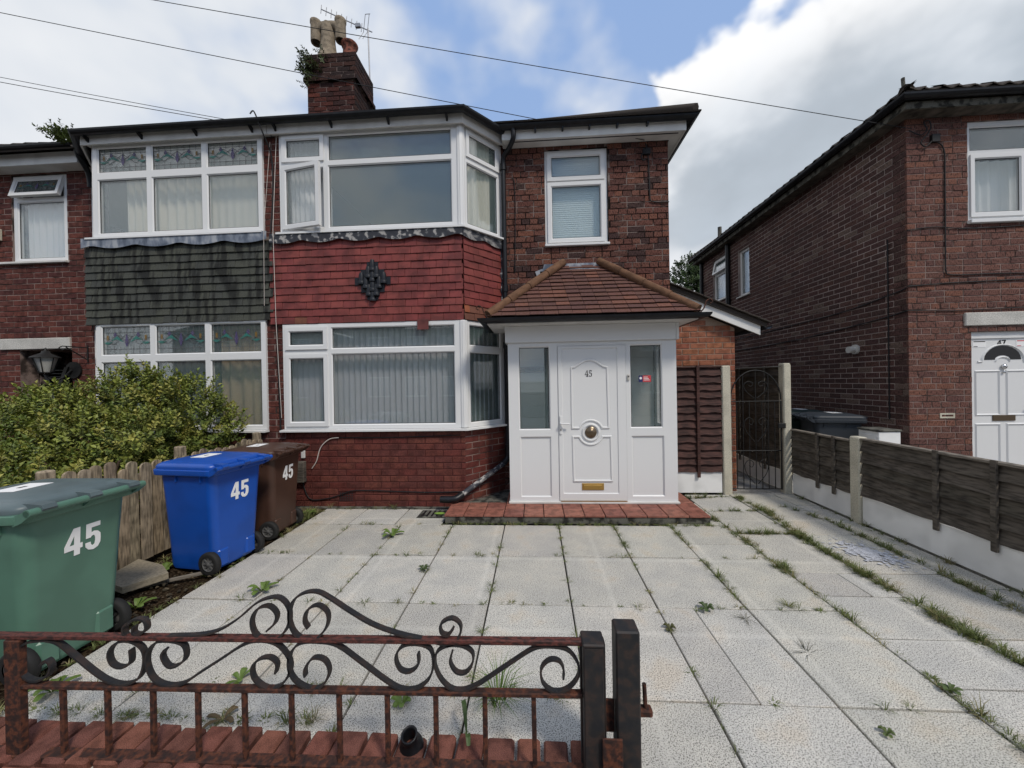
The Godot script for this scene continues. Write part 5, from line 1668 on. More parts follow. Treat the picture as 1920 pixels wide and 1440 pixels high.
func make_step() -> void:
	var h := thing("doorstep", "low step of red quarry tiles in front of the white porch", "step", Vector3(0.4, 0, -4.8))
	var s := Shape.new()
	s.prism([Vector2(-1.07, 4.315), Vector2(1.93, 4.315), Vector2(1.93, 5.39), Vector2(-0.44, 5.39), Vector2(-0.90, 4.86), Vector2(-1.07, 4.86)].map(func(p): return Vector2(p.x, -p.y)), Transform3D(Basis(Vector3.RIGHT, PI / 2), Vector3.ZERO), 0.076)
	part(s, "concrete_base", M.concrete_dark, h)
	var tones := [Color(0.36, 0.14, 0.10), Color(0.325, 0.123, 0.09), Color(0.385, 0.16, 0.11), Color(0.30, 0.115, 0.088)]
	var meshes := []
	for t in tones:
		var q := Shape.new()
		q.tint = t
		q.cbox(Vector3(0.003, 0, 0.003), Vector3(0.226, 0.024, 0.226), 0.004)
		meshes.append(q.mesh())
	for i in 13:
		for k in 5:
			var x := -1.08 + i * 0.2318
			var z := -4.53 - k * 0.2318
			if k >= 2 and x < -0.60: continue
			if k >= 3 and x < -0.42: continue
			if k == 4 and z < -5.6: continue
			if z < FACADE: continue
			mesh_part(meshes[rng.randi() % 4], "quarry_tile", M.quarry, h, Transform3D(Basis(Vector3.UP, rng.randf_range(-0.006, 0.006)), Vector3(x, 0.0765 + rng.randf_range(0, 0.002), z)))


# ------------------------------------------------------------------ ground
func make_ground() -> void:
	var g := Shape.new()
	g.quad(Vector3(-90, -0.06, -0.42), Vector3(90, -0.06, -0.42), Vector3(90, -0.06, -120), Vector3(-90, -0.06, -120))
	g.quad(Vector3(-90, -0.32, 60), Vector3(90, -0.32, 60), Vector3(90, -0.32, -0.42), Vector3(-90, -0.32, -0.42))
	tag(part(g, "ground", M.soil, self), "bare brown earth around the houses", "ground", "", "structure")
	var bed := Shape.new()
	var rows := []
	for i in 40:
		var line := []
		for k in 16:
			var x := -3.72 + k * 0.068
			var z := -1.0 - i * 0.101
			line.append(Vector3(minf(x, -2.765), -0.015 + 0.022 * sin(x * 9.0 + z * 4.0) * cos(z * 6.0) + rng.randf_range(-0.008, 0.012), z))
		rows.append(line)
	bed.sheet(rows)
	tag(part(bed, "soil_bed", M.soil, self), "strip of bare soil between paving and picket fence", "soil", "", "structure")
	var drive := Shape.new()
	drive.quad(Vector3(-2.79, -0.022, -0.4), Vector3(3.6, -0.022, -0.4), Vector3(3.6, -0.022, -5.5), Vector3(-2.79, -0.022, -5.5))
	var dv := part(drive, "driveway", M.joint, self)
	tag(dv, "drive of pale speckled concrete slabs with weeds in the joints", "driveway", "", "structure")
	var cols := [-2.77, -2.17, -1.57, -0.97, -0.37, 0.24, 0.85, 1.47, 2.08, 2.69, 3.29, 3.565]
	var slab := func(x0: float, x1: float, z0: float, z1: float, gap := 0.006) -> void:
		var s := Shape.new()
		var k := rng.randf_range(0.86, 1.07)
		s.tint = Color(k, k * rng.randf_range(0.985, 1.0), k * rng.randf_range(0.955, 0.99))
		var lo := Vector3(x0 + gap, -0.045, z0 + gap)
		var hi := Vector3(x1 - gap, 0.0, z1 - gap)
		var mid := (lo + hi) / 2.0
		s.obox(Transform3D(Basis.from_euler(Vector3(rng.randf_range(-0.003, 0.003), rng.randf_range(-0.003, 0.003), rng.randf_range(-0.003, 0.003))), Vector3.ZERO), hi - lo, 0.004)
		mesh_part(s.mesh(), "slab", M.slab, dv, Transform3D(Basis(), mid + Vector3(0, rng.randf_range(-0.003, 0.003), 0)))
	for c in cols.size() - 1:
		var zs := [-1.16, -1.94, -2.74, -3.51, -4.27]
		if c == 7: zs = [-1.16, -1.94, -2.74, -3.51, -3.82, -4.3, -5.08]
		if c == 8: zs = [-1.3, -2.08, -2.46, -2.93, -3.27, -4.08, -4.78, -5.45]
		if c == 9: zs = [-1.25, -2.07, -2.48, -3.27, -3.72, -4.06, -4.8, -5.45]
		if c == 10: zs = [-1.25, -1.9, -2.48, -3.05, -3.72, -4.4, -5.0, -5.45]
		for i in zs.size() - 1:
			if c == 8 and i == 3:
				slab.call(cols[c], 2.47, zs[i + 1], zs[i]); slab.call(2.47, cols[c + 1], zs[i + 1], zs[i])
			elif c == 6 and i == 1:                                          # a slab cracked in two
				slab.call(cols[c], 1.10, zs[i + 1], zs[i], 0.003); slab.call(1.10, cols[c + 1], zs[i + 1], zs[i], 0.003)
			else:
				slab.call(cols[c], cols[c + 1], zs[i + 1], zs[i])
	for c in 3: slab.call(-2.77 + c * 0.555, -2.215 + c * 0.555, -4.80, -4.275)
	for x in range(-4, 6): slab.call(x * 0.61, (x + 1) * 0.61, -1.155, -0.42)
	var co := Shape.new()
	co.cbox(Vector3(-3.4, -0.05, -4.87), Vector3(-0.92, 0.012, -4.80), 0.008)
	tag(part(co, "footing_strip", M.concrete_dark, self), "narrow concrete footing along the foot of the bay", "footing", "", "structure")
	# path beyond the fence and behind the side gate
	var p := Shape.new()
	p.box(Vector3(3.62, -0.05, -12.0), Vector3(5.13, -0.004, -0.5))
	tag(part(p, "side_path", M.concrete, self), "grey concrete path beside the neighbouring house", "path", "", "structure")
	var p2 := Shape.new()
	p2.box(Vector3(2.69, -0.05, -12.0), Vector3(3.6, -0.006, -5.452))
	tag(part(p2, "passage_path", M.concrete, self), "grey concrete passage behind the iron side gate", "path", "", "structure")
	var yard := Shape.new()
	yard.box(Vector3(5.13, -0.05, -5.49), Vector3(9.5, -0.008, -0.5))
	tag(part(yard, "front_yard", M.concrete, self), "concrete yard in front of the neighbouring house", "yard", "", "structure")
	# brick threshold under the gate
	var th := Shape.new()
	th.quad(Vector3(-3.2, -0.018, -1.35), Vector3(0.42, -0.018, -1.35), Vector3(0.42, -0.018, -1.69), Vector3(-3.2, -0.018, -1.69))
	var row := part(th, "brick_threshold", M.joint, self)
	tag(row, "row of worn red bricks set on edge under the gate", "threshold", "", "structure")
	var tones := [Color(0.26, 0.105, 0.08), Color(0.295, 0.122, 0.09), Color(0.225, 0.095, 0.076), Color(0.275, 0.113, 0.085), Color(0.20, 0.088, 0.07)]
	var x := -3.2
	while x < 0.28:
		var w := rng.randf_range(0.112, 0.142)
		for k in 2:
			var s := Shape.new()
			s.tint = tones[rng.randi() % 5]
			var z0 := -1.675 + k * 0.215 + rng.randf_range(-0.012, 0.012)
			s.obox(Transform3D(Basis(), Vector3.ZERO), Vector3(w - 0.014, 0.07, 0.203), rng.randf_range(0.007, 0.013))
			mesh_part(s.mesh(), "brick", M.brick_plain, row, Transform3D(Basis.from_euler(Vector3(rng.randf_range(-0.012, 0.012), rng.randf_range(-0.035, 0.035), rng.randf_range(-0.012, 0.012))), Vector3(x + w / 2, 0.003 + rng.randf_range(-0.004, 0.005), z0 + 0.10)))
		x += w
	# chalky stain by the fence
	var spill := thing("paint_spill", "pale chalky spill dried on the slabs beside the fence", "stain", Vector3(3.03, 0, -3.62))
	for v in 3:
		var fk := Shape.new()
		var poly := []
		for k in 9:
			var a := TAU * k / 9.0
			poly.append(Vector2(cos(a), sin(a)) * rng.randf_range(0.5, 1.0))
		fk.prism(poly, Transform3D(Basis(Vector3.RIGHT, -PI / 2), Vector3.ZERO), 0.02)
		var fp := []
		var fc := []
		for k in 170:
			var a := rng.randf() * TAU
			var q := Vector2(cos(a) * 0.24, sin(a) * 0.32) * minf(absf(rng.randfn()) * 0.55, 1.25)
			var size := rng.randf_range(0.006, 0.034) * (1.25 - minf(q.length() * 2.4, 0.9))
			fp.append(Transform3D(Basis(Vector3.UP, rng.randf() * TAU).scaled_local(Vector3(size, 0.05, size)), Vector3(3.02 + q.x + q.y * 0.2, 0.0065 + k * 0.000012 + v * 0.0022, -3.63 + q.y)))
			var shade := rng.randf_range(0.85, 1.1)
			fc.append(Color(shade, shade, shade))
		copies(fk.mesh(), "chalk_flakes", M.efflorescence, spill, fp, fc).set_meta("kind", "stuff")
	# drain cover with its grid
	var dc := thing("drain_cover", "dark square drain cover by the peeling downpipe", "drain cover", Vector3(-1.3, 0.0, -4.60))
	var lid := Shape.new()
	lid.cbox(Vector3(-1.47, -0.03, -4.75), Vector3(-1.10, 0.004, -4.48), 0.005)
	part(lid, "lid", M.concrete_dark, dc)
	var gr := Shape.new()
	for k in 5: gr.box(Vector3(-1.42 + k * 0.06, 0.004, -4.72), Vector3(-1.40 + k * 0.06, 0.012, -4.52))
	part(gr, "grating", M.gutter, dc)


# ------------------------------------------------------------------ fences
func concrete_post(label: String, x: float, z: float, w: float, d: float, h: float, slot := false) -> void:
	var s := Shape.new()
	s.obox(Transform3D(Basis(Vector3.BACK, rng.randf_range(-0.006, 0.006)), Vector3(x, h / 2.0 - 0.03, z)), Vector3(w, h + 0.06, d), 0.012)
	var o := solo(s, "concrete_post", M.post_cream, label, "post", "cream concrete fence posts")
	if slot:
		var r := Shape.new()
		r.obox(Transform3D(Basis(), Vector3(x + w / 2 + 0.018, h / 2.0 - 0.04, z - 0.03)), Vector3(0.036, h + 0.04, d * 0.5), 0.006)
		mesh_part(r.mesh(), "post_rib", M.post_cream, o)


func boarded_fence(called: String, label: String, a: Vector3, b: Vector3, low: float, high: float, rows: int, m: Material, battens: Array, board_label := true) -> void:
	var h := thing(called, label, "fence", (a + b) / 2.0, "wooden panel fences")
	var x := (b - a).normalized()
	var out := x.cross(Vector3.UP)
	var len := (b - a).length()
	var bs := Basis(x, Vector3.UP, out)
	var g := Shape.new()
	g.obox(Transform3D(bs, (a + b) / 2 + Vector3.UP * (low / 2 + 0.006)), Vector3(len, low - 0.012, 0.05), 0.006)
	part(g, "gravel_board", M.gravel_board, h)
	var step := (high - low - 0.03) / rows
	for i in rows:
		var s := Shape.new()
		var n := 14
		var y0 := low + i * step + 0.004
		var tone := rng.randf_range(0.78, 1.18)
		s.tint = Color(tone, tone * rng.randf_range(0.96, 1.02), tone * rng.randf_range(0.93, 1.03))
		var wob := rng.randf_range(0, 9)
		var pts := []
		for k in n + 1:
			pts.append([y0 + 0.006 * sin(k * 1.3 + wob) + rng.randf_range(-0.002, 0.002), y0 + step * 1.18])
		for k in n:                                                        # each board laps the one below and has a wavy lower edge
			var u0 := a + x * (len * k / n); var u1 := a + x * (len * (k + 1) / n)
			var lo0: Vector3 = u0 + Vector3.UP * pts[k][0] + out * 0.046; var lo1: Vector3 = u1 + Vector3.UP * pts[k + 1][0] + out * 0.046
			var hi0: Vector3 = u0 + Vector3.UP * pts[k][1] + out * 0.006; var hi1: Vector3 = u1 + Vector3.UP * pts[k + 1][1] + out * 0.006
			var bk := out * -0.014
			if m == M.board_brown:                                       # bleached, flaking strip along the lower edge
				var e0 := lo0.lerp(hi0, rng.randf_range(0.06, 0.26)); var e1 := lo1.lerp(hi1, rng.randf_range(0.06, 0.26))
				var base := s.tint
				s.tint = Color(2.2, 3.6, 4.0) * rng.randf_range(0.6, 1.15)
				s.quad(lo0, lo1, e1, e0)
				s.tint = base
				s.quad(e0, e1, hi1, hi0)
			else:
				s.quad(lo0, lo1, hi1, hi0)
			s.quad(lo1 + bk, lo0 + bk, hi0 + bk, hi1 + bk)
			s.quad(lo0 + bk, lo1 + bk, lo1, lo0)
			s.quad(hi0, hi1, hi1 + bk, hi0 + bk)
		part(s, "board", m, h)
	for u in battens:
		var s := Shape.new()
		s.obox(Transform3D(bs, a + x * u + Vector3.UP * ((low + high) / 2 - 0.03) + out * 0.052), Vector3(0.042, high - low + 0.08, 0.024), 0.004)
		part(s, "batten", m, h)
	var cap := Shape.new()
	cap.obox(Transform3D(bs, (a + b) / 2 + Vector3.UP * (high - 0.012) + out * 0.015), Vector3(len, 0.022, 0.07), 0.004)
	part(cap, "capping", M.board_worn if m != M.board_brown else m, h)


func make_fences() -> void:
	concrete_post("tall cream concrete post at the end of the brown fence panel", 2.685, -5.50, 0.12, 0.10, 1.81)
	concrete_post("tall cream ribbed concrete post at the latch of the iron gate", 3.53, -5.55, 0.10, 0.12, 1.83, true)
	concrete_post("short cream concrete post between two low dark fence panels", 3.60, -4.43, 0.10, 0.13, 0.955)
	concrete_post("short cream concrete post at the outer end of the low fence", 3.60, -2.42, 0.10, 0.12, 0.955)
	boarded_fence("brown_fence_panel", "dark brown weathered fence panel between the porch and a concrete post", Vector3(1.93, 0, -5.50), Vector3(2.622, 0, -5.50), 0.31, 1.81, 14, M.board_brown, [0.36])
	boarded_fence("low_fence_panel", "short dark weathered fence panel beside the iron gate post", Vector3(3.60, 0, -5.48), Vector3(3.60, 0, -4.50), 0.295, 0.91, 5, M.board_dark, [0.50, 0.76])
	boarded_fence("low_fence_panel", "long dark weathered fence panel in front of the white neighbour door", Vector3(3.60, 0, -4.36), Vector3(3.60, 0, -2.50), 0.315, 0.95, 5, M.board_dark, [0.79, 1.22, 1.7])
	boarded_fence("passage_fence_panel", "tall dark fence panel in the passage behind the iron gate", Vector3(3.56, 0, -9.0), Vector3(3.56, 0, -5.62), 0.30, 1.80, 12, M.board_dark, [0.7, 1.6, 2.3, 3.0])
	# worn, whitened lower edges of the brown panel
	# picket fence along the boundary
	var h := thing("picket_fence", "weathered picket fence with rounded tops between bins and bush", "fence", Vector3(-3.62, 0, -3.5))
	var z := -2.58
	while z > -4.80:
		var w := rng.randf_range(0.078, 0.092)
		var top := rng.randf_range(0.93, 0.99) + (0.05 if z > -3.0 else 0.0)
		var poly := [Vector2(-w / 2, 0.06), Vector2(w / 2, 0.06)]
		for k in 7:
			var a := PI * k / 6.0
			poly.append(Vector2(cos(a) * w / 2, top - w / 2 + sin(a) * w / 2 * 0.85))
		var s := Shape.new()
		var g := rng.randf_range(0.72, 1.15)
		s.tint = Color(g, g * rng.randf_range(0.93, 1.02), g * rng.randf_range(0.88, 1.05))
		s.prism(poly, Transform3D(Basis(Vector3.UP, PI / 2 + rng.randf_range(-0.05, 0.05)) * Basis(Vector3.BACK, rng.randf_range(-0.012, 0.012)), Vector3(-3.60 + rng.randf_range(-0.006, 0.006), 0, z)), 0.018)
		part(s, "picket", M.picket, h)
		z -= w + rng.randf_range(0.006, 0.02)
	for y in [0.3, 0.78]:
		var r := Shape.new()
		r.cbox(Vector3(-3.665, y, -4.80), Vector3(-3.62, y + 0.07, -2.55), 0.006)
		part(r, "rail", M.picket, h)
	for zz in [-2.62, -3.7, -4.78]:
		var r := Shape.new()
		r.cbox(Vector3(-3.745, -0.03, zz - 0.04), Vector3(-3.667, 1.02, zz + 0.04), 0.01)
		part(r, "post", M.picket, h)


# ------------------------------------------------------------------ gates
func make_front_gate() -> void:
	var z := -1.52
	var h := thing("driveway_gate", "low rusty red and black iron gate with scrollwork across the drive", "gate", Vector3(-1.0, 0.03, z))
	var rail := func(called: String, x0: float, y0: float, x1: float, y1: float, hgt: float, dep: float, m: Material) -> void:
		var s := Shape.new()
		s.beam(Vector3(x0, y0, z), Vector3(x1, y1, z), hgt, dep, Vector3.UP, 0.004)
		part(s, called, m, h)
	rail.call("top_rail", -2.75, 0.540, 0.175, 0.582, 0.022, 0.030, M.iron_red)
	rail.call("middle_rail", -2.30, 0.328, 0.17, 0.371, 0.020, 0.032, M.iron_rust)
	rail.call("bottom_rail", -2.75, 0.014, 0.175, 0.056, 0.03, 0.05, M.iron_rust)
	for x in [-2.09, -1.88, -1.67, -1.465, -1.255, -1.048, -0.84, -0.634, -0.43, -0.226, -0.026]:
		var s := Shape.new()
		var y: float = 0.015 * (x + 1.0)
		s.obox(Transform3D(Basis(Vector3.BACK, rng.randf_range(-0.006, 0.006)), Vector3(x, 0.19 + y, z)), Vector3(0.019, 0.33, 0.019), 0.003)
		part(s, "bar", M.iron_rust, h)
	var st := Shape.new()
	st.cbox(Vector3(-2.345, 0.0, z - 0.012), Vector3(-2.272, 0.535, z + 0.02), 0.004)
	part(st, "stile", M.iron_rust, h)
	var st2 := Shape.new()
	st2.cbox(Vector3(0.172, -0.01, z - 0.035), Vector3(0.25, 0.585, z + 0.04), 0.004)
	st2.cbox(Vector3(0.165, -0.01, z - 0.05), Vector3(0.185, 0.575, z - 0.02), 0.003)
	st2.cbox(Vector3(0.168, 0.585, z - 0.045), Vector3(0.256, 0.60, z + 0.045), 0.005)
	st2.cbox(Vector3(0.252, -0.01, z - 0.05), Vector3(0.264, 0.575, z - 0.0), 0.003)
	part(st2, "stile", M.iron_black, h)
	var scrolls := [
		[-2.189,0.420,-2.159,0.445,-2.138,0.415,-2.161,0.373,-2.220,0.351,-2.279,0.377,-2.308,0.444,-2.276,0.506,-2.201,0.529,-2.113,0.524,-2.027,0.465,-1.935,0.397,-1.864,0.359,-1.793,0.350,-1.728,0.380,-1.701,0.448,-1.711,0.508,-1.767,0.538,-1.831,0.528,-1.865,0.483,-1.851,0.437,-1.809,0.423,-1.765,0.446,-1.764,0.503],
		[-1.605,0.507,-1.620,0.477,-1.592,0.434,-1.550,0.439,-1.514,0.473,-1.520,0.526,-1.576,0.543,-1.646,0.536,-1.686,0.488,-1.688,0.428,-1.657,0.373,-1.594,0.351,-1.524,0.364,-1.453,0.409,-1.355,0.471,-1.257,0.533,-1.188,0.554,-1.107,0.543,-1.054,0.486,-1.049,0.428,-1.091,0.368,-1.152,0.354,-1.206,0.390,-1.215,0.442,-1.183,0.476,-1.136,0.484,-1.106,0.459,-1.113,0.419],
		[-0.983,0.409,-0.982,0.445,-0.948,0.487,-0.898,0.480,-0.878,0.432,-0.908,0.374,-0.959,0.357,-1.025,0.387,-1.054,0.443,-1.044,0.508,-0.997,0.550,-0.913,0.556,-0.838,0.542,-0.741,0.476,-0.644,0.407,-0.579,0.371,-0.514,0.371,-0.457,0.413,-0.436,0.477,-0.447,0.537,-0.495,0.557,-0.560,0.549,-0.593,0.505,-0.578,0.453,-0.537,0.442,-0.500,0.471,-0.499,0.519],
		[-0.357,0.528,-0.366,0.487,-0.343,0.448,-0.306,0.444,-0.277,0.476,-0.272,0.526,-0.312,0.554,-0.370,0.556,-0.418,0.529,-0.430,0.478,-0.409,0.421,-0.366,0.379,-0.315,0.373,-0.256,0.397,-0.198,0.435,-0.111,0.495,-0.024,0.551,0.040,0.562,0.110,0.551,0.151,0.502,0.154,0.446,0.114,0.395,0.058,0.379,0.012,0.413,0.006,0.470,0.039,0.506,0.077,0.504,0.096,0.472,0.094,0.433],
		[-1.746,0.614,-1.749,0.587,-1.721,0.581,-1.689,0.607,-1.701,0.644,-1.750,0.643,-1.793,0.609,-1.779,0.568,-1.712,0.561,-1.588,0.576,-1.457,0.584,-1.361,0.607,-1.274,0.658,-1.205,0.716,-1.153,0.744,-1.093,0.751,-1.052,0.711,-1.049,0.646,-1.088,0.588,-1.148,0.569,-1.199,0.594,-1.214,0.651,-1.188,0.700,-1.137,0.714,-1.103,0.682,-1.113,0.641,-1.147,0.610],
		[-0.966,0.624,-0.982,0.656,-0.968,0.701,-0.922,0.722,-0.881,0.690,-0.886,0.634,-0.929,0.584,-0.979,0.575,-1.029,0.606,-1.049,0.671,-1.031,0.736,-0.984,0.771,-0.925,0.778,-0.867,0.751,-0.786,0.700,-0.688,0.646,-0.575,0.609,-0.462,0.588,-0.366,0.570,-0.326,0.607,-0.321,0.654,-0.356,0.679,-0.400,0.657,-0.401,0.621,-0.373,0.610,-0.350,0.638]]
	for i in scrolls.size():
		var pts := []
		var c: Array = scrolls[i]
		for k in range(0, c.size(), 2): pts.append(Vector3(c[k], c[k + 1] - (0.012 if i >= 4 else 0.0), z))
		var s := Shape.new()
		s.sweep(rect_profile(0.008, 0.024), spline(pts, 4), Vector3.BACK)
		part(s, "scroll", M.iron_black, h)
	var la := Shape.new()
	la.cbox(Vector3(0.238, 0.0, z + 0.05), Vector3(0.315, 0.245, z + 0.058), 0.002)
	la.cbox(Vector3(0.262, 0.20, z - 0.03), Vector3(0.30, 0.335, z - 0.02), 0.003)
	part(la, "latch_plate", M.iron_rust, h)
	var p := thing("gate_post", "square black metal post with a latch pin beside the scrolled gate", "post", Vector3(0.345, 0, z))
	var ps := Shape.new()
	ps.cbox(Vector3(0.302, -0.06, z - 0.07), Vector3(0.396, 0.637, z + 0.02), 0.006)
	part(ps, "post", M.iron_black, p)
	var pin := Shape.new()
	pin.cbox(Vector3(0.395, 0.275, z - 0.045), Vector3(0.45, 0.305, z - 0.005), 0.006)
	pin.tube([Vector3(0.425, 0.29, z - 0.025), Vector3(0.421, 0.40, z - 0.025)], 0.0085, 10)
	part(pin, "latch_pin", M.iron_rust, p)
	# stub of black pipe among the bricks
	var bl := Shape.new()
	bl.lathe([Vector2(0.085, 0.0), Vector2(0.075, 0.04), Vector2(0.052, 0.055), Vector2(0.05, 0.105), Vector2(0.058, 0.11), Vector2(0.058, 0.135), Vector2(0.046, 0.14), Vector2(0.04, 0.12), Vector2(0.038, 0.02)], Transform3D(Basis(Vector3.RIGHT, 0.35).scaled(Vector3.ONE * 0.62), Vector3(-0.57, 0.03, -1.62)), 20)
	solo(bl, "pipe_stub", M.gutter, "short black plastic pipe stub standing on the brick threshold", "pipe")


func make_side_gate() -> void:
	var z := -5.52
	var h := thing("side_gate", "tall black wrought iron gate with an arched top across the passage", "gate", Vector3(3.1, 0.05, z))
	var x0 := 2.765
	var x1 := 3.455
	var bar := func(called: String, pts: Array, r: float) -> void:
		var s := Shape.new()
		s.tube(pts, r, 6)
		part(s, called, M.iron_side, h)
	for y in [0.06, 0.60, 1.30]: bar.call("rail", [Vector3(x0, y, z), Vector3(x1, y, z)], 0.008)
	bar.call("stile", [Vector3(x0, 0.05, z), Vector3(x0, 1.30, z)], 0.011)
	bar.call("stile", [Vector3(x1, 0.05, z), Vector3(x1, 1.30, z)], 0.011)
	bar.call("rail", [Vector3(x0 + 0.07, 1.77, z), Vector3(x1, 1.785, z)], 0.007)
	var arc := []
	for k in 17:
		var g := PI * k / 16.0
		arc.append(Vector3((x0 + x1) / 2 - cos(g) * (x1 - x0) / 2, 1.32 + sin(g) * 0.42, z))
	bar.call("arch", arc, 0.009)
	for k in range(1, 8):
		var x := lerpf(x0, x1, k / 8.0)
		var c := (x - (x0 + x1) / 2) / ((x1 - x0) / 2)
		bar.call("bar", [Vector3(x, 0.06, z), Vector3(x, (1.32 + sqrt(1.0 - c * c) * 0.42) if k % 2 == 0 else 1.30, z)], 0.006)
	for sx in [-1.0, 1.0]:
		for e in [[0.35, 1.0], [0.95, 1.0], [1.50, 0.7]]:
			var c := Vector3((x0 + x1) / 2, e[0], z + 0.006)
			var p := []
			for q in [[0.02, -0.22], [0.13, -0.08], [0.16, 0.05], [0.10, 0.12], [0.04, 0.08], [0.06, 0.02], [0.10, 0.04]]: p.append(c + Vector3(q[0] * sx, q[1] * e[1], 0))
			bar.call("scroll", spline(p, 4), 0.005)
	var l := Shape.new()
	l.cbox(Vector3(3.40, 0.92, z + 0.01), Vector3(3.50, 0.99, z + 0.035), 0.004)
	part(l, "latch", M.iron_side, h)


# ------------------------------------------------------------------ the street behind, mirrored in the windows
func make_street() -> void:
	var pv := Shape.new()
	pv.box(Vector3(-40, -0.2, -0.415), Vector3(40, -0.03, 2.2))
	tag(part(pv, "pavement", M.concrete, self), "grey pavement outside the driveway gate", "pavement", "", "structure")
	var rd := Shape.new()
	rd.box(Vector3(-40, -0.3, 2.2), Vector3(40, -0.14, 8.6))
	tag(part(rd, "road", M.asphalt, self), "dark asphalt road in front of the houses", "road", "", "structure")
	for x in [-19.0, -6.5, 6.0, 18.5]:
		var h := thing("opposite_house", "red brick semi with white windows across the road", "house", Vector3(x, 0, 18.0), "houses across the road")
		var t := facing(Vector3(x + 5.2, -0.1, 14.0), Vector3.LEFT)
		var holes := []
		for e in [[0.9, 0.9], [3.2, 0.9], [0.9, 3.5], [3.2, 3.5], [5.6, 0.9], [8.0, 0.9], [5.6, 3.5], [8.0, 3.5]]: holes.append(Rect2(e[0], e[1], 1.5, 1.3))
		var s := Shape.new()
		s.holed(t, Rect2(0, 0, 10.4, 5.3), holes, 0.25)
		s.box(Vector3(x - 5.2, -0.1, 14.26), Vector3(x + 5.2, 5.2, 22.0))
		s.tint = Color(1, 1, 1)
		part(s, "wall", M.brick_far, h)
		for r in holes:
			window(h, t * Transform3D(Basis(), Vector3(r.position.x, r.position.y, -0.06)), r.size.x, r.size.y, [[Rect2(0.06, 0.06, 0.66, r.size.y - 0.12), "fixed"], [Rect2(0.78, 0.06, 0.66, r.size.y - 0.12), "fixed"]])
		var ro := Shape.new()
		stepped_slope(ro, Vector3(x + 5.5, 5.2, 13.6), Vector3(x - 5.5, 5.2, 13.6), Vector3(x + 2.0, 7.7, 18.0), Vector3(x - 2.0, 7.7, 18.0), 16)
		stepped_slope(ro, Vector3(x - 5.5, 5.2, 13.6), Vector3(x - 5.5, 5.2, 22.4), Vector3(x - 2.0, 7.7, 18.0), Vector3(x - 2.0, 7.7, 18.0), 16)
		stepped_slope(ro, Vector3(x + 5.5, 5.2, 22.4), Vector3(x + 5.5, 5.2, 13.6), Vector3(x + 2.0, 7.7, 18.0), Vector3(x + 2.0, 7.7, 18.0), 16)
		part(ro, "roof", M.roof_tile, h)


# ------------------------------------------------------------------ bins
func ring(hx: float, hz: float, r: float, y: float, dx := 0.0) -> Array:
	var out := []
	for q in [[1, -1, -0.0], [1, 1, 0], [-1, 1, 0], [-1, -1, 0]]:
		pass
	for c in [[1.0, -1.0, 0.0], [-1.0, -1.0, 90.0], [-1.0, 1.0, 180.0], [1.0, 1.0, 270.0]]:
		for k in 5:
			var a := deg_to_rad(c[2] + 90.0 * k / 4.0)
			out.append(Vector3(c[0] * (hx - r) + cos(a) * r + dx, y, c[1] * (hz - r) - sin(a) * r))
	return out


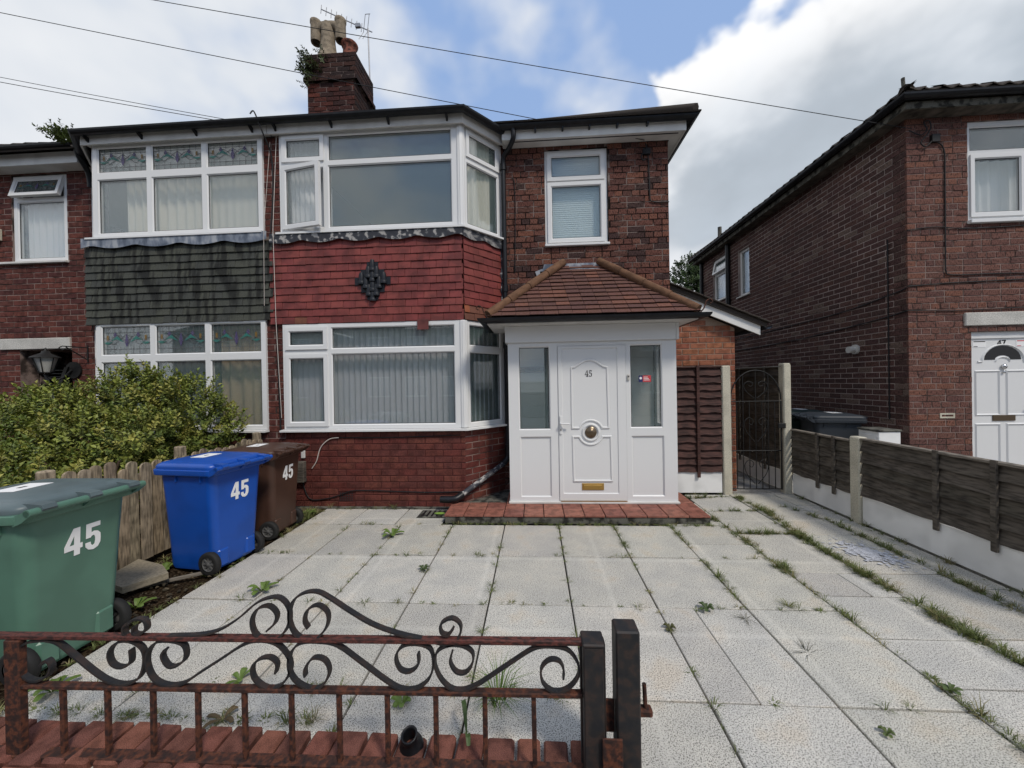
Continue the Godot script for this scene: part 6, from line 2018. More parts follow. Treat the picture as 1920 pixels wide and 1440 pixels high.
func make_bin(label: String, at: Vector3, turn: float, body: Material, lid: Material, number: bool) -> Node3D:
	var h := own_thing("wheelie_bin", label, "bin", "wheelie bins")
	h.position = at
	h.rotation.y = turn
	var s := Shape.new()
	s.loft([ring(0.222, 0.205, 0.05, 0.03), ring(0.236, 0.212, 0.055, 0.06), ring(0.243, 0.220, 0.06, 0.20), ring(0.264, 0.247, 0.065, 0.66), ring(0.276, 0.262, 0.065, 0.90)], true, false)
	var bd := part(s, "body", body, h)
	var rim := Shape.new()
	rim.loft([ring(0.277, 0.263, 0.065, 0.853), ring(0.306, 0.289, 0.06, 0.856), ring(0.311, 0.294, 0.06, 0.862), ring(0.313, 0.296, 0.06, 0.900), ring(0.309, 0.292, 0.06, 0.906), ring(0.25, 0.24, 0.06, 0.906)], false, false)
	part(rim, "rim", body, bd)
	for x in [-0.08, 0.17]:
		for sz in [-1.0, 1.0]:
			var rib := Shape.new()
			rib.box(Vector3(x - 0.003, 0.80, sz * 0.262 - 0.010), Vector3(x + 0.003, 0.856, sz * 0.262 + 0.010))
			part(rib, "rib", body, bd)
	for zz in [-0.135, 0.135]:                                              # moulded wheel housings at the foot of the back
		var foot := Shape.new()
		foot.cbox(Vector3(0.12, 0.045, zz - 0.05), Vector3(0.252, 0.20, zz + 0.05), 0.014)
		part(foot, "wheel_housing", body, bd)
	var l := Shape.new()
	l.loft([ring(0.300, 0.283, 0.07, 0.905, -0.006), ring(0.303, 0.286, 0.07, 0.925, -0.006), ring(0.296, 0.279, 0.075, 0.943, -0.006), ring(0.280, 0.263, 0.08, 0.955, -0.006), ring(0.255, 0.238, 0.07, 0.961, -0.006), ring(0.235, 0.220, 0.06, 0.960, -0.006), ring(0.21, 0.20, 0.06, 0.972, -0.006), ring(0.08, 0.08, 0.03, 0.975, -0.006)])
	l.cbox(Vector3(-0.375, 0.905, -0.15), Vector3(-0.296, 0.932, 0.15), 0.012)
	var ld := part(l, "lid", lid, h)
	for zz in [-0.21, 0.0, 0.21]:
		var lr := Shape.new()
		lr.prism([Vector2(0.23, 0.95), Vector2(0.285, 0.952), Vector2(0.365, 0.945), Vector2(0.375, 0.925), Vector2(0.36, 0.908), Vector2(0.29, 0.905)], Transform3D(Basis(), Vector3(0, 0, zz + 0.03)), 0.06)
		part(lr, "hinge", lid, ld)
	var hb := Shape.new()
	hb.tube([Vector3(0.345, 0.915, -0.285), Vector3(0.345, 0.915, 0.285)], 0.020, 10)
	for zz in [-0.265, 0.0, 0.265]: hb.prism([Vector2(0.270, 0.85), Vector2(0.315, 0.868), Vector2(0.352, 0.897), Vector2(0.36, 0.915), Vector2(0.345, 0.93), Vector2(0.270, 0.90)], Transform3D(Basis(), Vector3(0, 0, zz + 0.02)), 0.04)
	part(hb, "handle", body, h)
	var sk := Shape.new()
	sk.obox(Transform3D(Basis(Vector3.UP, 0.1), Vector3(-0.05, 0.977, 0.02)), Vector3(0.13, 0.002, 0.19))
	part(sk, "sticker", M.sticker, ld)
	var sk2 := Shape.new()
	sk2.obox(Transform3D(Basis(Vector3.UP, 0.1), Vector3(-0.05, 0.979, 0.02)), Vector3(0.02, 0.001, 0.04))
	part(sk2, "sticker_mark", M.ink, ld)
	var ax := Shape.new()
	ax.tube([Vector3(0.20, 0.10, -0.235), Vector3(0.20, 0.10, 0.235)], 0.011, 8)
	part(ax, "axle", M.steel, h)
	for sz in [-1.0, 1.0]:
		var t := Transform3D(Basis(Vector3.RIGHT, PI / 2 * sz), Vector3(0.20, 0.10, sz * 0.222))
		var w := Shape.new()
		w.lathe([Vector2(0.062, -0.024), Vector2(0.085, -0.026), Vector2(0.098, -0.018), Vector2(0.10, 0.0), Vector2(0.098, 0.018), Vector2(0.085, 0.026), Vector2(0.062, 0.024)], t, 26)
		var wh := part(w, "wheel", M.tyre, h)
		var ri := Shape.new()
		ri.lathe([Vector2(0.064, -0.018), Vector2(0.064, 0.018), Vector2(0.056, 0.02), Vector2(0.05, 0.006), Vector2(0.02, 0.012), Vector2(0.018, 0.022), Vector2(0.0, 0.024)], t, 24)
		for k in 8:
			var a := TAU * k / 8.0
			ri.beam(t * Vector3(cos(a) * 0.016, 0.014, sin(a) * 0.016), t * Vector3(cos(a) * 0.058, 0.014, sin(a) * 0.058), 0.008, 0.012, t.basis.y)
		part(ri, "rim", M.wheel_rim, wh)
	if number:
		var tilt := atan2(0.0275, 0.60)
		var t := Transform3D(Basis(Vector3.FORWARD, Vector3(sin(tilt), cos(tilt), 0), Vector3(cos(tilt), -sin(tilt), 0)).scaled_local(Vector3(0.155, 0.155, 1)), Vector3(0.2645, 0.59, 0.075))
		var four := Shape.new()
		four.prism([Vector2(0.29, 0), Vector2(0.47, 0), Vector2(0.47, 0.22), Vector2(0.55, 0.22), Vector2(0.55, 0.40), Vector2(0.47, 0.40), Vector2(0.47, 1), Vector2(0.29, 1)], t, 0.002)
		four.prism([Vector2(0, 0.22), Vector2(0.29, 0.22), Vector2(0.29, 0.40), Vector2(0.15, 0.40), Vector2(0.29, 0.74), Vector2(0.29, 1), Vector2(0.265, 1), Vector2(0, 0.40)], t, 0.002)
		part(four, "digit_four", M.sticker, h)
		var five := Shape.new()
		var p5 := []
		for q in [[0.06, 0.46], [0.06, 1], [0.52, 1], [0.52, 0.83], [0.23, 0.83], [0.23, 0.64], [0.32, 0.68], [0.44, 0.64], [0.53, 0.53], [0.54, 0.36], [0.53, 0.18], [0.45, 0.04], [0.30, -0.02], [0.14, 0.03], [0.05, 0.15], [0.04, 0.30], [0.21, 0.30], [0.22, 0.20], [0.28, 0.14], [0.34, 0.18], [0.36, 0.30], [0.36, 0.42], [0.33, 0.51], [0.28, 0.53], [0.23, 0.50], [0.21, 0.46]]: p5.append(Vector2(q[0] + 0.60, q[1]))
		five.prism(p5, t, 0.002)
		part(five, "digit_five", M.sticker, h)
	return h


func make_bins() -> void:
	make_bin("green wheelie bin with a grey-green lid and white number 45 nearest the street gate".replace("nearest the street gate", "by the driveway gate"), Vector3(-3.07, 0.0, -2.12), 0.02, M.bin_green, M.bin_green_lid, true).scale = Vector3.ONE * 1.065
	make_bin("bright blue wheelie bin with white number 45 beside the picket fence", Vector3(-3.01, 0.0, -3.33), -0.12, M.bin_blue, M.bin_blue, true).scale = Vector3.ONE * 1.02
	make_bin("brown wheelie bin with white number 45 between blue bin and bay window", Vector3(-3.04, 0.0, -4.02), 0.03, M.bin_brown, M.bin_brown, true)
	make_bin("dark grey wheelie bin behind the low fence against the dark brick wall", Vector3(4.55, 0.0, -6.12), 2.9, M.bin_grey, M.bin_grey, false).scale = Vector3.ONE * 1.1
	make_bin("dark green wheelie bin partly hidden behind the dark grey one", Vector3(4.55, 0.0, -6.85), 3.1, M.bin_dark_green, M.bin_dark_green, false).scale = Vector3.ONE * 1.1


# ------------------------------------------------------------------ small things
func make_small_things() -> void:
	var mb := thing("meter_cabinet", "white metal meter cabinet with a mossy top behind the low fence", "meter cabinet", Vector3(4.85, 0, -5.45))
	var c := Shape.new()
	c.cbox(Vector3(4.60, 0.0, -5.66), Vector3(4.88, 0.875, -5.34), 0.006)
	part(c, "cabinet", M.gravel_board, mb)
	var ct := Shape.new()
	ct.cbox(Vector3(4.585, 0.876, -5.675), Vector3(4.895, 0.905, -5.325), 0.01)
	part(ct, "top", M.concrete_dark, mb)
	var cd := Shape.new()
	cd.cbox(Vector3(4.590, 0.15, -5.63), Vector3(4.599, 0.83, -5.37), 0.003)
	part(cd, "door", M.gravel_board, mb)
	var gb := thing("meter_box", "small brown meter box on the painted brick under the bay", "meter box", Vector3(-3.16, 0.35, -4.83))
	var g := Shape.new()
	g.cbox(Vector3(-3.26, 0.34, BAY + 0.003), Vector3(-3.08, 0.62, BAY + 0.075), 0.008)
	part(g, "box", M.board_dark, gb)
	var g2 := Shape.new()
	g2.cbox(Vector3(-3.14, 0.66, BAY + 0.003), Vector3(-3.09, 0.76, BAY + 0.03), 0.005)
	part(g2, "junction", M.upvc_dull, gb)
	# stone slab on the soil
	var st := Shape.new()
	st.prism([Vector2(-3.50, 2.80), Vector2(-3.20, 2.70), Vector2(-3.05, 2.92), Vector2(-3.24, 3.05), Vector2(-3.56, 3.14)].map(func(p): return Vector2(p.x, -p.y)), Transform3D(Basis(Vector3.RIGHT, PI / 2 + 0.02), Vector3(0, 0.045, 0.0)), -0.05)
	solo(st, "stone_slab", M.stone, "broken buff stone slab lying on the soil by the picket fence", "stone")
	var ba := Shape.new()
	ba.beam(Vector3(-3.25, 0.015, -2.85), Vector3(-2.85, 0.02, -3.12), 0.03, 0.02, Vector3.UP, 0.004)
	solo(ba, "wood_batten", M.board_worn, "thin grey length of wood lying on the soil", "wood")
	# lantern and bracket by number 43
	var la := thing("wall_lantern", "black wall lantern with frosted panes beside the dark entrance", "lantern", Vector3(-7.2, 1.8, FACADE + 0.1))
	var lc := Vector3(-7.28, 1.98, FACADE + 0.22)
	var top := Shape.new()
	top.lathe([Vector2(0.16, 0.13), Vector2(0.15, 0.145), Vector2(0.05, 0.20), Vector2(0.04, 0.23), Vector2(0.012, 0.24), Vector2(0.015, 0.27), Vector2(0, 0.285)], Transform3D(Basis(), lc), 6)
	top.lathe([Vector2(0.02, -0.12), Vector2(0.07, -0.10), Vector2(0.075, -0.08), Vector2(0.0, -0.08)], Transform3D(Basis(), lc), 6)
	for k in 6:
		var a := TAU * k / 6.0
		top.tube([lc + Vector3(cos(a) * 0.07, -0.09, -sin(a) * 0.07), lc + Vector3(cos(a) * 0.13, 0.135, -sin(a) * 0.13)], 0.007, 5)
	part(top, "cage", M.iron_side, la)
	var lg := Shape.new()
	lg.lathe([Vector2(0.064, -0.08), Vector2(0.122, 0.13)], Transform3D(Basis(), lc), 6)
	part(lg, "panes", M.lamp_glass, la)
	var br := Shape.new()
	br.tube(spline([lc + Vector3(0, -0.12, 0), lc + Vector3(0.03, -0.19, -0.04), lc + Vector3(0.10, -0.17, -0.12), lc + Vector3(0.17, -0.05, -0.18)], 4), 0.014, 8)
	br.tube([Vector3(-7.10, 1.93, FACADE + 0.01), Vector3(-7.10, 1.93, FACADE + 0.03)], 0.13, 18)
	part(br, "arm", M.iron_side, la)
	var ns := thing("lantern_sign", "black carriage lamp shaped sign reading 43 in the dark entrance", "sign", Vector3(-7.42, 1.5, FACADE + 0.12))
	var pl := Shape.new()
	pl.prism([Vector2(-7.60, 1.98), Vector2(-7.44, 1.62), Vector2(-7.30, 1.62), Vector2(-7.14, 1.98), Vector2(-7.20, 1.98), Vector2(-7.33, 1.68), Vector2(-7.41, 1.68), Vector2(-7.54, 1.98)], Transform3D(Basis(), Vector3(0, 0, FACADE + 0.06)), 0.02)
	for k in 3: pl.beam(Vector3(-7.53, 1.93 - k * 0.05, FACADE + 0.05), Vector3(-7.21, 1.93 - k * 0.05, FACADE + 0.05), 0.012, 0.01, Vector3.UP)
	pl.box(Vector3(-7.50, 1.48, FACADE + 0.03), Vector3(-7.24, 1.61, FACADE + 0.05))
	part(pl, "plate", M.iron_side, ns)
	word("43", "number", M.aluminium, ns, Transform3D(Basis(), Vector3(-7.37, 1.545, FACADE + 0.05)), 0.09, true)
	var hb := Shape.new()
	hb.tube([Vector3(-6.86, 2.31, FACADE + 0.02), Vector3(-6.86, 2.05, FACADE + 0.02)], 0.009, 6)
	hb.tube([Vector3(-6.86, 2.27, FACADE + 0.02), Vector3(-6.90, 2.27, FACADE + 0.30)], 0.008, 6)
	hb.tube([Vector3(-6.86, 2.08, FACADE + 0.02), Vector3(-6.90, 2.26, FACADE + 0.26)], 0.008, 6)
	hb.tube(spline([Vector3(-6.90, 2.27, FACADE + 0.30), Vector3(-6.90, 2.24, FACADE + 0.34), Vector3(-6.90, 2.21, FACADE + 0.31), Vector3(-6.90, 2.23, FACADE + 0.28)], 4), 0.007, 6)
	solo(hb, "basket_bracket", M.iron_side, "thin black hanging basket bracket on the plum brick wall", "bracket")
	# aerial
	var ae := thing("tv_aerial", "grey metal television aerial on a thin mast behind the chimney", "aerial", Vector3(-3.04, 6.4, -7.4))
	var mast := Shape.new()
	mast.tube([Vector3(-3.18, 5.9, -7.42), Vector3(-3.235, 8.80, -7.42)], 0.014, 8)
	part(mast, "mast", M.aluminium, ae)
	var bo := Shape.new()
	var b0 := Vector3(-3.21, 8.745, -7.42)
	var b1 := Vector3(-4.20, 9.255, -7.42)
	bo.tube([b0 + Vector3(0.06, -0.03, 0), b1], 0.010, 6)
	part(bo, "boom", M.aluminium, ae)
	for k in 9:
		var e := Shape.new()
		var p := b1.lerp(b0, k / 9.5)
		e.tube([p + Vector3(-0.01, -0.085, 0), p + Vector3(0.01, 0.085, 0)], 0.007, 5)
		part(e, "element", M.aluminium, ae)
	var rf := Shape.new()
	for dx in [-0.02, 0.06]:
		rf.tube([b0 + Vector3(-0.10 + dx, -0.02, 0.0), b0 + Vector3(-0.02 + dx, 0.26, 0.08)], 0.006, 5)
		rf.tube([b0 + Vector3(-0.10 + dx, -0.02, 0.0), b0 + Vector3(-0.16 + dx, -0.22, 0.08)], 0.006, 5)
	rf.tube([b0 + Vector3(-0.04, 0.26, 0.08), b0 + Vector3(0.06, 0.26, 0.08)], 0.006, 5)
	rf.box(b0 + Vector3(-0.28, 0.08, -0.02), b0 + Vector3(-0.18, 0.15, 0.03))
	part(rf, "reflector", M.aluminium, ae)
	var ae2 := Shape.new()
	ae2.tube([Vector3(8.25, 7.0, -20.0), Vector3(8.25, 9.2, -20.0)], 0.03, 6)
	ae2.tube([Vector3(7.9, 9.35, -20.0), Vector3(8.7, 8.95, -20.0)], 0.02, 6)
	for k in 5: ae2.tube([Vector3(7.95 + k * 0.14, 9.2 - k * 0.07, -20.0), Vector3(8.0 + k * 0.14, 9.45 - k * 0.07, -20.0)], 0.015, 5)
	# overhead wires, sagging a little
	var wire := func(label: String, p: Vector3, q: Vector3, sag: float, r: float) -> void:
		var s := Shape.new()
		var pts := []
		for k in 25:
			var f := k / 24.0
			pts.append(p.lerp(q, f) - Vector3.UP * sag * 4.0 * f * (1.0 - f))
		s.tube(pts, r, 6)
		solo(s, "overhead_wire", M.cable, label, "wire", "overhead telephone wires")
	wire.call("overhead wire running across to the brick house numbered 47", Vector3(-9.856, 8.085, -4.841), Vector3(5.16, 4.97, -5.44), 0.03, 0.0045)
	wire.call("overhead wire ending at the wall bracket beside the small upper window", Vector3(-9.864, 7.572, -4.837), Vector3(1.57, 4.95, -5.33), 0.02, 0.0045)
	wire.call("thin overhead wire reaching the gutter between the two bays", Vector3(-9.695, 6.453, -4.740), Vector3(-4.124, 5.150, -4.740), 0.02, 0.004)
	wire.call("second thin wire just above the one reaching the bay gutter", Vector3(-9.692, 6.543, -4.740), Vector3(-3.998, 5.156, -4.740), 0.02, 0.0035)
	# curtains and blinds
	curtain("net_curtain", "white net curtain behind the open casement of the red tiled bay", M.curtain_white, Vector3(-3.32, 4.98, BAY - 0.16), Vector3(-2.74, 4.98, BAY - 0.16), 1.28, 9, 0.014)
	curtain("net_curtain", "cream curtain in the angled upper window of the red tiled bay", M.curtain_cream, Vector3(-0.95, 4.97, BAY - 0.16), Vector3(-0.60, 4.97, -5.30), 1.27, 6, 0.02)
	curtain("drawn_curtain", "cream curtain drawn across the upper bay with leaded top lights", M.curtain_cream, Vector3(-5.76, 4.62, BAY - 0.17), Vector3(-3.66, 4.62, BAY - 0.17), 0.90, 17, 0.020)
	curtain("lace_curtain", "white lace curtain in the narrow window above the dark entrance", M.curtain_white, Vector3(-8.02, 4.62, FACADE - 0.14), Vector3(-7.22, 4.62, FACADE - 0.14), 0.96, 8, 0.018)
	curtain("drawn_curtain", "tan curtain in the lower bay behind the bush", M.curtain_tan, Vector3(-4.40, 2.50, BAY - 0.17), Vector3(-3.66, 2.50, BAY - 0.17), 1.42, 5, 0.022)
	curtain("drawn_curtain", "grey curtain hanging in the lower bay behind the bush", M.curtain_grey, Vector3(-5.95, 2.50, BAY - 0.17), Vector3(-4.42, 2.50, BAY - 0.17), 1.42, 11, 0.022)
	curtain("net_curtain", "white net curtain in the upper window of the house numbered 47", M.curtain_white, Vector3(6.03, 4.62, -5.70), Vector3(7.40, 4.62, -5.70), 0.88, 12, 0.015)
	curtain("net_curtain", "white curtain in the slim side window of the dark brick wall", M.curtain_white, Vector3(5.36, 4.74, -9.74), Vector3(5.36, 4.74, -9.38), 1.05, 4, 0.012)
	curtain("net_curtain", "white curtain in the farther side window of the dark brick wall", M.curtain_white, Vector3(5.36, 4.60, -11.05), Vector3(5.36, 4.60, -10.38), 0.78, 6, 0.012)
	var vb := thing("vertical_blind", "lilac grey vertical slat blind across the lower bay window", "blind", Vector3(-2.1, 1.1, BAY - 0.2))
	var slat := Shape.new()
	var rows := []
	for side in [1.0, -1.0]:
		rows = []
		for i in 2:
			var line := []
			for k in 7:
				var e := k / 6.0 - 0.5
				if side < 0: e = -e
				line.append(Vector3(e * 0.089, i * 1.34, 0.006 * cos(e * PI) + side * 0.0006))
			rows.append(line)
		slat.sheet(rows)
	var sm := slat.mesh()
	for k in 29:
		mesh_part(sm, "slat", M.blind_lilac, vb, Transform3D(Basis(Vector3.UP, 0.42 + rng.randf_range(-0.06, 0.06)), Vector3(-3.30 + k * 0.081, 1.10, BAY - 0.15)))
	var ax := (Vector3(-0.45, 0, FACADE) - Vector3(-0.92, 0, BAY)).normalized()
	for k in 8:
		mesh_part(sm, "slat", M.blind_lilac, vb, Transform3D(Basis(Vector3.UP, 1.45 + rng.randf_range(-0.05, 0.05)), Vector3(-0.99, 1.10, BAY - 0.13) + ax * (k * 0.081)))
	var hr := Shape.new()
	hr.box(Vector3(-3.34, 2.442, BAY - 0.17), Vector3(-0.98, 2.465, BAY - 0.13))
	part(hr, "head_rail", M.upvc, vb)
	var bb := thing("venetian_blind", "pale closed blind filling the small upper window over the porch", "blind", Vector3(0.63, 3.65, FACADE - 0.14))
	for k in 43:
		var s := Shape.new()
		s.obox(Transform3D(Basis(Vector3.RIGHT, 1.38), Vector3(0.63, 3.63 + k * 0.030, FACADE - 0.13)), Vector3(0.80, 0.002, 0.036))
		part(s, "slat", M.blind_white, bb)


# ------------------------------------------------------------------ plants
func leaf_mesh(long: float, wide: float) -> void:
	pass


func sprig(leaves: int, long: float, lw: float, ll: float, seed_: int) -> ArrayMesh:
	var r := RandomNumberGenerator.new()
	r.seed = seed_
	var s := Shape.new()
	s.tint = Color(0.35, 0.25, 0.12)
	s.tube([Vector3.ZERO, Vector3(0.01, long * 0.5, 0), Vector3(0, long, 0.01)], 0.0018, 3, false)
	for k in leaves:
		var f := (k + 0.5) / leaves
		var p := Vector3(0.01 * sin(f * PI), f * long, 0.01 * f)
		var a := k * 2.4 + r.randf_range(-0.4, 0.4)
		var out := Vector3(cos(a), r.randf_range(0.25, 0.9), sin(a)).normalized()
		if k >= leaves - 2: out = Vector3(cos(a) * 0.4, 1, sin(a) * 0.4).normalized()
		var side := out.cross(Vector3.UP).normalized()
		var nrm := side.cross(out).normalized()
		var l := ll * r.randf_range(0.75, 1.15)
		var w := lw * r.randf_range(0.8, 1.1)
		var tone := r.randf_range(0.75, 1.3)
		s.tint = Color(tone, tone, tone * 0.95)
		var tip := p + out * l - nrm * l * 0.12
		var m0 := p + out * l * 0.5
		var e0 := m0 + side * w / 2 + nrm * w * 0.18
		var e1 := m0 - side * w / 2 + nrm * w * 0.18
		s.flat(p, e0, m0); s.flat(e0, tip, m0); s.flat(p, m0, e1); s.flat(m0, tip, e1)
	return s.mesh()


func aim(dir: Vector3, spin: float) -> Basis:
	var y := dir.normalized()
	var x := y.cross(Vector3.RIGHT if absf(y.x) < 0.8 else Vector3.BACK).normalized()
	return Basis(x, y, x.cross(y)) * Basis(Vector3.UP, spin)


func make_bush() -> void:
	var h := thing("bush", "big loose yellow-green bush in front of the lower leaded bay", "bush", Vector3(-4.7, 0, -3.9))
	# lumps: centre, radii
	var lumps := [
		[Vector3(-4.75, 1.10, -4.15), Vector3(0.62, 0.66, 0.42)], [Vector3(-4.15, 1.05, -4.20), Vector3(0.46, 0.62, 0.36)], [Vector3(-5.25, 0.98, -3.85), Vector3(0.58, 0.60, 0.46)],
		[Vector3(-4.62, 0.85, -3.62), Vector3(0.62, 0.52, 0.44)], [Vector3(-4.05, 0.88, -3.72), Vector3(0.34, 0.46, 0.36)], [Vector3(-5.55, 0.86, -3.55), Vector3(0.52, 0.46, 0.42)],
		[Vector3(-4.50, 0.66, -3.05), Vector3(0.55, 0.40, 0.42)], [Vector3(-5.15, 0.70, -3.15), Vector3(0.55, 0.42, 0.42)], [Vector3(-4.72, 1.45, -4.20), Vector3(0.26, 0.36, 0.22)],
		[Vector3(-5.95, 1.0, -4.1), Vector3(0.5, 0.52, 0.4)], [Vector3(-3.86, 0.92, -4.35), Vector3(0.22, 0.46, 0.26)], [Vector3(-4.35, 0.60, -2.65), Vector3(0.42, 0.34, 0.32)], [Vector3(-4.05, 0.62, -2.45), Vector3(0.45, 0.38, 0.40)], [Vector3(-4.7, 0.72, -2.5), Vector3(0.5, 0.42, 0.4)]]
	var kinds := [[], [], []]
	var tints := [[], [], []]
	var nz := FastNoiseLite.new()
	nz.seed = 4
	nz.frequency = 1.6
	for l in lumps:
		var rad: Vector3 = l[1]
		var count := int(rad.x * rad.y * 2100.0)
		for i in count:
			var d := Vector3(rng.randfn(), rng.randfn() + 0.25, rng.randfn()).normalized()
			var reach := rng.randf()
			var k := lerpf(0.62, 1.0, sqrt(reach)) + 0.16 * nz.get_noise_3dv(l[0] + d * 2.0)
			var p: Vector3 = l[0] + d * rad * k
			if p.y < 0.15: continue
			if p.x > -3.70 and p.z < -2.75: continue
			if nz.get_noise_3dv(p * 3.2) < -0.04 - 0.2 * reach: continue
			var dir := (d * Vector3(1, 1, 1) + Vector3(0, 0.65, 0) + Vector3(rng.randfn(), rng.randfn(), rng.randfn()) * 0.35)
			var v := rng.randi() % 3
			kinds[v].append(Transform3D(aim(dir, rng.randf() * TAU).scaled_local(Vector3.ONE * rng.randf_range(0.65, 1.5)), p))
			var g := rng.randf_range(0.8, 1.2)
			var leafage := rng.randf()                                   # old, grown and fresh leaves mixed at random
			if leafage < 0.30: tints[v].append(Color(0.115 * g, 0.155 * g, 0.034 * g))
			elif leafage < 0.80: tints[v].append(Color(0.205 * g, 0.235 * g, 0.048 * g))
			else: tints[v].append(Color(0.30 * g, 0.29 * g, 0.07 * g))
	# long shoots that break the outline
	for e in [[-4.86, 1.62, -4.2, 0.34], [-4.78, 1.7, -4.15, 0.30], [-4.2, 1.55, -4.2, 0.32], [-4.05, 1.5, -4.15, 0.28], [-3.88, 1.5, -4.3, 0.26], [-5.3, 1.5, -3.9, 0.25], [-5.9, 1.4, -4.0, 0.3], [-5.6, 1.35, -3.9, 0.3], [-3.75, 1.2, -4.35, 0.2], [-5.0, 1.55, -4.1, 0.25], [-4.5, 1.6, -4.2, 0.2], [-6.1, 1.35, -4.1, 0.2], [-3.72, 1.0, -4.35, 0.15], [-4.65, 1.72, -4.2, 0.2]]:
		for k in 7:
			var f := k / 6.0
			var lean := Vector3(rng.randf_range(-0.03, 0.03), 0, rng.randf_range(-0.03, 0.03))
			kinds[k % 3].append(Transform3D(aim(Vector3(rng.randfn() * 0.5, 1, rng.randfn() * 0.5), rng.randf() * TAU), Vector3(e[0], e[1] + e[3] * f - 0.1, e[2]) + lean))
			var g := rng.randf_range(0.9, 1.3)
			tints[k % 3].append(Color(0.21 * g, 0.25 * g, 0.05 * g))
	for v in 3:
		var o := copies(sprig(13, 0.13, 0.025, 0.040, 10 + v), "foliage", M.leaf, h, kinds[v], tints[v])
		o.set_meta("kind", "stuff")
	for i in 14:
		var s := Shape.new()
		var b := Vector3(rng.randf_range(-5.4, -4.1), 0.0, rng.randf_range(-4.2, -3.3))
		s.tube(spline([b, b + Vector3(rng.randf_range(-0.15, 0.15), 0.45, rng.randf_range(-0.15, 0.15)), b + Vector3(rng.randf_range(-0.35, 0.35), 0.95, rng.randf_range(-0.3, 0.3))], 4), 0.012, 5)
		part(s, "stem", M.twig, h)


func make_tree(label: String, at: Vector3, height: float, crown: Array, count: int, size: float, tone: Color) -> void:
	var h := thing("garden_tree", label, "tree", at, "trees beyond the back gardens")
	var s := Shape.new()
	s.tube(spline([at, at + Vector3(0.1, height * 0.35, 0), at + Vector3(-0.05, height * 0.7, 0.1)], 4), [0.22, 0.21, 0.2, 0.19, 0.17, 0.15, 0.13, 0.1, 0.08], 8)
	for k in 6:
		var a := TAU * k / 6.0
		s.tube([at + Vector3(0, height * 0.5, 0), at + Vector3(cos(a) * 1.1, height * 0.72, sin(a) * 1.1)], [0.09, 0.03], 6)
	part(s, "trunk", M.bark, h)
	var places := []
	var cols := []
	for i in count:
		var l: Array = crown[rng.randi() % crown.size()]
		var d := Vector3(rng.randfn(), rng.randfn(), rng.randfn()).normalized()
		var p: Vector3 = at + l[0] + d * l[1] * sqrt(rng.randf_range(0.3, 1.1))
		places.append(Transform3D(aim(d + Vector3(0, 0.4, 0) + Vector3(rng.randfn(), rng.randfn(), rng.randfn()) * 0.4, rng.randf() * TAU).scaled_local(Vector3.ONE * size * rng.randf_range(0.7, 1.4)), p))
		var g := rng.randf_range(0.7, 1.3)
		cols.append(tone * g)
	var o := copies(sprig(11, 0.22, 0.075, 0.12, 77), "crown", M.leaf, h, places, cols)
	o.set_meta("kind", "stuff")


func blade_tuft(n: int, tall: float, spread: float, wide: float, seed_: int) -> ArrayMesh:
	var r := RandomNumberGenerator.new()
	r.seed = seed_
	var s := Shape.new()
	for k in n:
		var a := r.randf() * TAU
		var d := Vector3(cos(a), 0, sin(a))
		var q := Vector3(-d.z, 0, d.x) * wide / 2
		var t := tall * r.randf_range(0.45, 1.1)
		var b := d * r.randf_range(0, spread * 0.25)
		var m := b + d * spread * r.randf_range(0.2, 0.5) + Vector3(0, t * 0.7, 0)
		var e := b + d * spread * r.randf_range(0.7, 1.3) + Vector3(0, t * r.randf_range(0.6, 1.0), 0)
		var g := r.randf_range(0.7, 1.2)
		s.tint = Color(g, g, g)
		s.quad(b - q, b + q, m + q * 0.7, m - q * 0.7)
		s.flat(m - q * 0.7, m + q * 0.7, e)
	return s.mesh()


func rosette(n: int, ll: float, lw: float, lift: float, seed_: int) -> ArrayMesh:
	var r := RandomNumberGenerator.new()
	r.seed = seed_
	var s := Shape.new()
	for k in n:
		var a := TAU * k / n + r.randf_range(-0.4, 0.4)
		var d := Vector3(cos(a), 0, sin(a))
		var q := Vector3(-d.z, 0, d.x)
		var l := ll * r.randf_range(0.7, 1.2)
		var up := lift * r.randf_range(0.6, 1.3)
		var g := r.randf_range(0.8, 1.15)
		s.tint = Color(g, g, g)
		var prev0 := Vector3.ZERO
		var prev1 := Vector3.ZERO
		var last := Vector3.ZERO
		for i in range(1, 6):
			var f := i / 5.0
			var c := d * l * f + Vector3(0, up * sin(f * 2.2), 0)
			var w := lw * sin(minf(f * 2.4, PI - 0.15)) * 0.5 + 0.001
			var fold := Vector3(0, w * 0.35, 0)
			s.quad(last, c, c + q * w + fold, prev0) if i > 1 else s.flat(last, c, c + q * w + fold)
			s.quad(c, last, prev1, c - q * w + fold) if i > 1 else s.flat(last, c - q * w + fold, c)
			prev0 = c + q * w + fold; prev1 = c - q * w + fold; last = c
	return s.mesh()


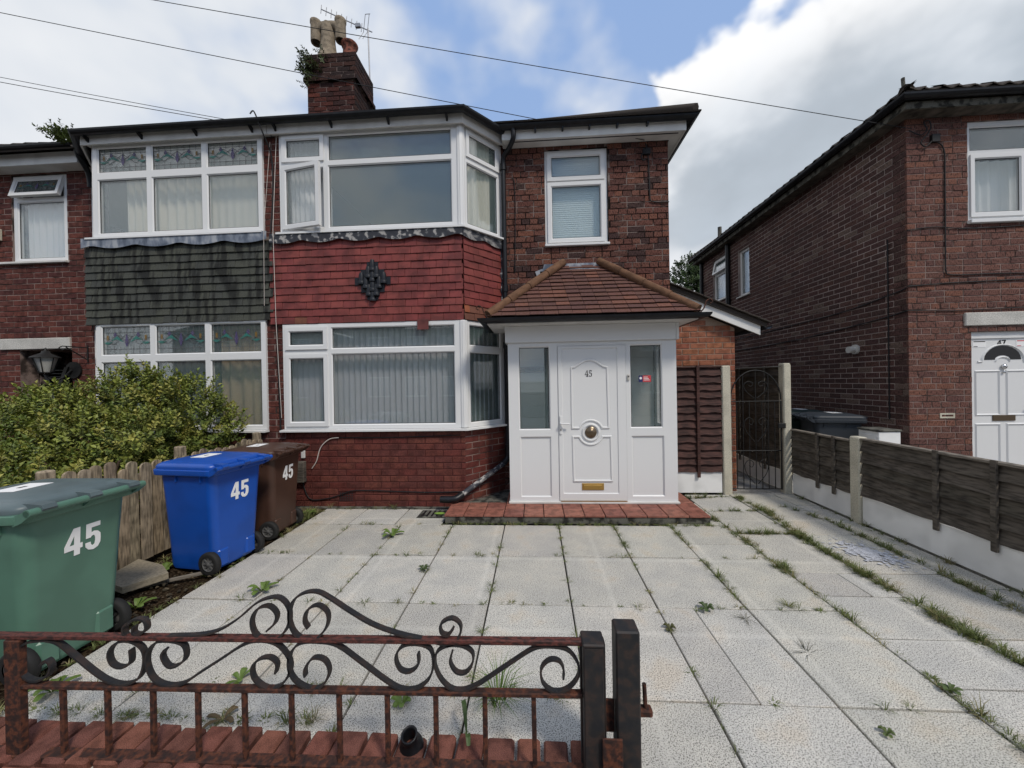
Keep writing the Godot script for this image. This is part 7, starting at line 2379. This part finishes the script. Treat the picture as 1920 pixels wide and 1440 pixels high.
func make_weeds() -> void:
	# grass and moss in the joints: nobody could count it
	var kinds := [blade_tuft(12, 0.045, 0.05, 0.004, 1), blade_tuft(16, 0.07, 0.075, 0.0045, 2), blade_tuft(10, 0.022, 0.035, 0.006, 3)]
	var places := [[], [], []]
	var tints := [[], [], []]
	var along := func(p: Array, density: float, spread: float, big: float) -> void:
		for i in p.size() - 1:
			var a := Vector3(p[i][0], 0, p[i][1]); var b := Vector3(p[i + 1][0], 0, p[i + 1][1])
			var n := int((b - a).length() * density * 1.6)
			for k in n:
				var f := rng.randf()
				var clump := 0.5 + 0.5 * sin((a.lerp(b, f).z + a.x) * 9.0 + sin(a.lerp(b, f).z * 23.0))
				if rng.randf() > 0.25 + clump * 0.85: continue
				var at := a.lerp(b, f) + Vector3(rng.randfn() * spread, -0.008, rng.randfn() * 0.01)
				var v := 2 if rng.randf() < 0.45 else (1 if rng.randf() < big else 0)
				places[v].append(Transform3D(Basis(Vector3.UP, rng.randf() * TAU).scaled_local(Vector3.ONE * rng.randf_range(0.6, 1.25)), at))
				var g := rng.randf_range(0.75, 1.25)
				tints[v].append(Color(0.12 * g, 0.145 * g, 0.045 * g) if rng.randf() < 0.75 else Color(0.22 * g, 0.195 * g, 0.09 * g))
	along.call([[2.72, -5.35], [2.78, -4.74], [2.69, -4.09], [2.69, -3.6], [2.68, -3.14], [2.68, -2.67], [2.70, -2.27], [2.69, -1.3]], 120, 0.022, 0.6)
	along.call([[2.04, -4.50], [2.07, -4.08], [2.08, -3.64], [2.08, -3.2]], 95, 0.025, 0.4)
	along.call([[2.08, -3.2], [2.08, -2.9], [2.09, -2.47], [2.10, -1.3]], 30, 0.006, 0.3)
	along.call([[3.1, -4.94], [3.29, -4.4], [3.30, -3.7], [3.30, -3.2], [3.30, -2.2]], 85, 0.02, 0.5)
	along.call([[3.53, -5.3], [3.54, -4.5], [3.54, -2.5]], 16, 0.012, 0.3)
	along.call([[1.47, -4.3], [1.47, -3.5], [1.47, -2.75]], 34, 0.01, 0.3)
	along.call([[2.1, -4.08], [2.7, -4.08]], 60, 0.012, 0.3)
	along.call([[1.95, -4.75], [2.7, -4.78]], 45, 0.02, 0.5)
	along.call([[2.0, -5.25], [2.62, -5.35]], 30, 0.02, 0.5)
	along.call([[-1.05, -4.295], [1.93, -4.295]], 26, 0.012, 0.15)
	along.call([[0.24, -4.27], [0.24, -3.9]], 30, 0.006, 0.1)
	along.call([[0.85, -4.27], [0.85, -3.7]], 30, 0.006, 0.1)
	along.call([[-0.97, -4.3], [-0.97, -3.9]], 30, 0.006, 0.1)
	for c in [-2.17, -1.57, -0.97, -0.37, 0.24, 0.85]: along.call([[c, -4.2], [c, -1.2]], 5, 0.003, 0.0)
	for c in [-4.27, -3.51, -2.74, -1.94]: along.call([[-2.7, c], [2.0, c]], 4, 0.02, 0.0)
	along.call([[-2.75, -4.8], [-1.5, -4.8]], 22, 0.015, 0.2)
	along.call([[-2.79, -4.7], [-2.79, -1.2]], 14, 0.03, 0.5)
	along.call([[-3.5, -4.7], [-3.45, -2.6]], 30, 0.08, 0.5)
	along.call([[-2.9, -4.75], [-2.85, -4.35]], 70, 0.06, 0.5)
	along.call([[-2.75, -1.75], [-1.0, -1.75]], 20, 0.04, 0.3)
	for v in 3:
		tag(copies(kinds[v], "joint_grass", M.grass, self, places[v], tints[v]), ["short thin grass sprouting from the paving joints", "long ragged grass along the joints by the fence", "low mossy green growth in the paving joints"][v], "grass", "", "stuff")
	# single weeds
	var plant := func(mesh: Mesh, at: Vector3, scale_: float, label: String, tone: Color, m: Material) -> void:
		var o := MeshInstance3D.new()
		o.name = numbered("weed")
		var mi := mesh
		o.mesh = mi
		var mm: StandardMaterial3D = m.duplicate()
		mm.albedo_color = tone.linear_to_srgb()
		o.material_override = mm
		add_child(o)
		o.transform = Transform3D(Basis(Vector3.UP, rng.randf() * TAU).scaled_local(Vector3.ONE * scale_), at)
		tag(o, label, "weed", "weeds in the paving")
	var green := Color(0.11, 0.17, 0.035)
	var big := rosette(7, 0.11, 0.045, 0.05, 31)
	var small := rosette(8, 0.07, 0.035, 0.035, 32)
	plant.call(big, Vector3(-1.56, 0, -3.94), 1.0, "dandelion with long upright leaves in a slab joint before the bay", green, M.leaf)
	plant.call(small, Vector3(-1.0, 0, -3.22), 0.75, "small dark weed alone where two slabs meet mid-drive", Color(0.05, 0.075, 0.025), M.leaf)
	plant.call(big, Vector3(-2.19, 0, -2.85), 0.9, "leafy weed in a joint level with the blue bin wheel", green, M.leaf)
	plant.call(blade_tuft(70, 0.15, 0.15, 0.005, 41), Vector3(-0.215, 0, -1.90), 1.1, "big tuft of bright grass behind the gate scrolls", Color(0.10, 0.165, 0.035), M.grass)
	plant.call(small, Vector3(-0.70, 0, -1.86), 0.8, "small sprawling weed behind the gate bars", green, M.leaf)
	plant.call(small, Vector3(1.18, 0, -2.72), 0.8, "flat green weed on the joint right before the door".replace("right before", "opposite"), Color(0.06, 0.09, 0.03), M.leaf)
	plant.call(blade_tuft(26, 0.03, 0.14, 0.004, 42), Vector3(1.40, 0, -2.63), 0.7, "dry grey tuft beside the flat green weed", Color(0.12, 0.115, 0.085), M.grass)
	plant.call(blade_tuft(30, 0.04, 0.08, 0.004, 43), Vector3(1.77, 0, -2.78), 1.0, "yellowish tuft in a joint facing the short concrete post", Color(0.14, 0.15, 0.04), M.grass)
	plant.call(blade_tuft(14, 0.04, 0.12, 0.004, 44), Vector3(1.58, 0, -2.32), 0.9, "dark dry grass lying over a slab by the gate post", Color(0.06, 0.062, 0.045), M.grass)
	plant.call(small, Vector3(0.85, 0, -2.5), 0.6, "tiny brown-green weed in the joint below the porch door", Color(0.08, 0.08, 0.03), M.leaf)
	plant.call(rosette(6, 0.09, 0.05, 0.05, 33), Vector3(2.10, 0, -2.05), 0.5, "round-leaved weed in the joint by the long fence panel", Color(0.08, 0.115, 0.035), M.leaf)
	plant.call(small, Vector3(1.57, 0, -1.80), 0.45, "low weed in a joint near the gate latch", Color(0.09, 0.12, 0.035), M.leaf)
	plant.call(big, Vector3(-2.98, 0.0, -2.60), 0.9, "dandelion on the soil between green and blue bins", green, M.leaf)
	plant.call(big, Vector3(-2.62, 0, -1.86), 0.8, "broad leafy weed under the gate scroll by the green bin", green, M.leaf)
	plant.call(big, Vector3(-1.66, 0, -1.98), 0.6, "leafy weed behind the middle scrolls of the gate", green, M.leaf)
	plant.call(rosette(5, 0.10, 0.03, 0.03, 34), Vector3(-1.55, 0, -1.74), 0.8, "dried brown weed against the brick threshold", Color(0.10, 0.07, 0.035), M.leaf)
	plant.call(rosette(2, 0.10, 0.02, 0.10, 35), Vector3(-0.33, 0.02, -1.66), 1.0, "upright blade-like leaf between bricks of the threshold", Color(0.06, 0.10, 0.03), M.leaf)
	plant.call(rosette(6, 0.07, 0.04, 0.03, 36), Vector3(-2.9, 0.0, -4.62), 1.2, "leafy weed at the foot of the bay by the brown bin", green, M.leaf)
	plant.call(big, Vector3(-3.30, 0.0, -3.12), 1.0, "weed growing beside the broken stone slab", green, M.leaf)
	var lf := Shape.new()
	lf.prism([Vector2(0, 0), Vector2(0.05, 0.035), Vector2(0.11, 0.03), Vector2(0.14, 0), Vector2(0.1, -0.035), Vector2(0.04, -0.03)], Transform3D(Basis(Vector3.RIGHT, -PI / 2), Vector3(-1.28, 0.018, -4.60)), 0.003)
	var lm: StandardMaterial3D = M.leaf.duplicate()
	lm.albedo_color = Color(0.22, 0.36, 0.07).linear_to_srgb()
	solo(lf, "fallen_leaf", lm, "single bright green leaf lying on the drain cover", "leaf")
	# pebbles and litter on the soil
	var st := Shape.new()
	st.tube([Vector3(-0.012, 0, 0), Vector3(0, 0.003, 0), Vector3(0.012, 0, 0)], [0.004, 0.010, 0.004], 6)
	var pl := []
	var pc := []
	for i in 420:
		pl.append(Transform3D(Basis(Vector3.UP, rng.randf() * TAU).scaled_local(Vector3.ONE * rng.randf_range(0.4, 1.5)), Vector3(rng.randf_range(-3.55, -2.8), 0.004, rng.randf_range(-4.8, -1.6))))
		var g := rng.randf_range(0.08, 0.4)
		pc.append(Color(g, g * 0.92, g * 0.8))
	tag(copies(st.mesh(), "soil_pebbles", M.stone, self, pl, pc), "small pebbles scattered over the bare soil strip", "pebbles", "", "stuff")
	# ferns on the chimney and the shoot on the gutter
	var fern := thing("chimney_fern", "clump of dark ferns growing out of the chimney brickwork", "fern", Vector3(-4.0, 7.2, -6.55))
	var fp := []
	var fc := []
	for i in 60:
		fp.append(Transform3D(aim(Vector3(rng.randf_range(-1.2, 0.3), rng.randf_range(-0.3, 0.9), rng.randf_range(0.2, 1.0)), rng.randf() * TAU).scaled_local(Vector3.ONE * rng.randf_range(0.7, 1.3)), Vector3(-4.05 + absf(rng.randfn()) * 0.16, 7.30 + rng.randfn() * 0.13, -6.57)))
		var g := rng.randf_range(0.6, 1.2)
		fc.append(Color(0.055 * g, 0.075 * g, 0.022 * g))
	copies(sprig(12, 0.15, 0.03, 0.05, 91), "frond", M.leaf, fern, fp, fc).set_meta("kind", "stuff")
	var sh := thing("gutter_shrub", "small green shrub sprouting where two gutters meet", "shrub", Vector3(-6.6, 5.1, -5.0))
	fp = []
	fc = []
	for i in 46:
		fp.append(Transform3D(aim(Vector3(rng.randf_range(-1.4, 0.2), rng.randf_range(-0.1, 1.0), rng.randf_range(-0.2, 0.6)), rng.randf() * TAU), Vector3(-6.60 - absf(rng.randfn()) * 0.10, 5.20 + absf(rng.randfn()) * 0.08, -5.02 + rng.randfn() * 0.05)))
		var g := rng.randf_range(0.7, 1.3)
		fc.append(Color(0.08 * g, 0.11 * g, 0.025 * g))
	copies(sprig(12, 0.15, 0.028, 0.045, 92), "leaves", M.leaf, sh, fp, fc).set_meta("kind", "stuff")


# ------------------------------------------------------------------ sky
func make_sky() -> Sky:
	var w := 2048
	var h := 1024
	var im := Image.create(w, h, false, Image.FORMAT_RGBF)
	var big := FastNoiseLite.new()
	big.seed = 6
	big.frequency = 1.3
	big.fractal_octaves = 5
	big.noise_type = FastNoiseLite.TYPE_SIMPLEX_SMOOTH
	var puff := FastNoiseLite.new()
	puff.seed = 8
	puff.frequency = 4.5
	puff.fractal_octaves = 5
	puff.noise_type = FastNoiseLite.TYPE_SIMPLEX_SMOOTH
	var low := Color(0.34, 0.36, 0.38)
	for j in h:
		var el := PI / 2 - PI * (j + 0.5) / h
		if el < -0.03:
			im.fill_rect(Rect2i(0, j, w, h - j), low)
			break
		for i in w:
			var az := TAU * (i + 0.5) / w
			var d := Vector3(sin(az) * cos(el), sin(el), -cos(az) * cos(el))
			im.set_pixel(i, j, sky_color(d, big, puff))
	var m := PanoramaSkyMaterial.new()
	m.panorama = ImageTexture.create_from_image(im)
	var s := Sky.new()
	s.sky_material = m
	return s


func sky_color(d: Vector3, big: FastNoiseLite, puff: FastNoiseLite) -> Color:
	var up := maxf(d.y, 0.0)
	var q := Vector3(d.x, d.y * 1.5, d.z)
	var n := big.get_noise_3dv(q * 1.1 + Vector3(17.76, 0, 5.28))
	var f := puff.get_noise_3dv(q)
	var blue := Color(0.23, 0.36, 0.63).lerp(Color(0.42, 0.55, 0.74), pow(1.0 - up, 3.0))
	# high thin sheet, thicker towards -x
	var veil := clampf(0.46 - d.x * 0.95 + n * 1.6 + f * 0.4, 0.14, 1.0)
	var c := blue.lerp(Color(0.60, 0.645, 0.71).lerp(Color(0.74, 0.76, 0.79), clampf(0.5 + n * 1.2 + f * 0.6, 0, 1)), smoothstep(0.0, 1.0, veil))
	# heaped cloud towards +x: bright shoulder, grey underneath
	var az := rad_to_deg(atan2(d.x, -d.z))
	var el := rad_to_deg(asin(clampf(d.y, -1, 1)))
	var edge := minf((az - 17.5) / 5.0, (39.0 - absf(az - 38.0) * 0.10 - el) / 6.0)
	if az > 95.0 or az < 0.0: edge = minf(edge, (95.0 - absf(az - 50.0)) / 30.0 - 0.4)
	var dens := smoothstep(-0.12, 0.16, edge + f * 0.9 * clampf(1.6 - edge, 0.2, 1.0) + n * 0.25)
	if dens > 0.0:
		var under := smoothstep(34.0, 22.0, el + f * 9.0 + n * 5.0 - clampf(edge, 0.0, 1.0) * 2.0)
		var lit := Color(0.87, 0.875, 0.885).lerp(Color(0.66, 0.69, 0.73), smoothstep(0.3, 1.6, edge + f * 0.9))
		lit = lit.lerp(Color(0.40, 0.455, 0.52), under * 0.85)
		lit = lit.lerp(Color(0.80, 0.82, 0.85), smoothstep(19.0, 14.0, el + f * 5.0) * 0.85)
		lit *= 1.0 + f * 0.16
		c = c.lerp(lit, dens)
	return c


func _ready() -> void:
	rng.seed = 20240611
	# --- camera
	var cam := Camera3D.new()
	cam.name = "camera"
	cam.fov = rad_to_deg(2.0 * atan(720.0 / 705.0))
	cam.near = 0.05
	cam.far = 400.0
	cam_basis = Basis(Vector3.UP, 0.061) * Basis(Vector3.RIGHT, -0.005) * Basis(Vector3.BACK, -0.017)
	cam.transform = Transform3D(cam_basis, EYE)
	add_child(cam)
	cam.current = true
	# --- sky, sun, exposure
	var we := WorldEnvironment.new()
	we.name = "environment"
	var env := Environment.new()
	env.background_mode = Environment.BG_SKY
	env.sky = make_sky()
	env.background_energy_multiplier = 0.68
	env.tonemap_mode = Environment.TONE_MAPPER_LINEAR
	env.tonemap_exposure = 1.68
	env.sdfgi_enabled = true
	env.ssao_enabled = true
	env.ssil_enabled = true
	we.environment = env
	add_child(we)
	var sun := DirectionalLight3D.new()
	sun.name = "sun"
	sun.light_energy = 0.5
	sun.light_angular_distance = 10.0
	sun.light_color = Color(1.0, 0.965, 0.91)
	sun.shadow_enabled = true
	add_child(sun)
	sun.look_at_from_position(Vector3(4.5, 8.5, 5.5), Vector3.ZERO)
	# --- place
	make_materials()
	make_ground()
	make_house_45()
	make_house_43()
	make_house_47()
	make_extension()
	make_porch()
	make_step()
	make_fences()
	make_front_gate()
	make_side_gate()
	make_bins()
	make_small_things()
	make_bush()
	make_tree("leafy green tree rising between the two brick houses", Vector3(8.6, 0, -21.0), 8.6, [[Vector3(0, 6.3, 0), Vector3(1.3, 1.9, 1.3)], [Vector3(0.9, 7.2, 0), Vector3(1.0, 1.2, 1.0)], [Vector3(-0.8, 5.2, 0), Vector3(0.9, 1.1, 0.9)]], 2600, 1.0, Color(0.045, 0.075, 0.022))
	make_weeds()
	make_street()
